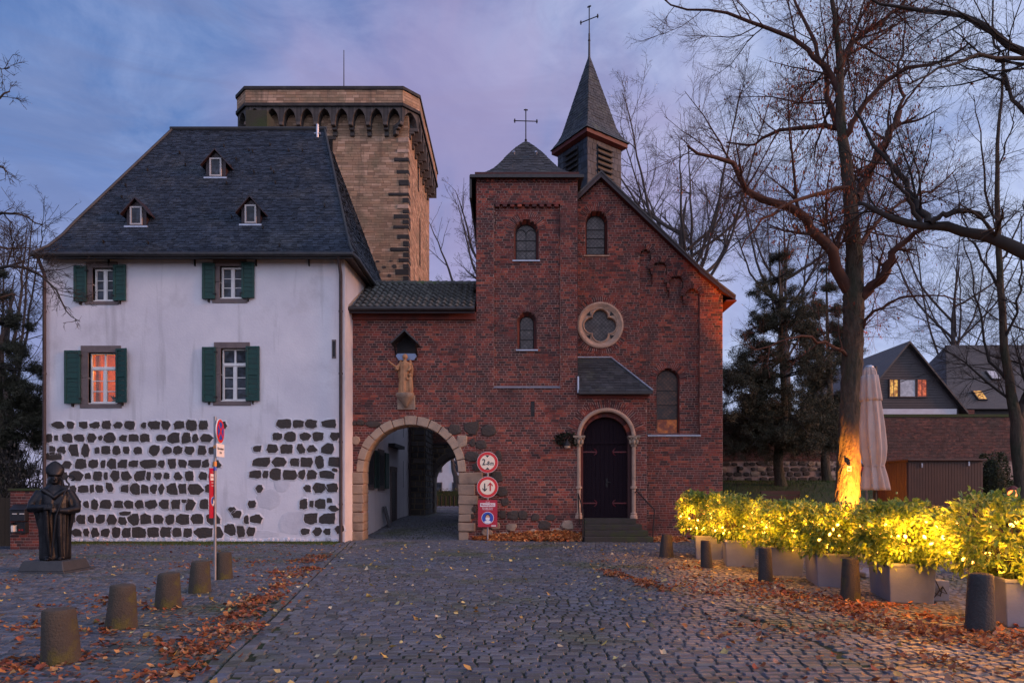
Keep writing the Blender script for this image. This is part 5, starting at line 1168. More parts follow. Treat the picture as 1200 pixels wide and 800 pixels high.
def corbel_arch(name, A, B, nrm, zb, zt):
    """one bay: dark spandrel with a pointed opening, and the corbel at its right-hand end"""
    A, B = Vector(A), Vector(B); e = (B-A); L = e.length; e.normalize(); m = MB(); K = 8; hw = L/2-.10; zs = zb+(zt-zb)*.30; top = zt-.10
    pts = []
    for i in range(2*K+1):
        t = (i-K)/K; h = math.sqrt(max(0, 1-((abs(t)+.25)/1.25)**2))/math.sqrt(1-(.25/1.25)**2); pts.append((L/2+t*hw, zs+(top-zs)*h))
    def W(u, z, d=0): return A+e*u+Vector((0,0,z-A.z))-nrm*d
    for p, q in zip(pts, pts[1:]):
        m.add([W(p[0],p[1]), W(q[0],q[1]), W(q[0],zt), W(p[0],zt)], [(0,1,2,3)]); m.add([W(p[0],p[1]), W(p[0],p[1],.5), W(q[0],q[1],.5), W(q[0],q[1])], [(0,1,2,3)])
    for s0, s1 in ((0, pts[0][0]), (pts[-1][0], L)): m.add([W(s0,zs), W(s1,zs), W(s1,zt), W(s0,zt)], [(0,1,2,3)])
    o = m.build(name, M['basalt_wall'], paro)
    c = MB(); p = W(0, zb)
    for (z0, z1, d0) in ((zb+.55*(zs-zb), zs+.02, 0.0), (zb+.2*(zs-zb), zb+.55*(zs-zb), .2), (zb-.15, zb+.2*(zs-zb), .36)):
        c.obox(A+e*0-nrm*(.31+d0/2)+Vector((0,0,(z0+z1)/2-A.z)), e*.10, nrm*(.31-d0/2), Vector((0,0,(z1-z0)/2)))
    c.build('corbel', M['basalt_wall'], paro, bevel=.02)
def bays(a, b, n, nm='machicolation_arch'):
    a, b = Vector((*a, 0)), Vector((*b, 0)); e = (b-a).normalized(); nrm = Vector((e.y,-e.x,0))
    for i in range(n): corbel_arch(nm, a+(b-a)*i/n-nrm*.03, a+(b-a)*(i+1)/n-nrm*.03, nrm, cz0, cz1-.10)
bays(oct_[0], oct_[1], 9); bays(oct_[1], oct_[2], 1); bays(oct_[2], oct_[3], 8); bays(oct_[7], oct_[0], 1)
for o in (tcore,): pass
mst = MB(); q = P(403, 100, TY+2); mst.tube([(q.x,q.y,pz1), (q.x,q.y,Z(59, TY+2))], [.035,.02], 6); mst.loft([(q.x,q.y,pz1+.14,.3,.3),(q.x,q.y,pz1+.4,.08,.08)], 10); mst.build('lightning_rod', M['iron'], tower)

# ================================================================== LANE BEHIND THE GATE
# dark stone pier at the foot of the tower, with the second arch
pier = thing('stone_pier', (-4.6, TY, 0), 'dark basalt stone pier beyond the gate at the end of the white side wall', 'pier')
pc = MB(); pX0, pX1 = X(480, TY), X(499, TY); pc.box(pX0, pX1, TY-.35, TY+2.6, 0, 6.0); pco = pc.build('wall', M['tuff_mortar'], pier)
masonry('rubble_courses', pco, (0, TY-.35, 0), (1,0,0), (0,-1,0), 0, 6.0, lambda u, v: np.zeros_like(u), pX0, pX1, .27, .42, (M['basalt_wall'], M['tuff_mortar']), seed=51, lvar=.4, joint=.05, proud=.05)
masonry('rubble_courses', pco, (pX1, TY-.35, 0), (0,1,0), (1,0,0), 0, 6.0, lambda u, v: np.zeros_like(u), 0, 2.9, .27, .42, (M['basalt_wall'], M['tuff_mortar']), seed=52, lvar=.4, joint=.05, proud=.05)
IY = 33.6; IX, IR, IZ = X(541, IY), X(541, IY)-X(508, IY), 0.0
IZ = Z(533, IY)-IR
igate = thing('inner_gate', (IX, IY, 0), 'shadowed inner gateway with round arch beyond the main gate', 'gate')
ic = MB(); iz1 = 5.4; ir1 = 4.0
ic.box(pX1-.05, IX-IR, IY, IY+1.4, 0, iz1); ic.box(IX+IR, ir1, IY, IY+1.4, 0, iz1)
for i in range(14):
    a0, a1 = math.pi*i/14, math.pi*(i+1)/14; x0, x1 = IX+IR*math.cos(a1), IX+IR*math.cos(a0); z0, z1 = IZ+IR*math.sin(a1), IZ+IR*math.sin(a0)
    ic.prism([(x0,IY,z0),(x1,IY,z1),(x1,IY,iz1),(x0,IY,iz1)], (0,1.4,0))
ico = ic.build('wall', M['tuff_mortar'], igate, recalc=True)
def mask_i(u, v):
    d = np.full(u.shape, 0.0); d[in_arch(u, v, IX, IR+.28, -1, IZ)] = np.nan; return d
zsp = Z(521, IY)
masonry('rubble_courses', ico, (0, IY, 0), (1,0,0), (0,-1,0), 0, zsp, mask_i, pX1, ir1, .26, .40, (M['basalt_wall'], M['tuff_mortar']), seed=53, lvar=.45, joint=.08, proud=.05)
masonry('brickwork', ico, (0, IY, 0), (1,0,0), (0,-1,0), zsp+.08, iz1, lambda u, v: np.zeros_like(u), pX1, ir1, .083, .25, (M['brick'], M['mortar']), seed=54)
MB().box(pX1, ir1, IY-.06, IY+.02, zsp, zsp+.08).build('ledge', M['basalt_wall'], igate)
for i in range(9):
    a0, a1 = math.pi*(i+.03)/9, math.pi*(i+.97)/9; r0, r1 = IR, IR+.28
    MB().prism([(IX+r*math.cos(t), IY-.04, IZ+r*math.sin(t)) for r, t in ((r0,a0),(r1,a0),(r1,(a0+a1)/2),(r1,a1),(r0,a1),(r0,(a0+a1)/2))], (0,.5,0)).build('voussoir', M['basalt_wall'], igate, bevel=.01, recalc=True)
for z in frange(0.3, IZ, .45)[:-1]: MB().box(IX-IR-.28, IX-IR, IY-.05, IY+.4, z, z+.43).build('jamb_stone', M['surround'], igate, bevel=.015)

# openings in the white side wall along the lane (children of the house)
def side_x(y): return hx1+(sx1-hx1)*(y-HYF)/(bY-HYF)
ext = MB(); ext.add([(sx1,bY,-.1),(X(480.5,TY),TY-.35,-.1),(X(480.5,TY),TY-.35,7.4),(sx1,bY,7.4)], [(0,1,2,3)]); ext.add([(sx1,bY,7.4),(X(480.5,TY),TY-.35,7.4),(-9,TY-.35,7.4),(-9,bY,7.4)], [(0,1,2,3)]); ext.build('rear_wall', M['plaster'], house)
sdir = Vector((sx1-hx1, bY-HYF, 0)).normalized(); snrm = Vector((sdir.y, -sdir.x, 0))
def side_box(name, y0, y1, z0, z1, d0, d1, m, parent=house, bevel=0):
    a, b = Vector((side_x(y0), y0, (z0+z1)/2)), Vector((side_x(y1), y1, (z0+z1)/2)); c = (a+b)/2+snrm*(d0+d1)/2
    return MB().obox(c, (b-a)/2, snrm*(d1-d0)/2, Vector((0,0,(z1-z0)/2))).build(name, m, parent, bevel=bevel)
def yat(px):                                          # where the side wall meets a viewing line
    lo, hi = 21.0, 31.0
    for _ in range(40):
        mid = (lo+hi)/2
        if CX+side_x(mid)*F/mid < px: lo = mid
        else: hi = mid
    return lo
for (p0, p1, zt_, zb_) in ((431, 437, 529, 570), (443.5, 449, 531, 571)):
    y0, y1 = yat(p0), yat(p1); z0, z1 = Z(zb_, (y0+y1)/2), Z(zt_, (y0+y1)/2)
    w = side_box('side_window', y0-.12, y1+.12, z0-.12, z1+.15, -.05, .03, M['surround']); side_box('frame', y0, y1, z0, z1, .03, .045, M['wood_dark'], w); side_box('pane', y0+.08, y1-.08, z0+.08, z1-.08, .045, .05, M['pane_dim'], w)
    for (s0, s1) in ((y0-.75, y0-.13), (y1+.13, y1+.75)): side_box('shutter', s0, s1, z0-.04, z1+.06, .03, .075, M['green_paint'], bevel=.008)
y0, y1 = yat(458), yat(463); dr2 = side_box('side_door', y0, y1, .25, Z(552, y0), -.02, .03, M['wood_dark']); side_box('door_surround', y0-.14, y0, .2, Z(549, y0), -.02, .06, M['surround']); side_box('door_surround', y1, y1+.14, .2, Z(549, y0), -.02, .06, M['surround']); side_box('door_lintel', y0-.14, y1+.14, Z(552, y0), Z(549, y0)+.1, -.02, .07, M['surround'])
side_box('drip_ledge', yat(455), yat(467), Z(523, 27), Z(523, 27)+.14, -.02, .28, M['slate_old'])
for (p0, p1, a, b) in ((471.5, 475.5, 540, 571), (471.5, 475.5, 495, 512)):
    y0, y1 = yat(p0), yat(p1); z0, z1 = Z(b, y0), Z(a, y0)
    w = side_box('side_window', y0-.1, y1+.1, z0-.1, z1+.12, -.05, .03, M['surround']); side_box('pane', y0, y1, z0, z1, .03, .045, M['pane_dim'], w); side_box('shutter', y1+.12, y1+.8, z0, z1, .03, .08, M['green_paint'])
lb = thing('leaning_board', (side_x(24.6)+.25, 24.6, .1), 'dark board leaning on the white side wall inside the gate', 'board')
yb = yat(448); MB().obox((side_x(yb)+.22, yb, .55), Vector((.0,.26,0)), snrm*.02, Vector((-.14,.05,.5))).build('plank', M['wood_dark'], lb)
for i, px in enumerate((425.5, 480)):
    yq = 22.75 if i == 0 else TY-.45; dp = MB(); xq = (side_x(22.75)+.08) if i == 0 else X(480.5, TY-.45); dp.tube([(xq, yq, .1), (xq, yq, 7.0)], .05, 8); dp.build('side_downpipe', M['pipe'], house, smooth=40)

# far side of the lane: the street beyond
M['far_white'] = mat('far_white', (0.55, 0.53, 0.56), (0.48, 0.44, 0.46), 2, 0.9)
fb = thing('far_house', (X(535, 80), 80, 0), 'pale house seen far away through the inner arch', 'house')
m = MB(); m.box(-14, 6, 80, 90, 0, 9); m.build('wall', M['far_white'], fb)
m = MB(); m.prism([(-14.5,79.5,9),(-14.5,90.5,9),(-14.5,85,13)], (21,0,0)); m.build('roof', M['slate_old'], fb, recalc=True)
for i in range(8):
    for j in range(3):
        x = -12+i*2.3; w = MB().box(x, x+1.1, 79.93, 80.02, 1.4+j*2.7, 2.9+j*2.7).build('window', M['surround'], fb); MB().box(x+.1, x+1.0, 79.9, 79.93, 1.5+j*2.7, 2.8+j*2.7).build('pane', M['pane'], w)
M['hedge_yellow'] = mat('hedge_yellow', (0.14, 0.11, 0.02), (0.10, 0.085, 0.02), 3, 0.8, island=0.5)
hg = thing('yellow_hedge', (X(530, 52), 52, .5), 'low clipped yellow-green hedge beyond the inner arch', 'hedge')
hm = MB(); hm.box(-8, 1.5, 52.1, 52.9, .3, 1.75); hm.build('hedge_core', M['moss'], hg)
rg = np.random.default_rng(4); pos = np.stack([rg.uniform(-8,1.5,6000), rg.uniform(51.9,53.1,6000), rg.uniform(.4,1.95,6000)],1); leaves_at('foliage', hg, pos, np.tile([0,-1.0,.3],(6000,1)), .10, .03, M['hedge_yellow'], rg)
sheet('street', np.arange(-60, 40, 10.0), np.arange(46, 81, 5.0), mat('asphalt', (0.13,0.11,0.12), (0.10,0.09,0.10), 2, 0.7, 0.3, 60), .03)
for i in range(7):
    x = X(512+i*5, 50); b = thing('far_bollard', (x, 50, .5), 'dark post in the row before the yellow hedge', 'bollard', 'dark posts beyond the inner arch'); MB().tube([(x,50,.5),(x,50,1.35)], .07, 8).build('post', M['iron'], b)
# ================================================================== RIGHT: TOWN WALL, HOUSES, SHED
WY = 36.0; kw = WY/F
M['brick_old'] = mat('brick_old', (0.12,0.05,0.04), (0.07,0.04,0.035), 1.2, 0.9, 0.5, 50, island=0.3, palette=[(0.12,0.045,0.036),(0.09,0.036,0.032),(0.15,0.06,0.045),(0.07,0.035,0.033),(0.10,0.05,0.042)], c3=(0.05,0.04,0.036), s3=.5, t3=(.5,.7))
tw = thing('town_wall', (20, WY, 2), 'long old brick town wall on a footing of dark field stones', 'wall')
wz0, wzs, wz1 = 1.6, Z(540, WY), Z(488.5, WY)
m = MB(); m.box(7.2, 46, WY+.02, WY+.6, 1.0, wz1); tw0 = m.build('wall_core', M['mortar'], tw)
masonry('brickwork', tw0, (0, WY, 0), (1,0,0), (0,-1,0), wzs, wz1, lambda u, v: np.zeros_like(u), 7.2, 40, .083, .25, (M['brick_old'], M['mortar']), seed=71, joint=.008, proud=.012, du=.05)
m = MB(); m.box(7.2, 46, WY-.06, WY+.66, wz1, wz1+.10); m.box(7.2, 46, WY-.02, WY+.62, wz1+.10, wz1+.16); m.build('coping', M['moss'], tw)
sd = 0
for r in range(5):
    z = wzs-.14-r*.29; x = 7.4+random.uniform(0,.3)
    while x < 33:
        w = random.uniform(.28,.62); sd += 1
        if random.random() < .9:
            vs, fs = rough_stone((x+w/2, z+random.uniform(-.03,.03)), w*.94, random.uniform(.22,.30), .05, WY, 5000+sd, n=8, square=.5)
            if x < 26: MB().add(vs, fs).build('stone', M['basalt'] if random.random() < .85 else M['sandstone'], tw)
        x += w
m = MB(); m.box(X(865,WY)-.06, X(865,WY)+.06, WY-.05, WY+.02, Z(557,WY), Z(546,WY)); m.build('drain_slot', M['void'], tw)

def gabled_house(name, label, xL, xA, xR, Y, zE, zA, depth, wallm, roofm, wz=0):
    h = thing(name, (xA, Y, wz), label, 'house'); zl = zE; s = (zA-zE)/(xR-xA)
    zL = zA-s*(xA-xL); m = MB(); m.add([(xL,Y,wz),(xR,Y,wz),(xR,Y,zE),(xA,Y,zA),(xL,Y,zL)], [(0,1,2,3,4)])
    m.box(xL, xL+.1, Y+.01, Y+depth, wz, zL); m.box(xR-.1, xR, Y+.01, Y+depth, wz, zE); w = m.build('wall', wallm, h)
    r = MB()
    for a, b in (((xA,zA+.12),(xR+.5,zE-.5*s+.12)), ((xL-.5,zL-.5*s+.12),(xA,zA+.12))): r.prism([(a[0],Y-.4,a[1]),(b[0],Y-.4,b[1]),(b[0],Y-.4,b[1]+.18),(a[0],Y-.4,a[1]+.18)], (0,depth+.6,0))
    return h, w, r.build('roof', roofm, h, recalc=True)
M['dark_cladding'] = mat('dark_cladding', (0.028,0.022,0.026), (0.04,0.032,0.034), 2, 0.6, 0.2, 30, island=0.3)
M['rooftile_dark'] = mat('rooftile_dark', (0.03,0.027,0.03), (0.05,0.045,0.045), 2, 0.5, 0.5, 20, stretch=(1,1,6), c3=(0.06,0.05,0.045), s3=.6, t3=(.5,.7))
HY1 = 50.0
h1, hw1, hr1 = gabled_house('gabled_house', 'dark clad gable house with three lit upper windows behind the town wall', X(985,HY1), X(1063,HY1), X(1123,HY1), HY1, Z(478,HY1), Z(405,HY1), 12, M['dark_cladding'], M['rooftile_dark'])
zz = Z(478, HY1)
while zz < Z(408, HY1):
    hw_ = (Z(405,HY1)-zz)/((Z(405,HY1)-Z(478,HY1))/(X(1123,HY1)-X(1063,HY1))); xl = max(X(985,HY1), X(1063,HY1)-hw_); MB().prism([(xl,HY1-.05,zz),(xl,HY1-.02,zz+.19),(xl,HY1,zz+.19),(xl,HY1,zz)], (X(1063,HY1)+hw_-xl,0,0)).build('cladding_board', M['dark_cladding'], hw1, recalc=True); zz += .20
m = MB(); m.box(X(985,HY1), X(1120,HY1), HY1-.10, HY1+.02, Z(488,HY1), Z(479,HY1)); m.build('white_band', M['far_white'], h1)
for (a, b, g) in ((1042,1051,'pane_gold'),(1054,1071.5,'pane_lace'),(1074.5,1084.5,'pane_red')):
    w = MB(); x0, x1, z0, z1 = X(a,HY1), X(b,HY1), Z(464.5,HY1), Z(445,HY1)
    for q in ((x0-.08,x0,z0,z1),(x1,x1+.08,z0,z1),(x0-.08,x1+.08,z0-.1,z0),(x0-.08,x1+.08,z1,z1+.06)): w.box(q[0],q[1],HY1-.12,HY1,q[2],q[3])
    if a != 1054: w.box((x0+x1)/2-.03,(x0+x1)/2+.03,HY1-.1,HY1-.02,z0,z1)
    wo = w.build('window', M['wood_dark'], h1); MB().box(x0,x1,HY1-.09,HY1-.07,z0,z1).build('pane', M[g], wo)
HY2 = 56.0
h2 = thing('low_house', (X(1170,HY2), HY2, 0), 'dark roofed house with two skylights at the picture edge behind the town wall', 'house')
zE, zR = Z(478,HY2), Z(405,HY2+6); m = MB(); m.box(X(1128,HY2), X(1330,HY2), HY2+.5, HY2+12, 0, zE); m.build('wall', M['dark_cladding'], h2)
xa, xb = X(1110,HY2), X(1340,HY2)
m = MB(); m.prism([(xa,HY2,zE-.1),(xb,HY2,zE-.1),(xb,HY2+.0,zE+.08),(xa,HY2,zE+.08)], (0,.05,0)); m.add([(xa,HY2,zE+.06),(xb,HY2,zE+.06),(xb,HY2+6,zR),(xa+3.9,HY2+6,zR)], [(0,1,2,3)]); m.add([(xa,HY2,zE+.06),(xa+3.9,HY2+6,zR),(xa,HY2+12,zE)], [(0,1,2)]); ro = m.build('roof', M['rooftile_dark'], h2)
rows_ = MB()
for i in range(26):
    t0 = i/26; rows_.obox(Vector((xa+3.9*t0+ (xb-xa-3.9*t0)/2, HY2+6*t0, zE+.08+(zR-zE)*t0)), Vector(((xb-xa-3.9*t0)/2,0,0)), Vector((0,.13,.16*(zR-zE)/6)), Vector((0,-.02,.03)))
tag(rows_.build('tile_rows', M['rooftile_dark'], ro), kind='stuff')
for (px, py, g) in ((1163,442,'pane_lace'),(1147,465,'pane_gold')):
    t = [q/100 for q in range(101)]; tt = min(t, key=lambda q: abs(Z(py, HY2+6*q)-(zE+(zR-zE)*q))); c = Vector((X(px,HY2+6*tt), HY2+6*tt-.1, zE+(zR-zE)*tt+.15)); up = Vector((0,6,zR-zE)).normalized()
    s = MB().obox(c, Vector((.42,0,0)), up*.62, up.cross(Vector((-1,0,0)))*.06).build('skylight', M['zinc_dark'], ro); MB().obox(c+up.cross(Vector((-1,0,0)))*.07, Vector((.34,0,0)), up*.54, up.cross(Vector((-1,0,0)))*.01).build('pane', M[g], s)
m = MB(); m.box(X(1123,HY2-3), X(1140,HY2-3), HY2-3, HY2-2.9, Z(490,HY2-3), Z(480,HY2-3)); 
rf_ = thing('red_fence', (X(1130,HY2-3), HY2-3, 2), 'short red board fence between the two dark houses', 'fence')
for i in range(4): z = Z(490-2.6*i, HY2-3); MB().box(X(1118,HY2-3), X(1142,HY2-3), HY2-3, HY2-2.94, z, z+.14).build('board', M['barge_red'], rf_)
for i in range(3): x = X(1120+10*i, HY2-3); MB().box(x-.05,x+.05,HY2-2.94,HY2-2.85,1,Z(480,HY2-3)).build('post', M['wood_dark'], rf_)

# brown storage shed
SHY = 15.5; M['shed'] = mat('shed', (0.060,0.026,0.018), (0.045,0.02,0.015), 4, 0.5, 0.1, 40, island=.12)
sx0_, sx1_, sc_ = X(1042,SHY+1.0), X(1152,SHY), X(1064.5,SHY); sz = Z(538.5,SHY)
shed = thing('storage_shed', ((sx0_+sx1_)/2, SHY+.6, 0), 'low brown panelled storage shed behind the hedge', 'shed')
m = MB(); m.box(sc_, sx1_, SHY+.02, SHY+1.5, .0, sz-.03); so_ = m.build('body', M['shed'], shed)
n = 26
for i in range(n):
    x0 = sc_+(sx1_-sc_)*i/n; MB().box(x0+.004, x0+(sx1_-sc_)/n-.004, SHY, SHY+.03, .05, sz-.06).build('panel_board', M['shed'], so_)
MB().box(sc_-.06, sx1_+.05, SHY-.08, SHY+1.56, sz-.03, sz+.02).build('lid', M['shed'], shed, bevel=.01)
for i in range(14): y0 = SHY+.03+1.46*i/14; MB().box(sc_-.02, sc_, y0, y0+.095, .05, sz-.06).build('panel_board', M['shed'], so_)
for (px, py) in ((1080.5,545),(1135.5,543)): q = P(px, py, SHY-.02); MB().box(q.x-.015,q.x+.015,SHY-.03,SHY,q.z-.05,q.z+.05).build('latch', M['zinc'], shed)
bx_ = thing('clipped_shrub', (X(1163,16.5), 16.5, 0), 'dark rounded clipped shrub beside the brown shed', 'shrub')
M['box_leaf'] = mat('box_leaf', (0.025,0.04,0.012), (0.045,0.05,0.016), 5, 0.6, island=0.5)
m = MB(); m.loft([(X(1163,16.5),16.5,0,.15,.15),(X(1163,16.5),16.5,.8,.28,.28),(X(1163,16.5),16.5,2.0,.30,.30),(X(1163,16.5),16.5,2.45,.1,.1)], 10); m.build('stem', M['ivy_dark'], bx_)
rg = np.random.default_rng(12); K = 5000; a = rg.uniform(0,2*np.pi,K); zq = rg.uniform(.5,2.6,K); rr = .42*np.sqrt(np.clip(1-((zq-1.5)/1.15)**2*.8,0,1))*rg.uniform(.75,1.05,K)
d = np.stack([np.cos(a),np.sin(a),rg.uniform(-.2,.6,K)],1); leaves_at('foliage', bx_, np.stack([X(1163,16.5)+d[:,0]*rr,16.5+d[:,1]*rr,zq],1), d, .055, .02, M['box_leaf'], rg)

# ================================================================== LEFT EDGE: PIER WITH LETTER BOXES, BOARD GATE
LY = 18.3
pm_ = thing('gate_pier', (X(30,LY), LY, 0), 'mossy red brick gate pier with letter boxes beside the bronze statue', 'pier')
px0_, px1_ = X(12,LY), X(50,LY); pz = Z(575,LY)
m = MB(); m.box(px0_+.03, px1_, LY+.04, LY+.8, 0, pz); pw = m.build('wall', M['mortar'], pm_)
masonry('brickwork', pw, (0,LY,0), (1,0,0), (0,-1,0), 0, pz, lambda u, v: np.zeros_like(u), px0_, px1_, .083, .25, (M['brick'], M['mortar']), seed=81)
masonry('brickwork', pw, (px1_,LY,0), (0,1,0), (1,0,0), 0, pz, lambda u, v: np.zeros_like(u), 0, .8, .083, .25, (M['brick'], M['mortar']), seed=82)
MB().box(px0_-.04, px1_+.04, LY-.05, LY+.86, pz, pz+.07).build('coping', M['moss'], pm_, bevel=.01)
M['mailbox'] = mat('mailbox', (0.02,0.02,0.024), (0.03,0.03,0.034), 4, 0.4, 0.05, 50, metal=.3)
M['paper'] = mat('paper', (0.7,0.66,0.6), rough=.8)
mb_ = thing('letter_box', (X(25,LY), LY, Z(605,LY)), 'black double letter box on the brick gate pier', 'letter box')
a, b = X(17,LY), X(34,LY)
m = MB(); m.box(a, b, LY-.16, LY-.0, Z(610,LY), Z(597,LY)); m.prism([(a-.02,LY-.2,Z(597,LY)),(a-.02,LY-.0,Z(597,LY)),(a-.02,LY-.0,Z(590,LY))], (b-a+.04,0,0)); m.build('box', M['mailbox'], mb_, bevel=.008, recalc=True)
for s in (0,1): x = a+.06+s*(b-a)/2; MB().box(x, x+.13, LY-.168, LY-.16, Z(602,LY), Z(601,LY)).build('name_slot', M['paper'], mb_)
nb_ = thing('newspaper_box', (X(25,LY), LY, Z(618,LY)), 'dark newspaper tray with red print under the black letter box', 'letter box')
m = MB(); m.box(a, b, LY-.15, LY-.0, Z(624,LY), Z(622.5,LY)); m.box(a, a+.02, LY-.15, LY, Z(622.5,LY), Z(612,LY)); m.box(b-.02, b, LY-.15, LY, Z(622.5,LY), Z(612,LY)); m.box(a+.02, b-.02, LY-.03, LY, Z(622.5,LY), Z(611,LY)); m.build('tray', M['mailbox'], nb_)
MB().box(a+.03, a+.09, LY-.17, LY-.03, Z(622.3,LY), Z(615,LY)).build('rolled_paper', M['paper'], nb_)
M['red_print'] = mat('red_print', (0.5,0.02,0.02), rough=.6)
for s in (0,1): MB().box(a+.14+s*.08, a+.19+s*.08, LY-.036, LY-.03, Z(621.5,LY), Z(619.5,LY)).build('print_mark', M['red_print'], nb_)
bp = thing('bell_plate', (X(42,LY), LY, Z(601,LY)), 'small lit bell plate on the brick gate pier', 'bell'); MB().box(X(41,LY), X(45.5,LY), LY-.03, LY, Z(604.5,LY), Z(598.5,LY)).build('plate', mat('bell_lit', (0.6,0.3,0.15), emit=(1,.45,.18), estr=.45), bp)
M['gate_wood'] = mat('gate_wood', (0.05,0.028,0.012), (0.035,0.02,0.01), 3, .7, .4, 30, stretch=(8,8,.5), island=.2)
bg_ = thing('board_gate', (X(0,LY), LY, 0), 'dark brown board gate at the picture edge beside the brick pier', 'gate')
for i in range(9): x1 = px0_-.06-i*.17; MB().box(x1-.163, x1, LY+.1, LY+.14, .08, Z(583,LY)).build('board', M['gate_wood'], bg_)
MB().box(px0_-.06, px0_-.0, LY+.06, LY+.16, 0, Z(583,LY)+.03).build('post', M['zinc_dark'], bg_)
for z in (.35, 1.2): MB().box(px0_-1.6, px0_-.06, LY+.14, LY+.18, z, z+.1).build('rail', M['gate_wood'], bg_)
# ================================================================== BOLLARDS
M['bollard'] = mat('bollard', (0.062,0.05,0.038), (0.034,0.029,0.026), 3, .9, .8, 48, c3=(0.085,0.075,0.018), s3=3.2, t3=(.50,.64), bdist=.02)
M['bollard_dark'] = mat('bollard_dark', (0.05,0.046,0.046), (0.035,0.033,0.034), 4, .9, .7, 35, c3=(0.05,0.05,0.03), s3=2.6, t3=(.55,.72), bdist=.03)
def bollard(px, pyb, pyt, wb, wt, m, label, group, seed):
    g = G(px, pyb); k = g.y/F; h = (pyb-pyt)*k*1.02; rb, rt = wb/2*k, wt/2*k; g.y += rb; g.x = X(px, g.y)
    o = thing('stone_bollard', g, label, 'bollard', group); rg = random.Random(seed); ph = [rg.uniform(0,6.28) for _ in range(4)]
    secs = [(g.x,g.y,-.06,rb*1.01,rb*1.01)] + [(g.x,g.y,h*t,rb+(rt-rb)*t,rb+(rt-rb)*t) for t in (.0,.2,.4,.6,.8,.95)] + [(g.x+rg.uniform(-.012,.012),g.y,h*rg.uniform(.985,1.0),rt*.92,rt*.92),(g.x,g.y,h*1.012,rt*.5,rt*.5)]; tl = (rg.uniform(-.05,.05), rg.uniform(-.04,.04)); secs = [(a_+tl[0]*c_, b_+tl[1]*c_, c_, d_, e_) for a_,b_,c_,d_,e_ in secs]
    b = MB(); b.loft(secs, 24, 0, lambda a, t: 1+.022*math.sin(2*a+ph[0]+2*t)+.016*math.sin(5*a+ph[1]+5*t)+.01*math.sin(9*a+ph[2]-7*t)); b.build('shaft', m, o, smooth=50)
GL, GR = 'squat stone bollards on the statue side of the road', 'stone bollards in front of the planters'
for i, (a, b, c, d, e) in enumerate(((72,781,718,43,35),(142,739,688,35,27),(197,714,673,29,23),(234,695.5,659,26,20),(262.5,680,648,20,16))):
    bollard(a, b, c, d, e, M['bollard'], ('squat mossy stone bollard closest to the picture corner below the statue', 'second squat stone bollard from the picture corner, below the statue', 'middle one of five squat stone bollards left of the road', 'squat stone bollard next before the no-stopping sign post', 'smallest squat stone bollard, just behind the no-stopping sign post')[i], GL, 50+i)
for i, (a, b, c, d, e) in enumerate(((1148,742,675,31,25),(996.5,704,656,22,18),(897,682.5,643,17,14),(828,666,634,14,11),(781,653,627,17,12))):
    bollard(a, b, c, d, e, M['bollard_dark'] if i != 1 else M['bollard'], ('tall dark stone bollard in front of the largest planter at the picture edge', 'lichened stone bollard between the second and third largest planters', 'dark stone bollard in the middle of the planter row', 'slim dark stone bollard by the second planter from the chapel', 'leaning mossy stone bollard at the chapel end of the planters')[i], GR, 60+i)

# ================================================================== SIGNS
M['galv'] = mat('galv', (0.30,0.30,0.32), (0.22,0.22,0.24), 6, .45, .05, 40, metal=.6)
def paint(n, c, r=.4): return mat(n, c, rough=r, spec=.5)
M['sg_red'] = paint('sign_red', (0.62,0.018,0.02)); M['sg_white'] = paint('sign_white', (0.85,0.72,0.55)); M['sg_black'] = paint('sign_black', (0.015,0.015,0.018)); M['sg_blue'] = paint('sign_blue', (0.02,0.07,0.42)); M['sg_rim'] = paint('sign_rim', (0.75,0.72,0.70))
M['sg_panel'] = paint('panel_red', (0.42,0.010,0.035)); M['skin'] = paint('pictogram_skin', (0.6,0.33,0.2)); M['wht'] = paint('print_white', (0.78,0.76,0.76)); M['sg_arrow'] = paint('arrow_red', (0.5,0.015,0.02)); M['orange_tag'] = paint('orange_tag', (0.7,0.25,0.05))
def text_mesh(txt, size, m, align='CENTER', bold=0.0):
    cu = bpy.data.curves.new('t', 'FONT'); cu.body = txt; cu.size = size; cu.align_x = align; cu.align_y = 'CENTER'; cu.offset = bold; cu.resolution_u = 3
    o = bpy.data.objects.new('t', cu); COL.objects.link(o); dg = bpy.context.evaluated_depsgraph_get(); dg.update()
    me = bpy.data.meshes.new_from_object(o.evaluated_get(dg)); bpy.data.objects.remove(o); me.materials.clear(); me.materials.append(m); return me
class Face:
    """flat print on a sign plane: local u to the reader's right, v up, w towards the reader"""
    def __init__(s, c, rz=0.0): s.c = Vector(c); s.u = Vector((math.cos(rz), math.sin(rz), 0)); s.n = Vector((math.sin(rz), -math.cos(rz), 0)); s.rz = rz
    def pt(s, u, v, w=0): return s.c+s.u*u+Vector((0,0,v))+s.n*w
    def poly(s, pts, w, name, m, par, t=.002): return MB().prism([s.pt(a,b,w) for a,b in pts], -s.n*t).build(name, m, par, recalc=True)
    def disc(s, u, v, r, w, name, m, par, n=40, t=.002): return s.poly([(u+r*math.cos(2*math.pi*i/n), v+r*math.sin(2*math.pi*i/n)) for i in range(n)], w, name, m, par, t)
    def rect(s, u, v, hw, hh, w, name, m, par, t=.002): return s.poly([(u-hw,v-hh),(u+hw,v-hh),(u+hw,v+hh),(u-hw,v+hh)], w, name, m, par, t)
    def text(s, txt, u, v, size, w, m, par, bold=0.0, sx=1.0, name='lettering'):
        me = text_mesh(txt, size, m, bold=bold); o = link(name, me, par, s.pt(u,v,w)-wloc(par)); o.rotation_euler = (R(90),0,s.rz); o.scale = (sx,1,1); return o
SY_ = 21.45; ks_ = SY_/F
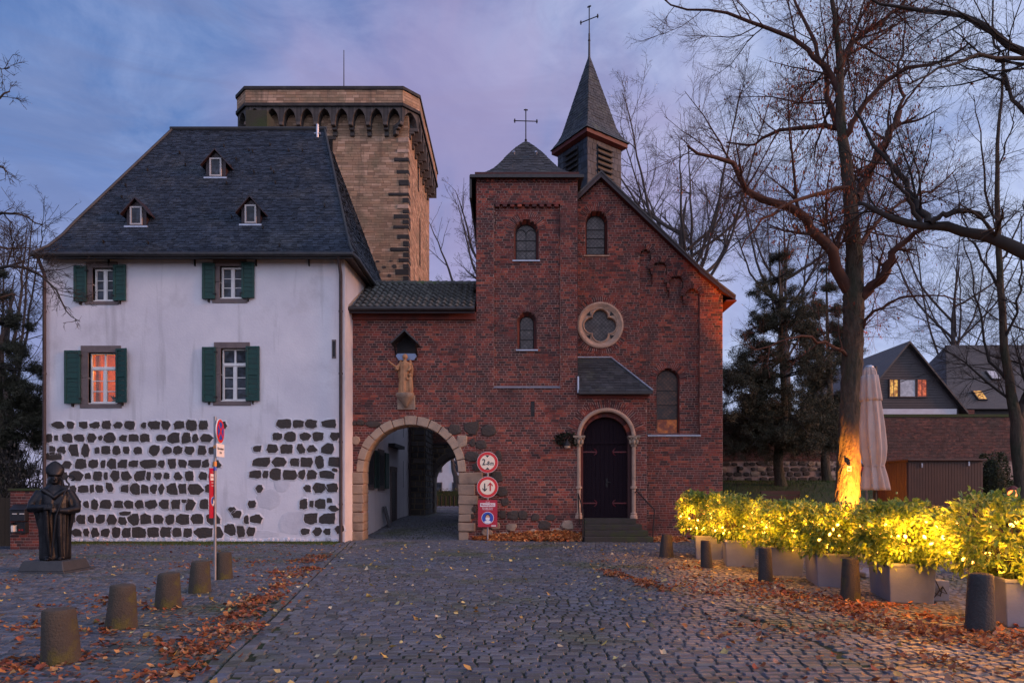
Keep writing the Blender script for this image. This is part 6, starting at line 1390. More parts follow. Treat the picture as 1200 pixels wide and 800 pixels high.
post = thing('sign_post', (X(571.5,SY_), SY_, 0), 'sign post by the gate with height limit, priority and red mask sign', 'sign')
MB().tube([(X(571.5,SY_),SY_+.05,0),(X(571.5,SY_),SY_+.05,Z(531,SY_))], .032, 10).build('post', M['galv'], post, smooth=40)
r = 12.4*ks_
f = Face((X(571.3,SY_), SY_, Z(541.5,SY_))); d1 = f.disc(0,0,r,0,'height_limit_sign',M['sg_rim'],post,t=.02); f.disc(0,0,r*.97,.004,'red_ring',M['sg_red'],d1); f.disc(0,0,r*.71,.008,'white_field',M['sg_white'],d1)
f.text('2', -r*.34, .0, r*.82, .013, M['sg_black'], d1, .006, .8); f.text('.', -r*.06, -.0, r*.7, .013, M['sg_black'], d1, .006); f.text('8', r*.10, -r*.09, r*.52, .013, M['sg_black'], d1, .005, .8); f.text('m', r*.43, -r*.10, r*.56, .013, M['sg_black'], d1, .004, .8)
for s in (1,-1): f.poly([(-r*.20,s*r*.68),(r*.20,s*r*.68),(0,s*r*.46)][::s], .013, 'arrow_mark', M['sg_black'], d1)
f = Face((X(571.3,SY_), SY_, Z(570.5,SY_))); d2 = f.disc(0,0,r,0,'priority_sign',M['sg_rim'],post,t=.02); f.disc(0,0,r*.97,.004,'red_ring',M['sg_red'],d2); f.disc(0,0,r*.71,.008,'white_field',M['sg_white'],d2)
def arrow(fc, u, v0, v1, hw, w, m, par, hd):
    s = 1 if v1 > v0 else -1; fc.poly([(u-hw,v0),(u+hw,v0),(u+hw,v1-s*hd*.6),(u-hw,v1-s*hd*.6)], w, 'arrow_shaft', m, par); fc.poly([(u-hd,v1-s*hd*1.1),(u,v1),(u+hd,v1-s*hd*1.1),(u+hd,v1-s*hd*1.1-s*hw*2.0),(u,v1-s*hw*2.6),(u-hd,v1-s*hd*1.1-s*hw*2.0)], w+.0015, 'arrow_head', m, par)
arrow(f, -r*.26, r*.36, -r*.42, r*.055, .013, M['sg_black'], d2, r*.22); arrow(f, r*.26, -r*.36, r*.46, r*.065, .013, M['sg_arrow'], d2, r*.24)
def mask_panel(f, hw, hh, par, name):
    p = f.rect(0,0,hw,hh,0,name,M['sg_panel'],par,t=.012); f.rect(0,hh*.64,hw*.78,hh*.13,.004,'white_field',M['wht'],p); f.text('Maskenpflicht',0,hh*.64,hw*.30,.009,M['sg_panel'],p,.001,.86)
    f.text('Hier gilt',0,hh*.86,hw*.13,.006,M['wht'],p,.001); f.text('Bitte tragen Sie einen',0,hh*.42,hw*.13,.006,M['wht'],p,.001); f.text('Mund-Nasen-Schutz',0,hh*.30,hw*.13,.006,M['wht'],p,.001)
    v = -hh*.33; r = hw*.64; f.disc(0,v,r,.004,'white_rim',M['wht'],p); f.disc(0,v,r*.93,.007,'blue_disc',M['sg_blue'],p)
    f.poly([(-r*.62,v-r*.62),(-r*.3,v-r*.45),(r*.3,v-r*.45),(r*.62,v-r*.62),(r*.3,v-r*.86),(-r*.3,v-r*.86)], .010, 'shoulders', M['wht'], p)
    f.poly([(r*.40*math.cos(t), v+r*.10+r*.56*math.sin(t)) for t in [2*math.pi*i/24 for i in range(24)]], .012, 'hair', M['sg_black'], p)
    f.poly([(r*.33*math.cos(t), v+r*.02+r*.46*math.sin(t)) for t in [2*math.pi*i/24 for i in range(24)]], .015, 'face_mark', M['skin'], p)
    f.poly([(-r*.36,v+r*.02),(0,v+r*.10),(r*.36,v+r*.02),(r*.30,v-r*.34),(0,v-r*.48),(-r*.30,v-r*.34)], .018, 'mask_mark', M['wht'], p)
    f.rect(hw*.62,-hh*.91,hw*.24,hh*.035,.004,'logo_mark',M['wht'],p)
mask_panel(Face((X(571.5,SY_), SY_-.01, Z(601.3,SY_))), 11.3*ks_, 15.8*ks_, post, 'mask_sign')
# no-stopping post seen almost edge-on
NYs = 11.8; kq = NYs/F; p2 = thing('sign_post', (X(252,NYs), NYs, 0), 'galvanised post with round no-stopping sign and narrow red mask panel', 'sign')
MB().tube([(X(252,NYs),NYs,0),(X(252,NYs),NYs,Z(488,NYs))], .024, 10).build('post', M['galv'], p2, smooth=40)
a = R(95); off = Vector((math.sin(a),-math.cos(a),0))
f = Face(Vector((X(256.3,NYs),NYs,Z(505,NYs)))+off*.03, R(97)); rr = 14.2*kq; d3 = f.disc(0,0,rr,0,'no_stopping_sign',M['sg_rim'],p2,t=.015); f.disc(0,0,rr*.96,.003,'red_ring',M['sg_red'],d3); f.disc(0,0,rr*.74,.006,'blue_field',M['sg_blue'],d3)
for s in (1,-1): c, q = math.cos(s*math.pi/4), math.sin(s*math.pi/4); f.poly([(c*rr*.78-q*.022,q*rr*.78+c*.022),(-c*rr*.78-q*.022,-q*rr*.78+c*.022),(-c*rr*.78+q*.022,-q*rr*.78-c*.022),(c*rr*.78+q*.022,q*rr*.78-c*.022)], .009+.001*s, 'red_bar', M['sg_red'], d3)
f = Face(Vector((X(256.5,NYs),NYs,Z(527.5,NYs)))+off*.03, R(91)); pl_ = f.rect(0,0,.16,7.6*kq,0,'residents_plate',M['wht'],p2,t=.012); f.text('Bewohner',0,.03,.062,.004,M['sg_black'],pl_,.001); f.text('frei',0,-.04,.062,.004,M['sg_black'],pl_,.001)
mask_panel(Face(Vector((X(250.6,NYs),NYs-.03,Z(577.5,NYs))), R(90)), .135, 29*kq, p2, 'mask_sign')
MB().tube([(X(252,NYs),NYs,Z(546,NYs)),(X(252,NYs),NYs,Z(540.5,NYs))], .030, 10).build('orange_sticker', M['orange_tag'], p2)
MB().tube([(X(252,NYs),NYs,Z(551,NYs)),(X(252,NYs),NYs,Z(547,NYs))], .029, 10).build('blue_sticker', M['sg_blue'], p2)
MB().tube([(X(252,NYs),NYs,Z(525,NYs)),(X(252,NYs),NYs,Z(521.5,NYs))], .030, 10).build('orange_sticker', M['orange_tag'], p2)

# ================================================================== STATUES
M['bronze'] = mat('bronze', (0.011,0.012,0.015), (0.021,0.021,0.025), 6, .42, .25, 30, metal=.6, c3=(0.03,0.035,0.04), s3=3, t3=(.58,.75))
M['plinth'] = mat('plinth', (0.03,0.033,0.038), (0.045,0.046,0.05), 6, .6, .3, 40)
st = G(64.5, 672); st.y += .42; st.x = X(64.5, st.y)
bs_ = thing('bishop_statue', st, 'life-size dark bronze statue of a bishop with mitre and crozier', 'statue')
m = MB(); m.prism([(st.x+i, st.y+j, -.02) for i,j in ((-.52,-.48),(.52,-.48),(.52,.48),(-.52,.48))], (0,0,.06)); m.build('ground_slab', M['plinth'], bs_, bevel=.01, recalc=True)
m = MB(); b0 = [(-.46,-.42),(.46,-.42),(.46,.42),(-.46,.42)]; m.add([(st.x+x,st.y+y,.04) for x,y in b0]+[(st.x+x*.86,st.y+y*.86,.24) for x,y in b0], [(0,1,5,4),(1,2,6,5),(2,3,7,6),(3,0,4,7),(4,5,6,7),(3,2,1,0)]); m.build('plinth', M['plinth'], bs_, bevel=.012)
Q = Vector((st.x, st.y, .24))
fm = MB()
def fold(a, t): return 1+(.10*(1-t)+.015)*math.sin(7*a+1.2+2.2*t)+(.055*(1-t))*math.sin(13*a+.4-3*t)+.02*(1-t)*math.sin(23*a+5*t)
L_ = lambda secs: [(Q.x+a, Q.y+b, Q.z+c, d, e) for a,b,c,d,e in secs]
fm.loft(L_([(0,0,.0,.24,.20),(0,0,.05,.25,.21),(0,0,.35,.25,.21),(.0,0,.7,.27,.215),(0,0,.98,.28,.22),(0,.0,1.15,.29,.215),(0,.01,1.30,.30,.20),(0,.02,1.40,.27,.17),(0,.02,1.46,.19,.13),(0,.01,1.52,.085,.085),(0,0,1.6,.075,.08)]), 44, 0, fold)
# cape falling over the arms
fm.loft(L_([(-.235,.0,.55,.03,.08),(-.27,.0,.80,.05,.11),(-.29,-.01,1.0,.075,.13),(-.25,.0,1.22,.10,.13),(-.17,.02,1.40,.09,.10)]), 18, 0, lambda a,t: 1+.08*math.sin(5*a+3*t))
fm.loft(L_([(.225,.0,.50,.03,.08),(.27,.0,.78,.05,.11),(.29,-.01,1.0,.075,.13),(.25,.0,1.22,.10,.13),(.17,.02,1.40,.09,.10)]), 18, 0, lambda a,t: 1+.08*math.sin(5*a+1+3*t))
T = lambda pts, rad: fm.tube([Q+Vector(p) for p in pts], rad, 12)
T([(-.24,.0,1.38),(-.36,-.04,1.16),(-.38,-.10,1.04),(-.22,-.25,1.06),(-.10,-.30,1.09)], [.085,.085,.09,.07,.05])
T([(.24,.0,1.38),(.36,-.04,1.16),(.37,-.10,1.02),(.22,-.25,.99),(.08,-.30,1.00)], [.085,.085,.09,.07,.05])
for s, hx, hz in ((-1,-.06,1.10),(1,.03,1.0)):      # hands with bent fingers closed on book and staff
    fm.ball(Q+Vector((hx,-.31,hz)), (.05,.035,.045), 10, 8)
    for k in range(4): T([(hx-.01*s,-.33,hz+.035-.022*k),(hx-.05*s,-.355,hz+.033-.022*k),(hx-.08*s,-.335,hz+.028-.022*k)], [.012,.012,.009])
    T([(hx+.01*s,-.32,hz+.045),(hx-.03*s,-.345,hz+.065)], [.013,.010])
fm.ball(Q+Vector((0,-.01,1.635)), (.092,.105,.125), 18, 12); fm.ball(Q+Vector((0,-.06,1.575)), (.065,.06,.055), 12, 8)
fm.loft(L_([(0,-.115,1.60,.022,.02),(0,-.125,1.625,.02,.022),(0,-.105,1.675,.013,.02)]), 8)                                    # nose
for s in (-1,1): fm.ball(Q+Vector((s*.036,-.093,1.665)), (.022,.018,.012), 8, 6); fm.ball(Q+Vector((s*.095,.0,1.63)), (.016,.03,.04), 8, 6); fm.ball(Q+Vector((s*.085,.035,1.56)), (.045,.07,.13), 10, 8); T([(s*.09,.06,1.70),(s*.13,.09,1.45),(s*.13,.11,1.25)], [.03,.04,.035])
fm.ball(Q+Vector((0,-.108,1.575)), (.035,.012,.010), 8, 6)
fm.loft(L_([(0,-.0,1.70,.112,.122),(0,0,1.72,.135,.138),(0,0,1.78,.158,.125),(0,0,1.85,.165,.10),(0,0,1.91,.135,.075),(0,0,1.97,.075,.05),(0,0,2.01,.015,.02)]), 22)                  # mitre
T([(-.20,-.13,1.42),(-.06,-.17,1.32),(.0,-.19,1.26),(.07,-.17,1.33),(.2,-.13,1.42)], [.05,.04,.045,.04,.05])
fm.box(Q.x-.16, Q.x-.02, Q.y-.36, Q.y-.27, Q.z+1.02, Q.z+1.08); T([(-.12,-.28,1.04),(-.10,-.24,.5),(-.06,-.22,.1)], [.045,.05,.04]); T([(.10,-.27,.98),(.10,-.25,.5),(.12,-.22,.08)], [.05,.06,.045])
for s in (-1,1): fm.ball(Q+Vector((s*.10,-.20,.03)), (.055,.12,.04), 10, 6)
remeshed(fm.build('figure', M['bronze'], bs_, recalc=True), .0115, 1).rotation_euler = (0, 0, R(30))
cz = MB(); cz.tube([Q+Vector(p) for p in ((-.03,-.33,.06),(.05,-.36,.9),(.19,-.30,1.36),(.25,-.24,1.50))], .017, 8)
cc = Q+Vector((.30,-.22,1.64)); cz.tube([Q+Vector((.25,-.24,1.50))]+[cc+Vector((math.cos(t)*q, 0, math.sin(t)*q)) for t, q in [(-2.0-i*.42, .11-.0062*i) for i in range(16)]], .018, 8); cz.build('crozier', M['bronze'], bs_, smooth=40).rotation_euler = (0, 0, R(30))

# stone angel with child over the gate
M['terracotta'] = mat('terracotta', (0.42,0.22,0.11), (0.32,0.155,0.075), 6, .8, .4, 30, c3=(0.14,0.07,0.04), s3=4, t3=(.55,.72))
aY = GY-.30; A0 = Vector((X(474.5,aY), aY, Z(461,aY)))
con = thing('statue_console', A0, 'carved sandstone wall console under the angel figure', 'console')
m = MB(); m.box(A0.x-.30, A0.x+.30, GY-.06, GY+.02, A0.z-.50, A0.z-.02); m.build('back_plate', M['sandstone'], con, bevel=.01)
m = MB(); m.loft([(A0.x,GY-.12,A0.z-.42,.06,.06),(A0.x,GY-.2,A0.z-.3,.12,.12),(A0.x,GY-.26,A0.z-.15,.24,.22),(A0.x,GY-.28,A0.z-.08,.30,.26),(A0.x,GY-.28,A0.z-.0,.31,.27)], 16); m.build('bracket', M['sandstone'], con, smooth=40)
ang = thing('angel_statue', A0, 'ochre stone guardian angel with child above the gate arch', 'statue')
fa = MB(); S = 0.745; LA = lambda secs: [(A0.x+a*S, A0.y+b*S, A0.z+c*S, d*S, e*S) for a,b,c,d,e in secs]; TA = lambda pts, rad: fa.tube([A0+Vector(p)*S for p in pts], [q*S for q in rad], 10)
fa.loft(LA([(-.05,0,.0,.24,.18),(-.05,0,.1,.23,.18),(-.05,0,.5,.21,.17),(-.04,0,.85,.20,.16),(-.03,0,1.05,.19,.14),(-.02,0,1.25,.22,.14),(-.01,0,1.38,.20,.12),(0,0,1.45,.08,.08),(0,-.01,1.52,.07,.07)]), 32, 0, lambda a,t: 1+(.10*(1-t)+.02)*math.sin(8*a+2*t)+.05*(1-t)*math.sin(15*a))
fa.ball(A0+Vector((0,-.02,1.62))*S, (.095*S,.105*S,.13*S), 14, 10); fa.ball(A0+Vector((0,.03,1.65))*S, (.125*S,.12*S,.13*S), 14, 10); fa.loft(LA([(0,-.12,1.58,.02,.02),(0,-.13,1.60,.018,.02),(0,-.11,1.65,.01,.015)]), 8)
TA([(-.17,0,1.34),(-.33,-.02,1.18),(-.36,-.08,1.05),(-.30,-.12,1.08)], [.075,.085,.09,.06]); TA([(-.30,-.02,1.1),(-.46,-.12,1.22),(-.60,-.18,1.32),(-.68,-.2,1.40)], [.07,.05,.04,.035])
for k in range(4): TA([(-.66,-.2,1.38),(-.71,-.2,1.42+.012*k),(-.75,-.2,1.43+.022*k)], [.016,.014,.010])
TA([(.17,0,1.34),(.25,-.06,1.12),(.18,-.16,.98)], [.075,.075,.05])
for s in (-1,1): fa.loft([(A0.x+(s*.20)*S,A0.y+.12,A0.z+.45*S,.03,.02),(A0.x+s*.24*S,A0.y+.13,A0.z+.8*S,.07,.03),(A0.x+s*.25*S,A0.y+.13,A0.z+1.15*S,.085,.035),(A0.x+s*.22*S,A0.y+.12,A0.z+1.4*S,.06,.03),(A0.x+s*.21*S,A0.y+.12,A0.z+1.55*S,.02,.02)], 12)
fa.loft(LA([(.27,-.06,.0,.10,.09),(.26,-.06,.3,.12,.10),(.25,-.06,.55,.11,.09),(.25,-.06,.68,.10,.08),(.25,-.06,.73,.04,.05)]), 20, 0, lambda a,t: 1+.06*math.sin(6*a)); fa.ball(A0+Vector((.25,-.07,.82))*S, (.075*S,.08*S,.095*S), 12, 8); TA([(.2,-.1,.66),(.12,-.17,.6),(.1,-.19,.72)], [.04,.035,.03])
fa.loft(LA([(.05,0,-.03,.38,.22),(.05,0,.03,.36,.21)]), 16)
remeshed(fa.build('figure', M['terracotta'], ang, recalc=True), .014, 1)
can = thing('statue_canopy', P(474.5, 400, GY-.3), 'small dark gabled wooden canopy above the angel figure', 'canopy')
ca = P(474, 388, GY-.45); m = MB(); hw, dz = 15.5*kg, 14.5*kg
for s in (-1,1): m.prism([(ca.x,GY-.5,ca.z),(ca.x+s*hw,GY-.5,ca.z-dz),(ca.x+s*hw,GY-.5,ca.z-dz+.06),(ca.x,GY-.5,ca.z+.07)], (0,.5,0))
m.build('roof', M['slate_old'], can, recalc=True)
m = MB(); m.add([(ca.x-hw*.82,GY-.03,ca.z-dz*.9),(ca.x+hw*.82,GY-.03,ca.z-dz*.9),(ca.x,GY-.03,ca.z-.02)], [(0,1,2)]); m.box(ca.x-hw*.70, ca.x+hw*.70, GY-.06, GY-.02, ca.z-dz*1.62, ca.z-dz*.9, 0)
m.build('back_board', mat('shade_black', (0.008,0.008,0.010), rough=.8), can)  # near-black colour paints in the shade beneath the projecting canopy roof
m = MB(); m.prism([(ca.x-.35,GY-.09,ca.z-.74),(ca.x-.26,GY-.09,ca.z-.88),(ca.x+.26,GY-.09,ca.z-.88),(ca.x+.35,GY-.09,ca.z-.74),(ca.x+.30,GY-.09,ca.z-.66),(ca.x-.30,GY-.09,ca.z-.66)], (0,.03,0)); m.build('lead_apron', mat('lead_blue', (0.22,0.28,0.42), (0.16,0.2,0.3), 8, .5, metal=.3), can, recalc=True)
for s in (-1,1): MB().tube([(ca.x+s*hw*.78,GY-.01,ca.z-dz*1.75),(ca.x+s*hw*.8,GY-.42,ca.z-dz*.95)], .03, 6).build('strut', M['iron'], can)

# ================================================================== PLANTERS WITH LIT SHRUBS
M['planter'] = mat('planter', (0.15,0.18,0.26), (0.12,0.145,0.21), 3, .6, .15, 40, c3=(0.12,0.13,0.16), s3=1.6, t3=(.55,.75))
M['aucuba'] = mat('aucuba', (0.10,0.16,0.03), None, 9, .36, 0, island=.3, spec=.5, transl=.35, palette=[(0.111,0.200,0.045),(0.145,0.240,0.050),(0.187,0.270,0.054),(0.085,0.170,0.041),(0.230,0.290,0.063),(0.128,0.230,0.063)])
M['twig'] = mat('twig', (0.05,0.04,0.025), rough=.8)
bulb_m = bpy.data.materials.new('bulb'); bulb_m.use_nodes = True; b = bulb_m.node_tree.nodes['Principled BSDF']; b.inputs['Emission Color'].default_value = (1.0,.36,.05,1); b.inputs['Emission Strength'].default_value = 14; bulb_m.cycles.emission_sampling = 'NONE'
bm_ = MB(); bm_.loft([(0,0,-.02,.006,.006),(0,0,-.008,.014,.014),(0,0,.008,.017,.017),(0,0,.022,.010,.010),(0,0,.028,.002,.002)], 8)
bme = bpy.data.meshes.new('bulb'); bme.from_pydata(bm_.v, [], bm_.f); bme.materials.append(bulb_m)
boxm = {}
def planter(i, cx, cy, L, W, H, rz, label, nleaf, fh, fx, fy, npt, watts):
    ca, sa = math.cos(rz), math.sin(rz)
    def wp(a, b, z): return Vector((cx+a*ca-b*sa, cy+a*sa+b*ca, z))
    o = thing('planter', (cx,cy,0), 'grey ' + label, 'planter', 'grey box planters in a row'); m = MB(); t = .03
    def ring(z, e): return [wp(a*(W/2-e), b*(L/2-e), z) for a,b in ((-1,-1),(1,-1),(1,1),(-1,1))]
    vs = ring(.0,.03)+ring(H,0)+ring(H,t)+ring(H-.12,t); m.add(vs, [(0,1,5,4),(1,2,6,5),(2,3,7,6),(3,0,4,7),(4,5,9,8),(5,6,10,9),(6,7,11,10),(7,4,8,11),(8,9,13,12),(9,10,14,13),(10,11,15,14),(11,8,12,15),(3,2,1,0)])
    m.build('box', M['planter'], o, bevel=.008); rm2 = MB(); rm2.add(ring(H-.035,-.012)+ring(H+.004,-.012)+ring(H+.004,.035)+ring(H-.035,.035), [(0,1,5,4),(1,2,6,5),(2,3,7,6),(3,0,4,7),(4,5,9,8),(5,6,10,9),(6,7,11,10),(7,4,8,11)]); rm2.build('rim', M['planter'], o, bevel=.006)
    s = MB(); s.add(ring(H-.06,.02), [(0,1,2,3)]); s.build('soil_top', M['soil'], o)
    p = thing('laurel_shrub', (cx,cy,H-.1), 'glossy yellow-green shrub with fairy lights in the ' + label, 'shrub', 'shrubs in the grey planters')
    rg = np.random.default_rng(200+i); st_ = MB(); tips = []
    for k in range(26):
        a = rg.uniform(0,6.28); r_ = rg.uniform(.3,1); tip = wp(math.cos(a)*fx*r_*.85, math.sin(a)*fy*r_*.85, H+(fh-.12)*rg.uniform(.45,1.0)); b0 = wp(rg.uniform(-.12,.12), rg.uniform(-.2,.2), H-.1); mid = b0.lerp(tip,.5)+Vector((0,0,.12)); st_.tube([b0,mid,tip], [.014,.010,.005], 5); tips.append(tip)
    st_.build('stems', M['twig'], p); tag(p.children[-1], kind='stuff')
    # leafy rosettes spread through the volume: denser at the skin, uneven outline
    C = 200; d = rg.normal(0,1,(C,3)); d /= np.linalg.norm(d,axis=1)[:,None]; rad = rg.uniform(.5,1.0,C)**.5*rg.uniform(.88,1.12,C)
    sq_ = 1/np.maximum(np.abs(d).max(1),.72)*.80
    cen = np.stack([d[:,0]*rad*sq_*fx, d[:,1]*rad*sq_*fy, H+fh*.48+d[:,2]*rad*sq_*fh*.55],1); cen[:,2] = np.maximum(cen[:,2], H-.02)
    per = nleaf//C; dd = rg.normal(0,1,(C*per,3)); dd /= np.linalg.norm(dd,axis=1)[:,None]; base = np.repeat(cen,per,0)+rg.normal(0,.055,(C*per,3)); out = np.repeat(d,per,0)*.8+dd*.8; out[:,2] += .25
    wx = cx+base[:,0]*ca-base[:,1]*sa; wy = cy+base[:,0]*sa+base[:,1]*ca; ox = out[:,0]*ca-out[:,1]*sa; oy = out[:,0]*sa+out[:,1]*ca
    leaves_at('foliage', p, np.stack([wx,wy,base[:,2]],1), np.stack([ox,oy,out[:,2]],1), .098, .0225, M['aucuba'], rg, .1, .12)
    sl_ = thing('fairy_lights', (cx,cy,H), 'string of warm fairy lights in the ' + label, 'fairy lights', 'fairy lights in the planters'); wr = MB(); pts = []
    for k in range(34):
        a = rg.uniform(0,6.28); e = rg.uniform(-.75,.75); rr_ = rg.uniform(.72,.98); q = wp(math.cos(a)*math.cos(e)*fx*rr_, math.sin(a)*math.cos(e)*fy*rr_, H+fh*.42+math.sin(e)*fh*.42); pts.append((a,q))
    pts.sort(key=lambda t: t[0]); wr.tube([q for _,q in pts], .003, 4); wr.build('wire', M['iron'], sl_)
    for _, q in pts: bo = link('bulb', bme, sl_, q-Vector((cx,cy,H))); bo.rotation_euler = (rg.uniform(-1,1), rg.uniform(-1,1), 0); s_ = rg.uniform(.7,1.1); bo.scale = (s_*1.25,s_*1.25,s_*1.25)
    for k in range(npt):                               # the light of the string itself
        a = rg.uniform(2.4,5.6) if k < npt*.75 else rg.uniform(0,6.28); q = wp(math.cos(a)*fx*rg.uniform(.7,.95), math.sin(a)*fy*rg.uniform(.7,.95), H+fh*rg.uniform(.08,.90))
        ld = bpy.data.lights.new('fairy_glow','POINT'); ld.energy = watts*rg.uniform(.6,1.4); ld.color = (1.0,.34,.02); ld.shadow_soft_size = .05; lo = bpy.data.objects.new('fairy_glow', ld); COL.objects.link(lo); lo.parent = sl_; lo.location = q-Vector((cx,cy,H))
PL = [(5.86,7.7,'largest planter at the picture edge'),(5.48,9.43,'second largest planter by the lichened bollard'),(5.14,10.95,'third largest planter from the picture edge'),(4.93,12.4,'fourth planter before the lit tree trunk'),(4.60,13.98,'second planter from the chapel'),(4.38,15.5,'smallest planter, closest to the chapel')]
for i, (x, y, lab) in enumerate(PL):
    L, W = 1.05, .62; rz = R(-14); ca, sa = math.cos(rz), math.sin(rz)
    cx, cy = x+(W/2)*ca-(L/2)*sa, y+(W/2)*sa+(L/2)*ca
    planter(i, cx, cy, L, W, .57, rz, lab, 6600, (.98,.86,.85,.82,.93,1.04)[i], .80 if i == 0 else (.80 if i == 5 else .66), .94, 30, 8.0)
cb = thing('cable_box', (6.15,9.3,0), 'pale grey cable box with black cables between two planters', 'box'); q0, q1 = G(1075,704), G(1105,704)
m = MB(); m.box(q0.x, q1.x+.1, q0.y, q0.y+.25, 0, .30); m.build('housing', M['planter'], cb, bevel=.01)
for k in range(3):
    m = MB(); m.tube([(q0.x+.05+.1*k,q0.y-.02,.42-.05*k),(q0.x+.08+.12*k,q0.y-.04,.15),(q0.x+.22+.1*k,q0.y-.03,.05+.03*k),(q0.x+.36,q0.y-.02,.22)], .008, 6); m.build('cable', M['iron'], cb)
for i, (px, py) in enumerate(((1177,700),(978,672))):
    cq = G(px, 735 if i == 0 else 688); c = thing('hanging_cable', (cq.x,cq.y,.3), ('black cable hanging down the front of the largest planter', 'black cable hanging beside the third largest planter')[i], 'cable'); m = MB(); dx = .12 if i else .30; m.tube([(cq.x+dx,cq.y-.03,.62),(cq.x+dx+.02,cq.y-.08,.4),(cq.x+dx+.08,cq.y-.09,.15),(cq.x+dx+.2,cq.y-.07,.03)], .007, 6); m.build('wire', M['iron'], c)

# ================================================================== PARASOL, LANTERN, BENCH, SIGN BEHIND TREE
M['parasol'] = mat('parasol', (0.42,0.33,0.30), (0.34,0.26,0.235), 3, .9, .2, 60)
PY = 12.6; kp = PY/F; pc_ = X(1024, PY)
pa_ = thing('parasol', (pc_+.02,PY,0), 'tall closed beige parasol tied near its hem beside the lit tree', 'parasol')
def pf(a,t): return 1+(.20-.11*t)*math.sin(8*a+1.5*t+.5*math.sin(5*t))+.05*math.sin(16*a+4*t)+.03*math.sin(27*a-6*t)*math.sin(9*t+a)
zt, zb = Z(431,PY), Z(574,PY); m = MB(); N = 26; sec = []
def pw_(py): 
    tab = [(431,6),(436,8),(445,9),(466,11.2),(470,11.4),(500,14),(525,14.2),(540,12.5),(546,10.3),(550,11.5),(560,13.5),(574,15.5)]
    for (a,b),(c,d) in zip(tab,tab[1:]):
        if a <= py <= c: return b+(d-b)*(py-a)/(c-a)
    return tab[-1][1]
for i in range(40):
    py = 574-(574-431)*i/39; sec.append((pc_+(1018-1024+(py-431)/143*8)*kp*.9, PY, Z(py,PY), pw_(py)*kp*.86, pw_(py)*kp*.86))
m.loft(sec, 110, 0, pf); po = m.build('canopy', M['parasol'], pa_, smooth=True)
m = MB(); sec = [(pc_+(1018-1024+(p-431)/143*8)*kp*.9,PY,Z(p,PY),(pw_(p)+.7)*kp*.87,(pw_(p)+.7)*kp*.87) for p in (470,466,458,448,440)]; m.loft(sec, 72, 0, lambda a,t: 1+.16*math.sin(8*a+1.1)); m.build('vent_flap', M['parasol'], pa_, smooth=True)
m = MB(); m.tube([(pc_+.015+math.cos(t)*9.9*kp,PY+math.sin(t)*9.9*kp,Z(546,PY)) for t in [2*math.pi*i/24 for i in range(25)]], .012, 6); m.build('tie', M['parasol'], pa_)
m = MB(); m.tube([(pc_+.03,PY,0),(pc_+.03,PY,zt+.03)], .03, 10); m.build('pole', M['iron'], pa_, smooth=40)
m = MB(); m.ball((pc_-.09,PY,zt+.01),(.085,.085,.05),12,6); m.build('cap', M['zinc'], pa_, smooth=True)
m = MB(); m.box(pc_-.4,pc_+.46,PY-.43,PY+.43,0,.1); m.build('base', M['planter'], pa_, bevel=.02)
st2 = thing('street_sign', (X(1016,17.9),17.9,0), 'round blue sign half hidden between the tree trunk and the parasol', 'sign'); xs_2 = X(1016,17.9)
MB().tube([(xs_2,17.94,0),(xs_2,17.94,Z(525,17.9))], .03, 8).build('post', M['galv'], st2); f = Face((xs_2,17.9,Z(536,17.9))); f.disc(0,0,.21,0,'blue_disc',M['sg_blue'],st2,t=.015); f.poly([(-.05,-.1),(.05,-.1),(.05,.02),(.12,.02),(0,.14),(-.12,.02),(-.05,.02)],.006,'white_arrow',M['wht'],st2); pl2 = f.rect(0,-.32,.2,.07,0,'red_plate',M['door_red'],st2,t=.012)
ln = thing('garden_lantern', (X(1187,9.9),9.9,1.5), 'small glowing red-orange lantern above the hedge at the picture edge', 'lantern'); c = P(1187,578,9.9)
m = MB(); m.tube([(c.x,c.y,0),(c.x,c.y,c.z-.09)], .02, 8); m.build('stake', M['iron'], ln); m = MB(); m.loft([(c.x,c.y,c.z+.05,.10,.10),(c.x,c.y,c.z+.09,.06,.06),(c.x,c.y,c.z+.12,.015,.015)],8); m.box(c.x-.09,c.x+.09,c.y-.09,c.y+.09,c.z-.10,c.z-.08); m.build('cap', M['barge_red'], ln)
m = MB(); m.loft([(c.x,c.y,c.z-.08,.05,.05),(c.x,c.y,c.z-.03,.07,.07),(c.x,c.y,c.z+.03,.06,.06),(c.x,c.y,c.z+.05,.03,.03)],12); m.build('glass', mat('lantern_glass',(.8,.3,.1),emit=(1,.22,.05),estr=3), ln, smooth=True)
bn = thing('garden_bench', (X(912,19),19,.6), 'reddish wooden bench back showing over the hedge by the conifer', 'bench')
for k in range(3): z = Z(575+5.2*k,19); MB().box(X(892,19),X(938,19),19,19.04,z-.11,z).build('slat', M['shed'], bn)
for px in (893,937): MB().box(X(px,19)-.03,X(px,19)+.03,19.05,19.1,0,Z(575,19)-.02).build('leg', M['iron'], bn)
for k in range(3): MB().box(X(892,19),X(938,19),18.55+.14*k,18.67+.14*k,.44,.47).build('slat', M['shed'], bn)
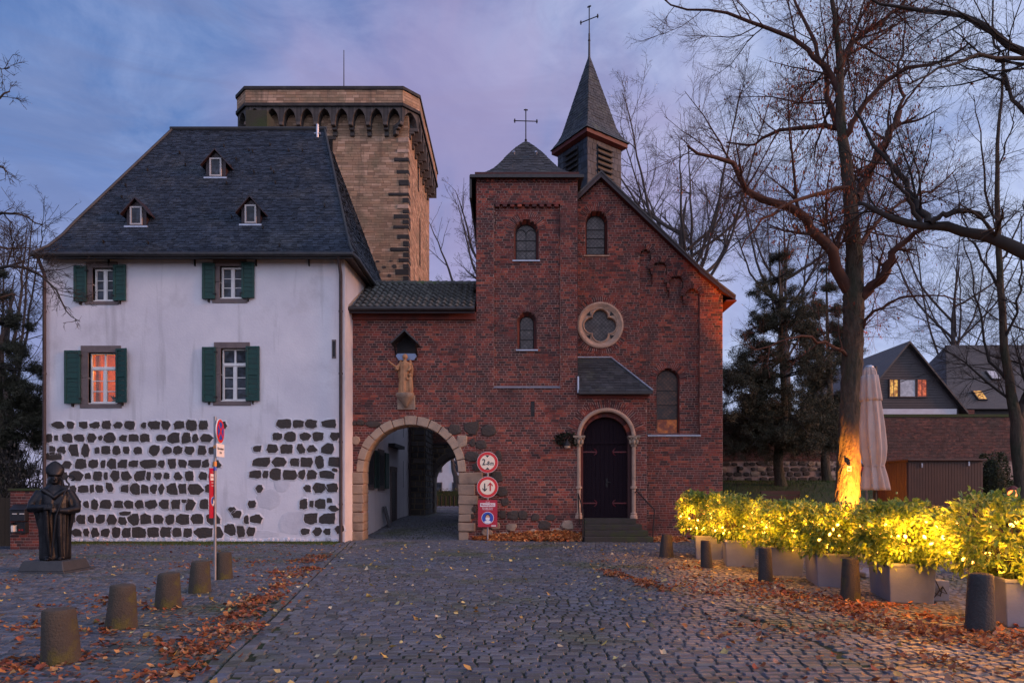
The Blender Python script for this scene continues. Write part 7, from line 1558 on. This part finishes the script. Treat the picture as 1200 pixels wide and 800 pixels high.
# ================================================================== TREES
M['bark'] = mat('bark', (0.105,0.075,0.052), (0.045,0.034,0.027), 7, .95, 1.0, 14, c3=(0.045,0.045,0.028), s3=2.4, t3=(.48,.62), stretch=(1,1,.3), bdist=.10)
M['bark_dark'] = mat('bark_dark', (0.04,0.032,0.028), (0.028,0.022,0.02), 5, .95, .6, 20, stretch=(1,1,.4))
M['bark_far'] = mat('bark_far', (0.075,0.062,0.058), (0.055,0.046,0.044), 3, .95)
M['twigs_red'] = mat('twigs_red', (0.085,0.034,0.022), (0.05,0.024,0.018), 3, .9)
M['leaf_rust'] = mat('leaf_rust', (0.25,0.06,0.02), None, 3, .7, 0, island=.3, transl=.3, palette=[(0.26,0.06,0.022),(0.20,0.045,0.018),(0.30,0.09,0.025),(0.15,0.04,0.02)])
def spline(pts, n):
    pts = [np.array(p, float) for p in pts]; out = []; N = len(pts)
    for s in range(n):
        t = s/(n-1)*(N-1); i = min(int(t), N-2); f = t-i
        p0, p1, p2, p3 = pts[max(i-1,0)], pts[i], pts[i+1], pts[min(i+2,N-1)]
        out.append(.5*((2*p1)+(-p0+p2)*f+(2*p0-5*p1+4*p2-p3)*f*f+(-p0+3*p1-3*p2+p3)*f**3))
    return np.array(out)
def tubes_np(P_, R_, n, rough=0.0, rg=None):
    """P_ (N,S,3) polylines, R_ (N,S) radii -> verts, quads"""
    N, S, _ = P_.shape; T = np.zeros_like(P_); T[:,1:-1] = P_[:,2:]-P_[:,:-2]; T[:,0] = P_[:,1]-P_[:,0]; T[:,-1] = P_[:,-1]-P_[:,-2]
    T /= np.linalg.norm(T,axis=2,keepdims=True)+1e-9; ref = np.where(np.abs(T[:,:1,2:3])>.8, np.array([1.0,0,0]), np.array([0,0,1.0])); ref = np.broadcast_to(ref, T.shape)
    U = np.cross(T, ref); U /= np.linalg.norm(U,axis=2,keepdims=True)+1e-9; W = np.cross(T, U); a = np.arange(n)*2*np.pi/n
    rr = R_[:,:,None]*(1+(rg.normal(0,rough,(N,S,n)) if rough else np.zeros((1,1,n))))
    V = P_[:,:,None,:]+rr[...,None]*(np.cos(a)[None,None,:,None]*U[:,:,None,:]+np.sin(a)[None,None,:,None]*W[:,:,None,:])
    i = (np.arange(N)[:,None,None]*S+np.arange(S-1)[None,:,None])*n; k = np.arange(n)[None,None,:]; k2 = (k+1)%n
    Fq = np.stack([i+k, i+k2, i+n+k2, i+n+k],-1).reshape(-1,4); return V.reshape(-1,3), Fq
def spawn(P_, R_, cnt, t0, t1, lf, ang, S, trop, wig, rf, rmin, rg, lmin=.15, lmax=9, taper=.25):
    """cnt children per branch along t0..t1; length is a share of the parent's"""
    N, Sp, _ = P_.shape; ln = np.linalg.norm(np.diff(P_,axis=1),axis=2).sum(1); K = N*cnt; idx = np.sort(rg.choice(N, K, p=ln/ln.sum()))
    t = rg.uniform(t0,t1,K); q = t*(Sp-1); i = np.minimum(q.astype(int),Sp-2); f = (q-i)[:,None]
    pos = P_[idx,i]*(1-f)+P_[idx,i+1]*f; tan = P_[idx,i+1]-P_[idx,i]; tan /= np.linalg.norm(tan,axis=1,keepdims=True)+1e-9; r0 = R_[idx,i]*(1-f[:,0])+R_[idx,i+1]*f[:,0]
    rnd = rg.normal(0,1,(K,3)); per = rnd-tan*(rnd*tan).sum(1,keepdims=True); per /= np.linalg.norm(per,axis=1,keepdims=True)+1e-9
    a = np.radians(rg.uniform(ang[0],ang[1],K))[:,None]; d = tan*np.cos(a)+per*np.sin(a); L = np.clip(ln[idx]*rg.uniform(lf[0],lf[1],K)*(1.15-.65*t), lmin, lmax)
    out = np.zeros((K,S,3)); out[:,0] = pos; step = (L/(S-1))[:,None]
    for s in range(1,S):
        d = d+rg.normal(0,wig,(K,3)); d[:,2] += trop; d /= np.linalg.norm(d,axis=1,keepdims=True)+1e-9; out[:,s] = out[:,s-1]+d*step
    rs = np.maximum(r0*rg.uniform(rf[0],rf[1],K), rmin); R2 = rs[:,None]*np.linspace(1,taper,S)[None]; return out, np.maximum(R2, rmin*.55)
def tree(name, label, base, trunk, tr_r, limbs, levels, seed, bark='bark', twig='bark_dark', crown_name='crown', group=None, tsides=14, cat='tree', trunk_rough=.0):
    """trunk and limbs by points, finer wood grown from them; levels: (count, t0, t1, lf, ang, S, trop, wig, rf, rmin, sides)"""
    rg = np.random.default_rng(seed); o = thing(name, base, label, cat, group); b = np.array(base)
    NT = 110 if trunk_rough else 26; tp = spline(trunk, NT); R0 = np.interp(np.linspace(0,1,NT), np.linspace(0,1,len(tr_r)), tr_r); tp[1:-1] += rg.normal(0,.012 if NT == 26 else .004,(NT-2,3))
    V, Fq = tubes_np(tp[None], R0[None], tsides, trunk_rough, rg); link('trunk', mesh_np('trunk', V-b, Fq, M[bark], smooth=True), o)
    Vs, Fs, off = [], [], 0
    def put(P_, R_, n):
        nonlocal off
        V, Fq = tubes_np(P_, R_, n); Vs.append(V); Fs.append(Fq+off); off += len(V)
    Ps, Rs = [tp[8:]] if len(limbs) == 0 else [], [R0[8:]] if len(limbs) == 0 else []
    cur = []
    for (pts, r0, r1) in limbs:
        q = spline(pts, 14); q[1:] += rg.normal(0,.03,(13,3)); cur.append((q, np.linspace(r0,r1,14)))
    if not limbs: cur = [(tp[8:22], R0[8:22])]
    P_ = np.stack([c[0] for c in cur]); R_ = np.stack([c[1] for c in cur]); 
    if limbs: put(P_, R_, 8)
    allP = []
    for lv in levels:
        cnt, t0, t1, lf, ang, S, trop, wig, rf, rmin, n = lv; P2, R2 = spawn(P_, R_, cnt, t0, t1, lf, ang, S, trop, wig, rf, rmin, rg); put(P2, R2, n); P_, R_ = P2, R2; allP.append(P2)
    link(crown_name, mesh_np(crown_name, np.concatenate(Vs)-b, np.concatenate(Fs), M[twig], smooth=True), o)
    return o, allP
def pts_at(px_list, Y, dys=None): return [np.array(P(a, b, Y+(dys[i] if dys else 0))) for i, (a, b) in enumerate(px_list)]
# levels of a bare deciduous crown
def LV(k, a, b, c): return [(k,.12,1.0,(.26,.54),(30,70),9,.02,.09,(.30,.5),.011,5),(a,.1,1.0,(.30,.60),(28,65),7,.01,.10,(.40,.6),.006,4),(b,.15,1.0,(.40,.7),(25,60),5,.0,.10,(.45,.65),.0032,3),(c,.2,1.0,(.5,.9),(20,50),3,-.01,.10,(.6,.8),.0019,3)]

# --- the floodlit tree
Y1 = 17.0
T1b = (X(993,Y1), Y1, 0)
trunk = pts_at([(993,655),(992.5,600),(994,550),(996,500),(998,440),(1000,390),(1000,345),(1001,300),(998,260),(995.5,225),(990,180),(986,150),(984,110),(984,70),(978,20),(970,-40)], Y1)
limbs = [(pts_at([(1003,352),(1020,338),(1037,316),(1048,297),(1064,282),(1079,268)],Y1,[0,-.2,-.5,-.7,-.9,-1.2]),.16,.05),
 (pts_at([(1003,232),(1012,215),(1027,187),(1039,165),(1049,142),(1053,132)],Y1,[0,.2,.4,.6,.8,.9]),.12,.09),
 (pts_at([(994,340),(978,304),(967,285),(949,262),(930,244),(889,229),(870,214),(855,191),(825,186),(802,172)],Y1,[0,-.2,-.4,-.6,-.7,-.9,-1,-1.1,-1.3,-1.4]),.16,.025),
 (pts_at([(984,110),(975,90),(955,68),(937,52),(892,30),(847,15),(802,11),(775,-5)],Y1,[0,.1,.2,.4,.5,.6,.7,.8]),.085,.015),
 (pts_at([(990,160),(1001,139),(1027,109),(1061,82),(1099,75),(1140,50)],Y1,[0,-.2,-.4,-.8,-1.2,-1.6]),.09,.02),
 (pts_at([(984,80),(993,60),(1005,45),(1042,19),(1065,-5),(1090,-50)],Y1,[0,.3,.6,1,1.3,1.6]),.10,.02),
 (pts_at([(988,160),(984,150),(945,150),(904,157),(881,169),(850,168)],Y1,[0,.2,.6,1,1.3,1.6]),.08,.02),
 (pts_at([(996,222),(986,221),(952,229),(920,240),(890,262),(868,290)],Y1,[0,-.3,-.8,-1.3,-1.6,-1.8]),.07,.015),
 (pts_at([(986,150),(970,120),(965,80),(950,40),(930,0),(915,-40)],Y1,[0,.5,1,1.6,2,2.3]),.09,.02),
 (pts_at([(1001,300),(1020,270),(1050,240),(1090,225),(1120,200)],Y1,[0,.6,1.4,2,2.4]),.07,.015),
 (pts_at([(1000,395),(1018,372),(1050,352),(1090,345),(1130,352)],Y1,[0,-.3,-.6,-.8,-.9]),.05,.012),
 (pts_at([(999,420),(975,405),(945,395),(915,398),(885,412)],Y1,[0,-.4,-.8,-1.0,-1.2]),.05,.010),
 (pts_at([(1053,134),(1058,110),(1052,80),(1060,40),(1058,0)],Y1,[.9,1,1.1,1.2,1.3]),.05,.015),
 (pts_at([(1052,136),(1062,118),(1080,95),(1100,60)],Y1,[.9,.8,.7,.6]),.04,.012)]
t1, tw1 = tree('deciduous_tree', 'tall bare tree with floodlit orange trunk beside the closed parasol', T1b, trunk, [.36,.31,.28,.265,.25,.24,.245,.19,.17,.155,.135,.115,.10,.085,.06,.03], limbs, LV(11,8,7,3), 11, twig='twigs_red', trunk_rough=.045, tsides=40)
# clinging rust-coloured leaves
rg = np.random.default_rng(77); e = tw1[3][:, -1]; px_ = CX+e[:,0]*F/e[:,1]; py_ = HY-(e[:,2]-EYE)*F/e[:,1]
dens = np.exp(-((px_-1010)/75)**2-((py_-130)/110)**2)+.30*np.exp(-((px_-930)/90)**2-((py_-240)/80)**2)+.2*np.exp(-((px_-1010)/70)**2-((py_-380)/40)**2); sel = rg.random(len(e)) < dens*.42; e2 = e[sel]
e2 = np.repeat(e2, 2, 0)+rg.normal(0,.05,(2*len(e2),3)); leaves_at('leaves', t1, e2, np.tile([0,0,-1.0],(len(e2),1)), .085, .018, M['leaf_rust'], rg, -.2, .3)
# epicormic shoots on the trunk
Pm = np.stack([spline(trunk,26)[8:16]]); P2, R2 = spawn(Pm, np.full((1,8),.30), 150, 0, 1, (.14,.30), (60,95), 7, .05, .12, (.02,.035), .006, rg); V1, F1 = tubes_np(P2,R2,3); P3, R3 = spawn(P2,R2,4,.2,1,(.3,.6),(25,60),5,.03,.15,(.5,.7),.004,rg); V2, F2 = tubes_np(P3,R3,3)
link('shoots', mesh_np('shoots', np.concatenate([V1,V2])-np.array(T1b), np.concatenate([F1,F2+len(V1)]), M['twigs_red']), t1); tag(t1.children[-1], kind='stuff')
# sticker on the trunk and the floodlight at its foot
q = P(995,549,Y1-.345); nt = thing('tree_notice', q, 'small white notice with dark emblem nailed to the floodlit trunk', 'notice'); MB().box(q.x-.055,q.x+.055,q.y-.01,q.y,q.z-.065,q.z+.065).build('plate', mat('notice_card', (0.30,0.28,0.28), rough=.8), nt); f = Face((q.x,q.y-.012,q.z)); f.poly([(-.035,-.03),(.035,-.03),(.035,.03),(.01,.0),(-.02,.02),(-.035,.035)],.002,'emblem',M['sg_black'],nt)
fl = thing('floodlight', (T1b[0]-.25,Y1-1.55,0), 'ground floodlight hidden behind the hedge that lights the tree trunk', 'floodlight'); c = Vector((T1b[0]-.25,Y1-1.55,.22)); m = MB(); m.obox(c, Vector((.14,0,0)), Vector((0,.08,.06)), Vector((0,-.05,.07))); m.build('housing', M['iron'], fl, bevel=.01); m = MB(); m.box(c.x-.03,c.x+.03,c.y-.03,c.y+.03,0,.2); m.build('foot', M['iron'], fl)
ld = bpy.data.lights.new('flood_beam','SPOT'); ld.energy = 12500; ld.color = (1.0,.30,.025); ld.spot_size = R(37); ld.spot_blend = .7; ld.shadow_soft_size = .06; lo = bpy.data.objects.new('flood_beam', ld); COL.objects.link(lo); lo.parent = fl; lo.location = (0,.10,.34); lo.rotation_euler = (Vector((T1b[0],Y1,2.1))-Vector((T1b[0]-.25,Y1-1.45,.34))).to_track_quat('-Z','Y').to_euler()

# --- tree outside the frame whose boughs hang in
Y2 = 12.5; tb = (X(1300,Y2), Y2, 0)
trunk2 = pts_at([(1300,790),(1300,600),(1296,450),(1290,330),(1280,200),(1270,80),(1265,-60)], Y2)
limbs2 = [(pts_at([(1288,330),(1240,312),(1200,296),(1155,277),(1117,266),(1080,262),(1050,259),(1020,244),(1005,238)],Y2,[0,0,.1,.3,.5,.6,.7,.8,.9]),.16,.03),
 (pts_at([(1087,261),(1075,240),(1065,221),(1039,189),(1012,150),(1000,120)],Y2,[.6,.7,.9,1.1,1.3,1.4]),.075,.02),
 (pts_at([(1078,262),(1068,238),(1052,215),(1040,190)],Y2,[.6,.5,.4,.4]),.05,.02),
 (pts_at([(1090,261),(1105,252),(1125,247),(1140,250),(1158,256)],Y2,[.5,.4,.3,.3,.3]),.06,.03),
 (pts_at([(1275,110),(1235,85),(1200,60),(1166,37),(1136,19),(1102,13),(1061,9),(1024,0),(990,-12)],Y2,[0,0,.1,.2,.4,.5,.6,.7,.8]),.085,.015),
 (pts_at([(1272,90),(1235,72),(1200,69),(1155,69),(1117,73),(1091,86),(1061,101)],Y2,[0,-.3,-.5,-.7,-.9,-1,-1.1]),.05,.012),
 (pts_at([(1280,200),(1240,165),(1200,131),(1181,105),(1155,88),(1125,75)],Y2,[0,.3,.6,.8,1,1.2]),.06,.012),
 (pts_at([(1181,105),(1175,80),(1173,68),(1163,30),(1165,-10)],Y2,[.8,.9,1,1.1,1.2]),.04,.012),
 (pts_at([(1268,20),(1220,-20),(1170,-40),(1110,-50)],Y2,[0,.3,.6,1]),.10,.02)]
tree('overhanging_tree', 'tree whose dark heavy boughs reach in from the upper picture corner', tb, trunk2, [.5,.42,.38,.35,.3,.24,.15], limbs2, LV(7,6,5,3), 12, twig='bark_dark')
# --- slim tree by the picture edge
Y3 = 20.0; tb = (X(1197,Y3), Y3, 0)
tree('slim_tree', 'slim bare tree with forked trunk behind the brown shed', tb, pts_at([(1199,640),(1196,572),(1192,520),(1190,487),(1182,445),(1176,400),(1173,340),(1170,280),(1168,200),(1172,130),(1176,60)],Y3), [.20,.18,.17,.16,.12,.105,.09,.08,.06,.04,.02],
 [(pts_at([(1190,490),(1196,478),(1203,462),(1212,420),(1220,360),(1225,280),(1222,200)],Y3),.12,.03),(pts_at([(1184,450),(1160,420),(1150,380),(1140,330),(1128,280)],Y3,[0,.3,.6,.8,1]),.05,.012),(pts_at([(1176,400),(1190,360),(1198,310),(1196,250)],Y3,[0,-.4,-.7,-1]),.045,.012),(pts_at([(1173,340),(1150,300),(1130,260),(1118,205)],Y3,[0,.3,.4,.5]),.045,.010),(pts_at([(1172,310),(1192,270),(1205,220)],Y3),.04,.01),(pts_at([(1170,270),(1155,220),(1150,160),(1140,110)],Y3,[0,-.3,-.5,-.6]),.04,.008),(pts_at([(1168,200),(1185,150),(1190,100)],Y3),.03,.008)], LV(11,7,5,3), 13)
# --- trees behind the chapel and the houses
def back_tree(name, label, px, Y, pytop, pybase, spread, seed, nl, lv, group, trunk_r=.35, lean=0):
    rg = random.Random(seed); k = Y/F; base = (X(px,Y), Y, 0.3); top = Z(pytop,Y); zf = Z(pybase,Y)
    tr = [np.array((base[0],Y,0.3)), np.array((base[0]+.1,Y,zf*.6)), np.array((base[0],Y,zf)), np.array((base[0]+lean*.3-.3,Y,zf+(top-zf)*.25)), np.array((base[0]+lean*.6+.4,Y,zf+(top-zf)*.55))]; lb = []
    for i in range(nl):
        a = 2*math.pi*i/nl+rg.uniform(-.3,.3); z0 = zf+(top-zf)*rg.uniform(-.12,.35); r_ = spread*k*rg.uniform(.6,1.05); zt_ = z0+(top-z0)*rg.uniform(.55,.98)
        s = np.array((base[0]+lean*.3*(z0-zf)/(top-zf),Y,z0)); e_ = np.array((base[0]+lean*.5+math.cos(a)*r_,Y+math.sin(a)*r_*.7,zt_)); m1 = s*.66+e_*.34+np.array((math.cos(a)*r_*.16,0,-(zt_-z0)*.03)); m2 = s*.33+e_*.67+np.array((math.cos(a)*r_*.10,0,.2))
        lb.append(([s,m1,m2,e_],trunk_r*rg.uniform(.22,.36),.02))
    return tree(name, label, base, tr, [trunk_r,trunk_r*.85,trunk_r*.7,trunk_r*.4,.04], lb, lv, seed, bark='bark_far', twig='bark_far', group=group)
LB2 = lambda a,b,c: [(a,.1,1.0,(.25,.5),(25,55),8,.03,.10,(.4,.6),.02,4),(b,.1,1.0,(.3,.55),(25,60),6,.02,.13,(.4,.6),.010,3),(c,.15,1.0,(.35,.6),(25,60),4,.01,.15,(.5,.7),.007,3),(3,.2,1.0,(.4,.7),(25,60),3,.0,.15,(.6,.8),.006,3)]
GB = 'bare trees behind the chapel and houses'
back_tree('background_tree', 'wide bare tree rising behind the chapel gable', 808, 44, 138, 345, 125, 21, 13, LB2(8,7,5), GB, .45, -1.0)
back_tree('background_tree', 'bare tree top showing between the old tower and the stair turret', 575, 48, 225, 380, 75, 22, 8, LB2(8,6,4), GB, .4)
back_tree('background_tree', 'bare tree crown between the floodlit trunk and the slim tree', 1120, 66, 190, 440, 105, 23, 10, LB2(8,6,5), GB, .4)
back_tree('background_tree', 'bare tree crown above the conifer behind the floodlit tree', 920, 50, 170, 400, 95, 25, 9, LB2(8,6,5), GB, .4)
back_tree('background_tree', 'bare street tree seen through the inner arch', 534, 58, 470, 560, 45, 26, 6, LB2(6,5,4), GB, .35)
# --- left edge
Y6 = 16.0; tb = (X(-70,Y6),Y6,0)
tree('edge_tree', 'bare tree at the picture edge with branches before the white house', tb, pts_at([(-70,680),(-68,560),(-66,440),(-66,330),(-70,220),(-75,120),(-80,40)],Y6), [.32,.28,.26,.22,.17,.12,.06],
 [(pts_at([(-66,345),(-30,322),(0,315),(25,312),(45,320),(57,332),(70,345),(80,367),(92,377)],Y6,[0,-.3,-.5,-.7,-.8,-.9,-1,-1.1,-1.2]),.05,.008),
  (pts_at([(-68,320),(-40,280),(-10,255),(20,250),(45,262)],Y6),.07,.012),(pts_at([(-68,250),(-40,215),(-10,195),(10,200)],Y6),.06,.012),(pts_at([(-72,200),(-45,150),(-10,120),(12,105)],Y6),.06,.012),(pts_at([(-74,140),(-50,95),(-15,75),(10,80)],Y6),.05,.010),(pts_at([(-68,400),(-40,370),(-5,350),(30,345)],Y6,[0,.6,1,1.5]),.06,.012),(pts_at([(-66,330),(-35,300),(-5,290),(35,290)],Y6,[0,.5,1,1.5]),.06,.012)],
 [(9,.25,1.0,(.14,.30),(28,65),8,-.02,.10,(.35,.55),.010,4),(6,.15,1.0,(.3,.5),(28,60),6,.0,.14,(.5,.7),.007,3),(4,.2,1.0,(.35,.6),(25,60),4,.0,.16,(.6,.8),.005,3)], 31)
Y7 = 27.0
back_tree('edge_background_tree', 'twiggy bare tree behind the dark conifer at the picture edge', 8, 34, 240, 470, 50, 32, 8, LB2(8,6,4), GB, .3)
# --- conifers
M['needle'] = mat('needle', (0.040,0.044,0.026), (0.060,0.052,0.030), 2, .7, 0, island=.5, spec=.3)
def conifer(name, label, px, Y, pyt, pyb, hw, seed, bare, nb, zbase=None, droop=.25, dens=1.0, prof=None):
    rg = np.random.default_rng(seed); k = Y/F; x0 = X(px,Y); zb = ground(x0,Y) if zbase is None else zbase; zt_ = Z(pyt,Y); H = zt_-zb; o = thing(name, (x0,Y,zb), label, 'tree')
    tp = spline([np.array((x0+.1,Y,zb-.1)),np.array((x0-.05,Y,zb+H*.12)),np.array((x0+.25,Y,zb+H*.3)),np.array((x0+.1,Y,zb+H*.6)),np.array((x0,Y,zt_))],20); V, Fq = tubes_np(tp[None],np.interp(np.linspace(0,1,20),[0,.1,.5,1],[.32,.25,.17,.02])[None],12,.03,rg); link('trunk', mesh_np('trunk', V-np.array((x0,Y,zb)), Fq, M['bark'], smooth=True), o)
    t = rg.uniform(bare,1.0,nb)**.9; t = bare+(1-bare)*rg.random(nb); i = np.minimum((t*19).astype(int),18); pos = tp[i]; a = rg.uniform(0,2*np.pi,nb)
    L = hw*k*np.interp(t,[bare,bare+.12,.55,.8,1],prof or [.75,1,.95,.62,.12])*rg.uniform(.55,1.1,nb); S = 8; d = np.stack([np.cos(a),np.sin(a),rg.uniform(-.05,.35,nb)],1); B = np.zeros((nb,S,3)); B[:,0] = pos
    for s in range(1,S):
        d[:,2] -= droop/S*rg.uniform(.3,1.6,nb); d += rg.normal(0,.07,(nb,3)); B[:,s] = B[:,s-1]+d/np.linalg.norm(d,axis=1)[:,None]*(L/(S-1))[:,None]
    RB = np.outer(np.full(nb,.05),np.linspace(1,.2,S)); P2,R2 = spawn(B,RB,9,.2,1,(.22,.5),(30,70),5,.02,.1,(.4,.6),.01,rg); P3,R3 = spawn(P2,R2,5,.2,1,(.35,.7),(30,65),4,.02,.1,(.5,.7),.007,rg)
    V1,F1 = tubes_np(B,RB,4); V2,F2 = tubes_np(P2,R2,3); V3,F3 = tubes_np(P3,R3,3); link('branches', mesh_np('branches', np.concatenate([V1,V2])-np.array((x0,Y,zb)), np.concatenate([F1,F2+len(V1)]), M['bark_dark']), o); tag(o.children[-1], kind='stuff')
    # needles: thin blades set all along the twigs
    src = np.concatenate([P2.reshape(-1,3), P3.reshape(-1,3)]); rep = int(6*dens); p = np.repeat(src,rep,0)+rg.normal(0,.06,(len(src)*rep,3)); K = len(p); dd = rg.normal(0,1,(K,3)); dd[:,2] += .15; dd /= np.linalg.norm(dd,axis=1)[:,None]; sd_ = np.cross(dd,rg.normal(0,1,(K,3))); sd_ /= np.linalg.norm(sd_,axis=1)[:,None]; ln_ = rg.uniform(.10,.22,K)[:,None]
    V = np.stack([p-sd_*.011,p+sd_*.011,p+dd*ln_],1).reshape(-1,3); link('crown', mesh_np('crown', V-np.array((x0,Y,zb)), np.arange(3*K).reshape(-1,3), M['needle']), o); tag(o.children[-1], kind='stuff'); return o
conifer('pine_tree', 'dark spreading conifer between the chapel and the floodlit tree', 913, 31.0, 283, 570, 92, 41, .36, 130, dens=1.2, droop=.45)
conifer('pine_tree', 'tall dark conifer at the picture edge beside the white house', -5, 27.0, 300, 600, 62, 42, .12, 130, dens=1.1)
conifer('pine_tree', 'dark conifer top directly behind the floodlit trunk', 968, 35.0, 300, 570, 50, 43, .55, 60, dens=1.0)
# brown wood and dead bracken behind the pier on the left
M['bracken'] = mat('bracken', (0.09,0.06,0.04), (0.06,0.045,0.03), 3, .9, island=.5)
rg = np.random.default_rng(9); K = 5000; th = thing('dead_thicket', (X(15,24),24,0), 'brown withered thicket behind the brick gate pier', 'shrub'); pos = np.stack([rg.uniform(X(-60,24),X(46,24),K), rg.uniform(22.5,26,K), np.abs(rg.normal(0,1.3,K))],1); leaves_at('foliage', th, pos, np.tile([0,-.3,.6],(K,1)), .18, .03, M['bracken'], rg)
sp_ = np.stack([spline([np.array((x,rg.uniform(22.5,26),0)),np.array((x+rg.normal(0,.3),24,1.6)),np.array((x+rg.normal(0,.5),24,3.2))],6) for x in rg.uniform(X(-50,24),X(46,24),70)]); V,Fq = tubes_np(sp_, np.tile(np.linspace(.03,.006,6),(70,1)), 4); link('stems', mesh_np('stems', V-np.array(wloc(th)), Fq, M['bark_dark']), th); tag(th.children[-1], kind='stuff')
# ================================================================== FALLEN LEAVES
M['leaf_fallen'] = mat('leaf_fallen', (0.2,0.08,0.03), None, 3, .8, 0, island=.35, transl=.15, palette=[(0.224,0.068,0.024),(0.288,0.096,0.032),(0.136,0.044,0.022),(0.352,0.136,0.040),(0.248,0.076,0.032),(0.176,0.064,0.036),(0.400,0.200,0.072),(0.288,0.152,0.096),(0.224,0.056,0.028)])
M['leaf_yellow'] = mat('leaf_yellow', (0.4,0.3,0.08), None, 3, .8, 0, island=.3, palette=[(0.40,0.27,0.07),(0.48,0.36,0.14),(0.34,0.20,0.06),(0.42,0.34,0.22)])
M['leaf_heap'] = mat('leaf_heap', (0.4,0.15,0.05), None, 3, .8, 0, island=.35, transl=.1, palette=[(0.46,0.15,0.045),(0.36,0.10,0.035),(0.55,0.20,0.06),(0.26,0.08,0.035),(0.50,0.22,0.08),(0.62,0.30,0.11)])
def fallen(name, pts, size, m, seed, label, pile=None):
    rg = np.random.default_rng(seed); K = len(pts); n = 7; a = rg.uniform(0,2*np.pi,K); s = size*rg.uniform(.55,1.25,K); V = np.zeros((K,n+1,3)); curl = rg.uniform(.05,.9,K); tilt = rg.normal(0,.40,(K,2))
    z0 = np.array([ground(x,y) for x,y in pts[:,:2]])+.016+(pts[:,2] if pts.shape[1] > 2 else 0); V[:,n,0], V[:,n,1] = pts[:,0], pts[:,1]; V[:,n,2] = z0+.004
    for k in range(n):
        r_ = s*(.62+.38*abs(math.cos(k*1.9)))*rg.uniform(.75,1.1,K)*(1.25 if k == 0 else 1); t = a+2*np.pi*k/n; V[:,k,0] = pts[:,0]+np.cos(t)*r_; V[:,k,1] = pts[:,1]+np.sin(t)*r_*.8
        V[:,k,2] = z0+np.maximum(.0,curl*r_*rg.uniform(.2,1.2,K)+tilt[:,0]*np.cos(t)*r_+tilt[:,1]*np.sin(t)*r_)
    f = np.array([(n,k,(k+1)%n) for k in range(n)]); o = link(name, mesh_np(name, V.reshape(-1,3), (np.arange(K)[:,None,None]*(n+1)+f[None]).reshape(-1,3), m)); tag(o, label, 'leaves', kind='stuff'); return o
rg = np.random.default_rng(99)
def gau(n, cx, cy, sx, sy, ang=0):
    u, v = rg.normal(0,sx,n), rg.normal(0,sy,n); c, s = math.cos(ang), math.sin(ang); return np.stack([cx+u*c-v*s, cy+u*s+v*c],1)
def clumped(n, gen, nc, spread):                      # leaves gather in small drifts
    c = gen(nc); w = rg.dirichlet(np.full(nc,.5)); return c[rg.choice(nc,n,p=w)]+rg.normal(0,spread,(n,2))
gyy = lambda n: (lambda y: np.stack([np.array([gl(q) for q in y])-.25-np.abs(rg.normal(0,.28,n)), y],1))(rg.uniform(5,16.5,n))
L = [clumped(600, lambda n: np.stack([rg.uniform(-7.5,-3.0,n), rg.uniform(4.8,8,n)],1), 80, .13), clumped(1700, gyy, 170, .13), clumped(700, lambda n: np.stack([rg.uniform(-6.5,-3.0,n), rg.uniform(4.8,9.5,n)],1), 110, .16), clumped(420, lambda n: np.stack([rg.uniform(-10.5,-4.5,n), rg.uniform(8.5,16,n)],1), 90, .25), np.stack([rg.uniform(-13,-5,350), rg.uniform(14,20.5,350)],1)]
fallen('fallen_leaves', np.concatenate(L), .036, M['leaf_fallen'], 1, 'drifts of rust-brown leaves along the gutter and round the squat bollards')
R_ = [clumped(1300, lambda n: (lambda t: np.stack([5.0-1.2*t+rg.normal(0,.45,n), 6.3+5.2*t+rg.normal(0,.5,n)],1))(rg.random(n)), 150, .15), clumped(600, lambda n: np.stack([rg.uniform(2.2,6.4,n), rg.uniform(5.2,8.5,n)],1), 110, .15), gau(380,5.2,7.35,.55,.22,-.25), gau(220,5.0,9.1,.35,.15), clumped(300, lambda n: np.stack([rg.uniform(2.0,5,n), rg.uniform(8,15,n)],1), 60, .22)]
fallen('fallen_leaves', np.concatenate(R_), .036, M['leaf_fallen'], 2, 'drifts of rust-brown leaves on the setts in front of the planters')
fallen('fallen_leaves', np.concatenate([clumped(450, lambda n: (lambda t: np.stack([1.85+.68*t+rg.normal(0,.06,n), 13.3-2.7*t+rg.normal(0,.10,n)],1))(rg.random(n)), 50, .09)]), .040, M['leaf_fallen'], 3, 'short rust-brown leaf drift in the middle of the square')
# heap against the foot of the chapel
n = 5200; x = rg.uniform(X(555,GY),X(683,GY),n); prof_ = np.interp(x,[X(555,GY),X(585,GY),X(625,GY),X(660,GY),X(683,GY)],[.15,.5,.75,.85,.55]); dy = np.abs(rg.normal(0,.38,n))*prof_; hz_ = np.maximum(0,.36*prof_*(1-dy/(.95*prof_+.01)))*rg.uniform(.3,1.1,n)
x2 = rg.uniform(X(757,GY),X(800,GY),1200); dy2 = np.abs(rg.normal(0,.4,1200))
fallen('fallen_leaves', np.concatenate([np.stack([x,GY-.06-dy,hz_],1), np.stack([x2,GY-.1-dy2,np.maximum(0,.10*(1-dy2))*rg.random(1200)],1)]), .055, M['leaf_heap'], 4, 'thick heap of orange-brown leaves against the foot of the chapel wall')
sc2 = np.concatenate([np.stack([rg.uniform(-4.5,4.5,420), rg.uniform(5.2,20.5,420)],1), np.stack([rg.uniform(1.5,4.6,160), rg.uniform(9,20,160)],1)])
fallen('fallen_leaves', sc2, .040, M['leaf_yellow'], 5, 'pale yellow single leaves strewn over the road setts')
fallen('fallen_leaves', np.stack([rg.uniform(-9,-3,160), rg.uniform(7,20,160)],1), .038, M['leaf_yellow'], 6, 'pale yellow single leaves strewn about the statue side')
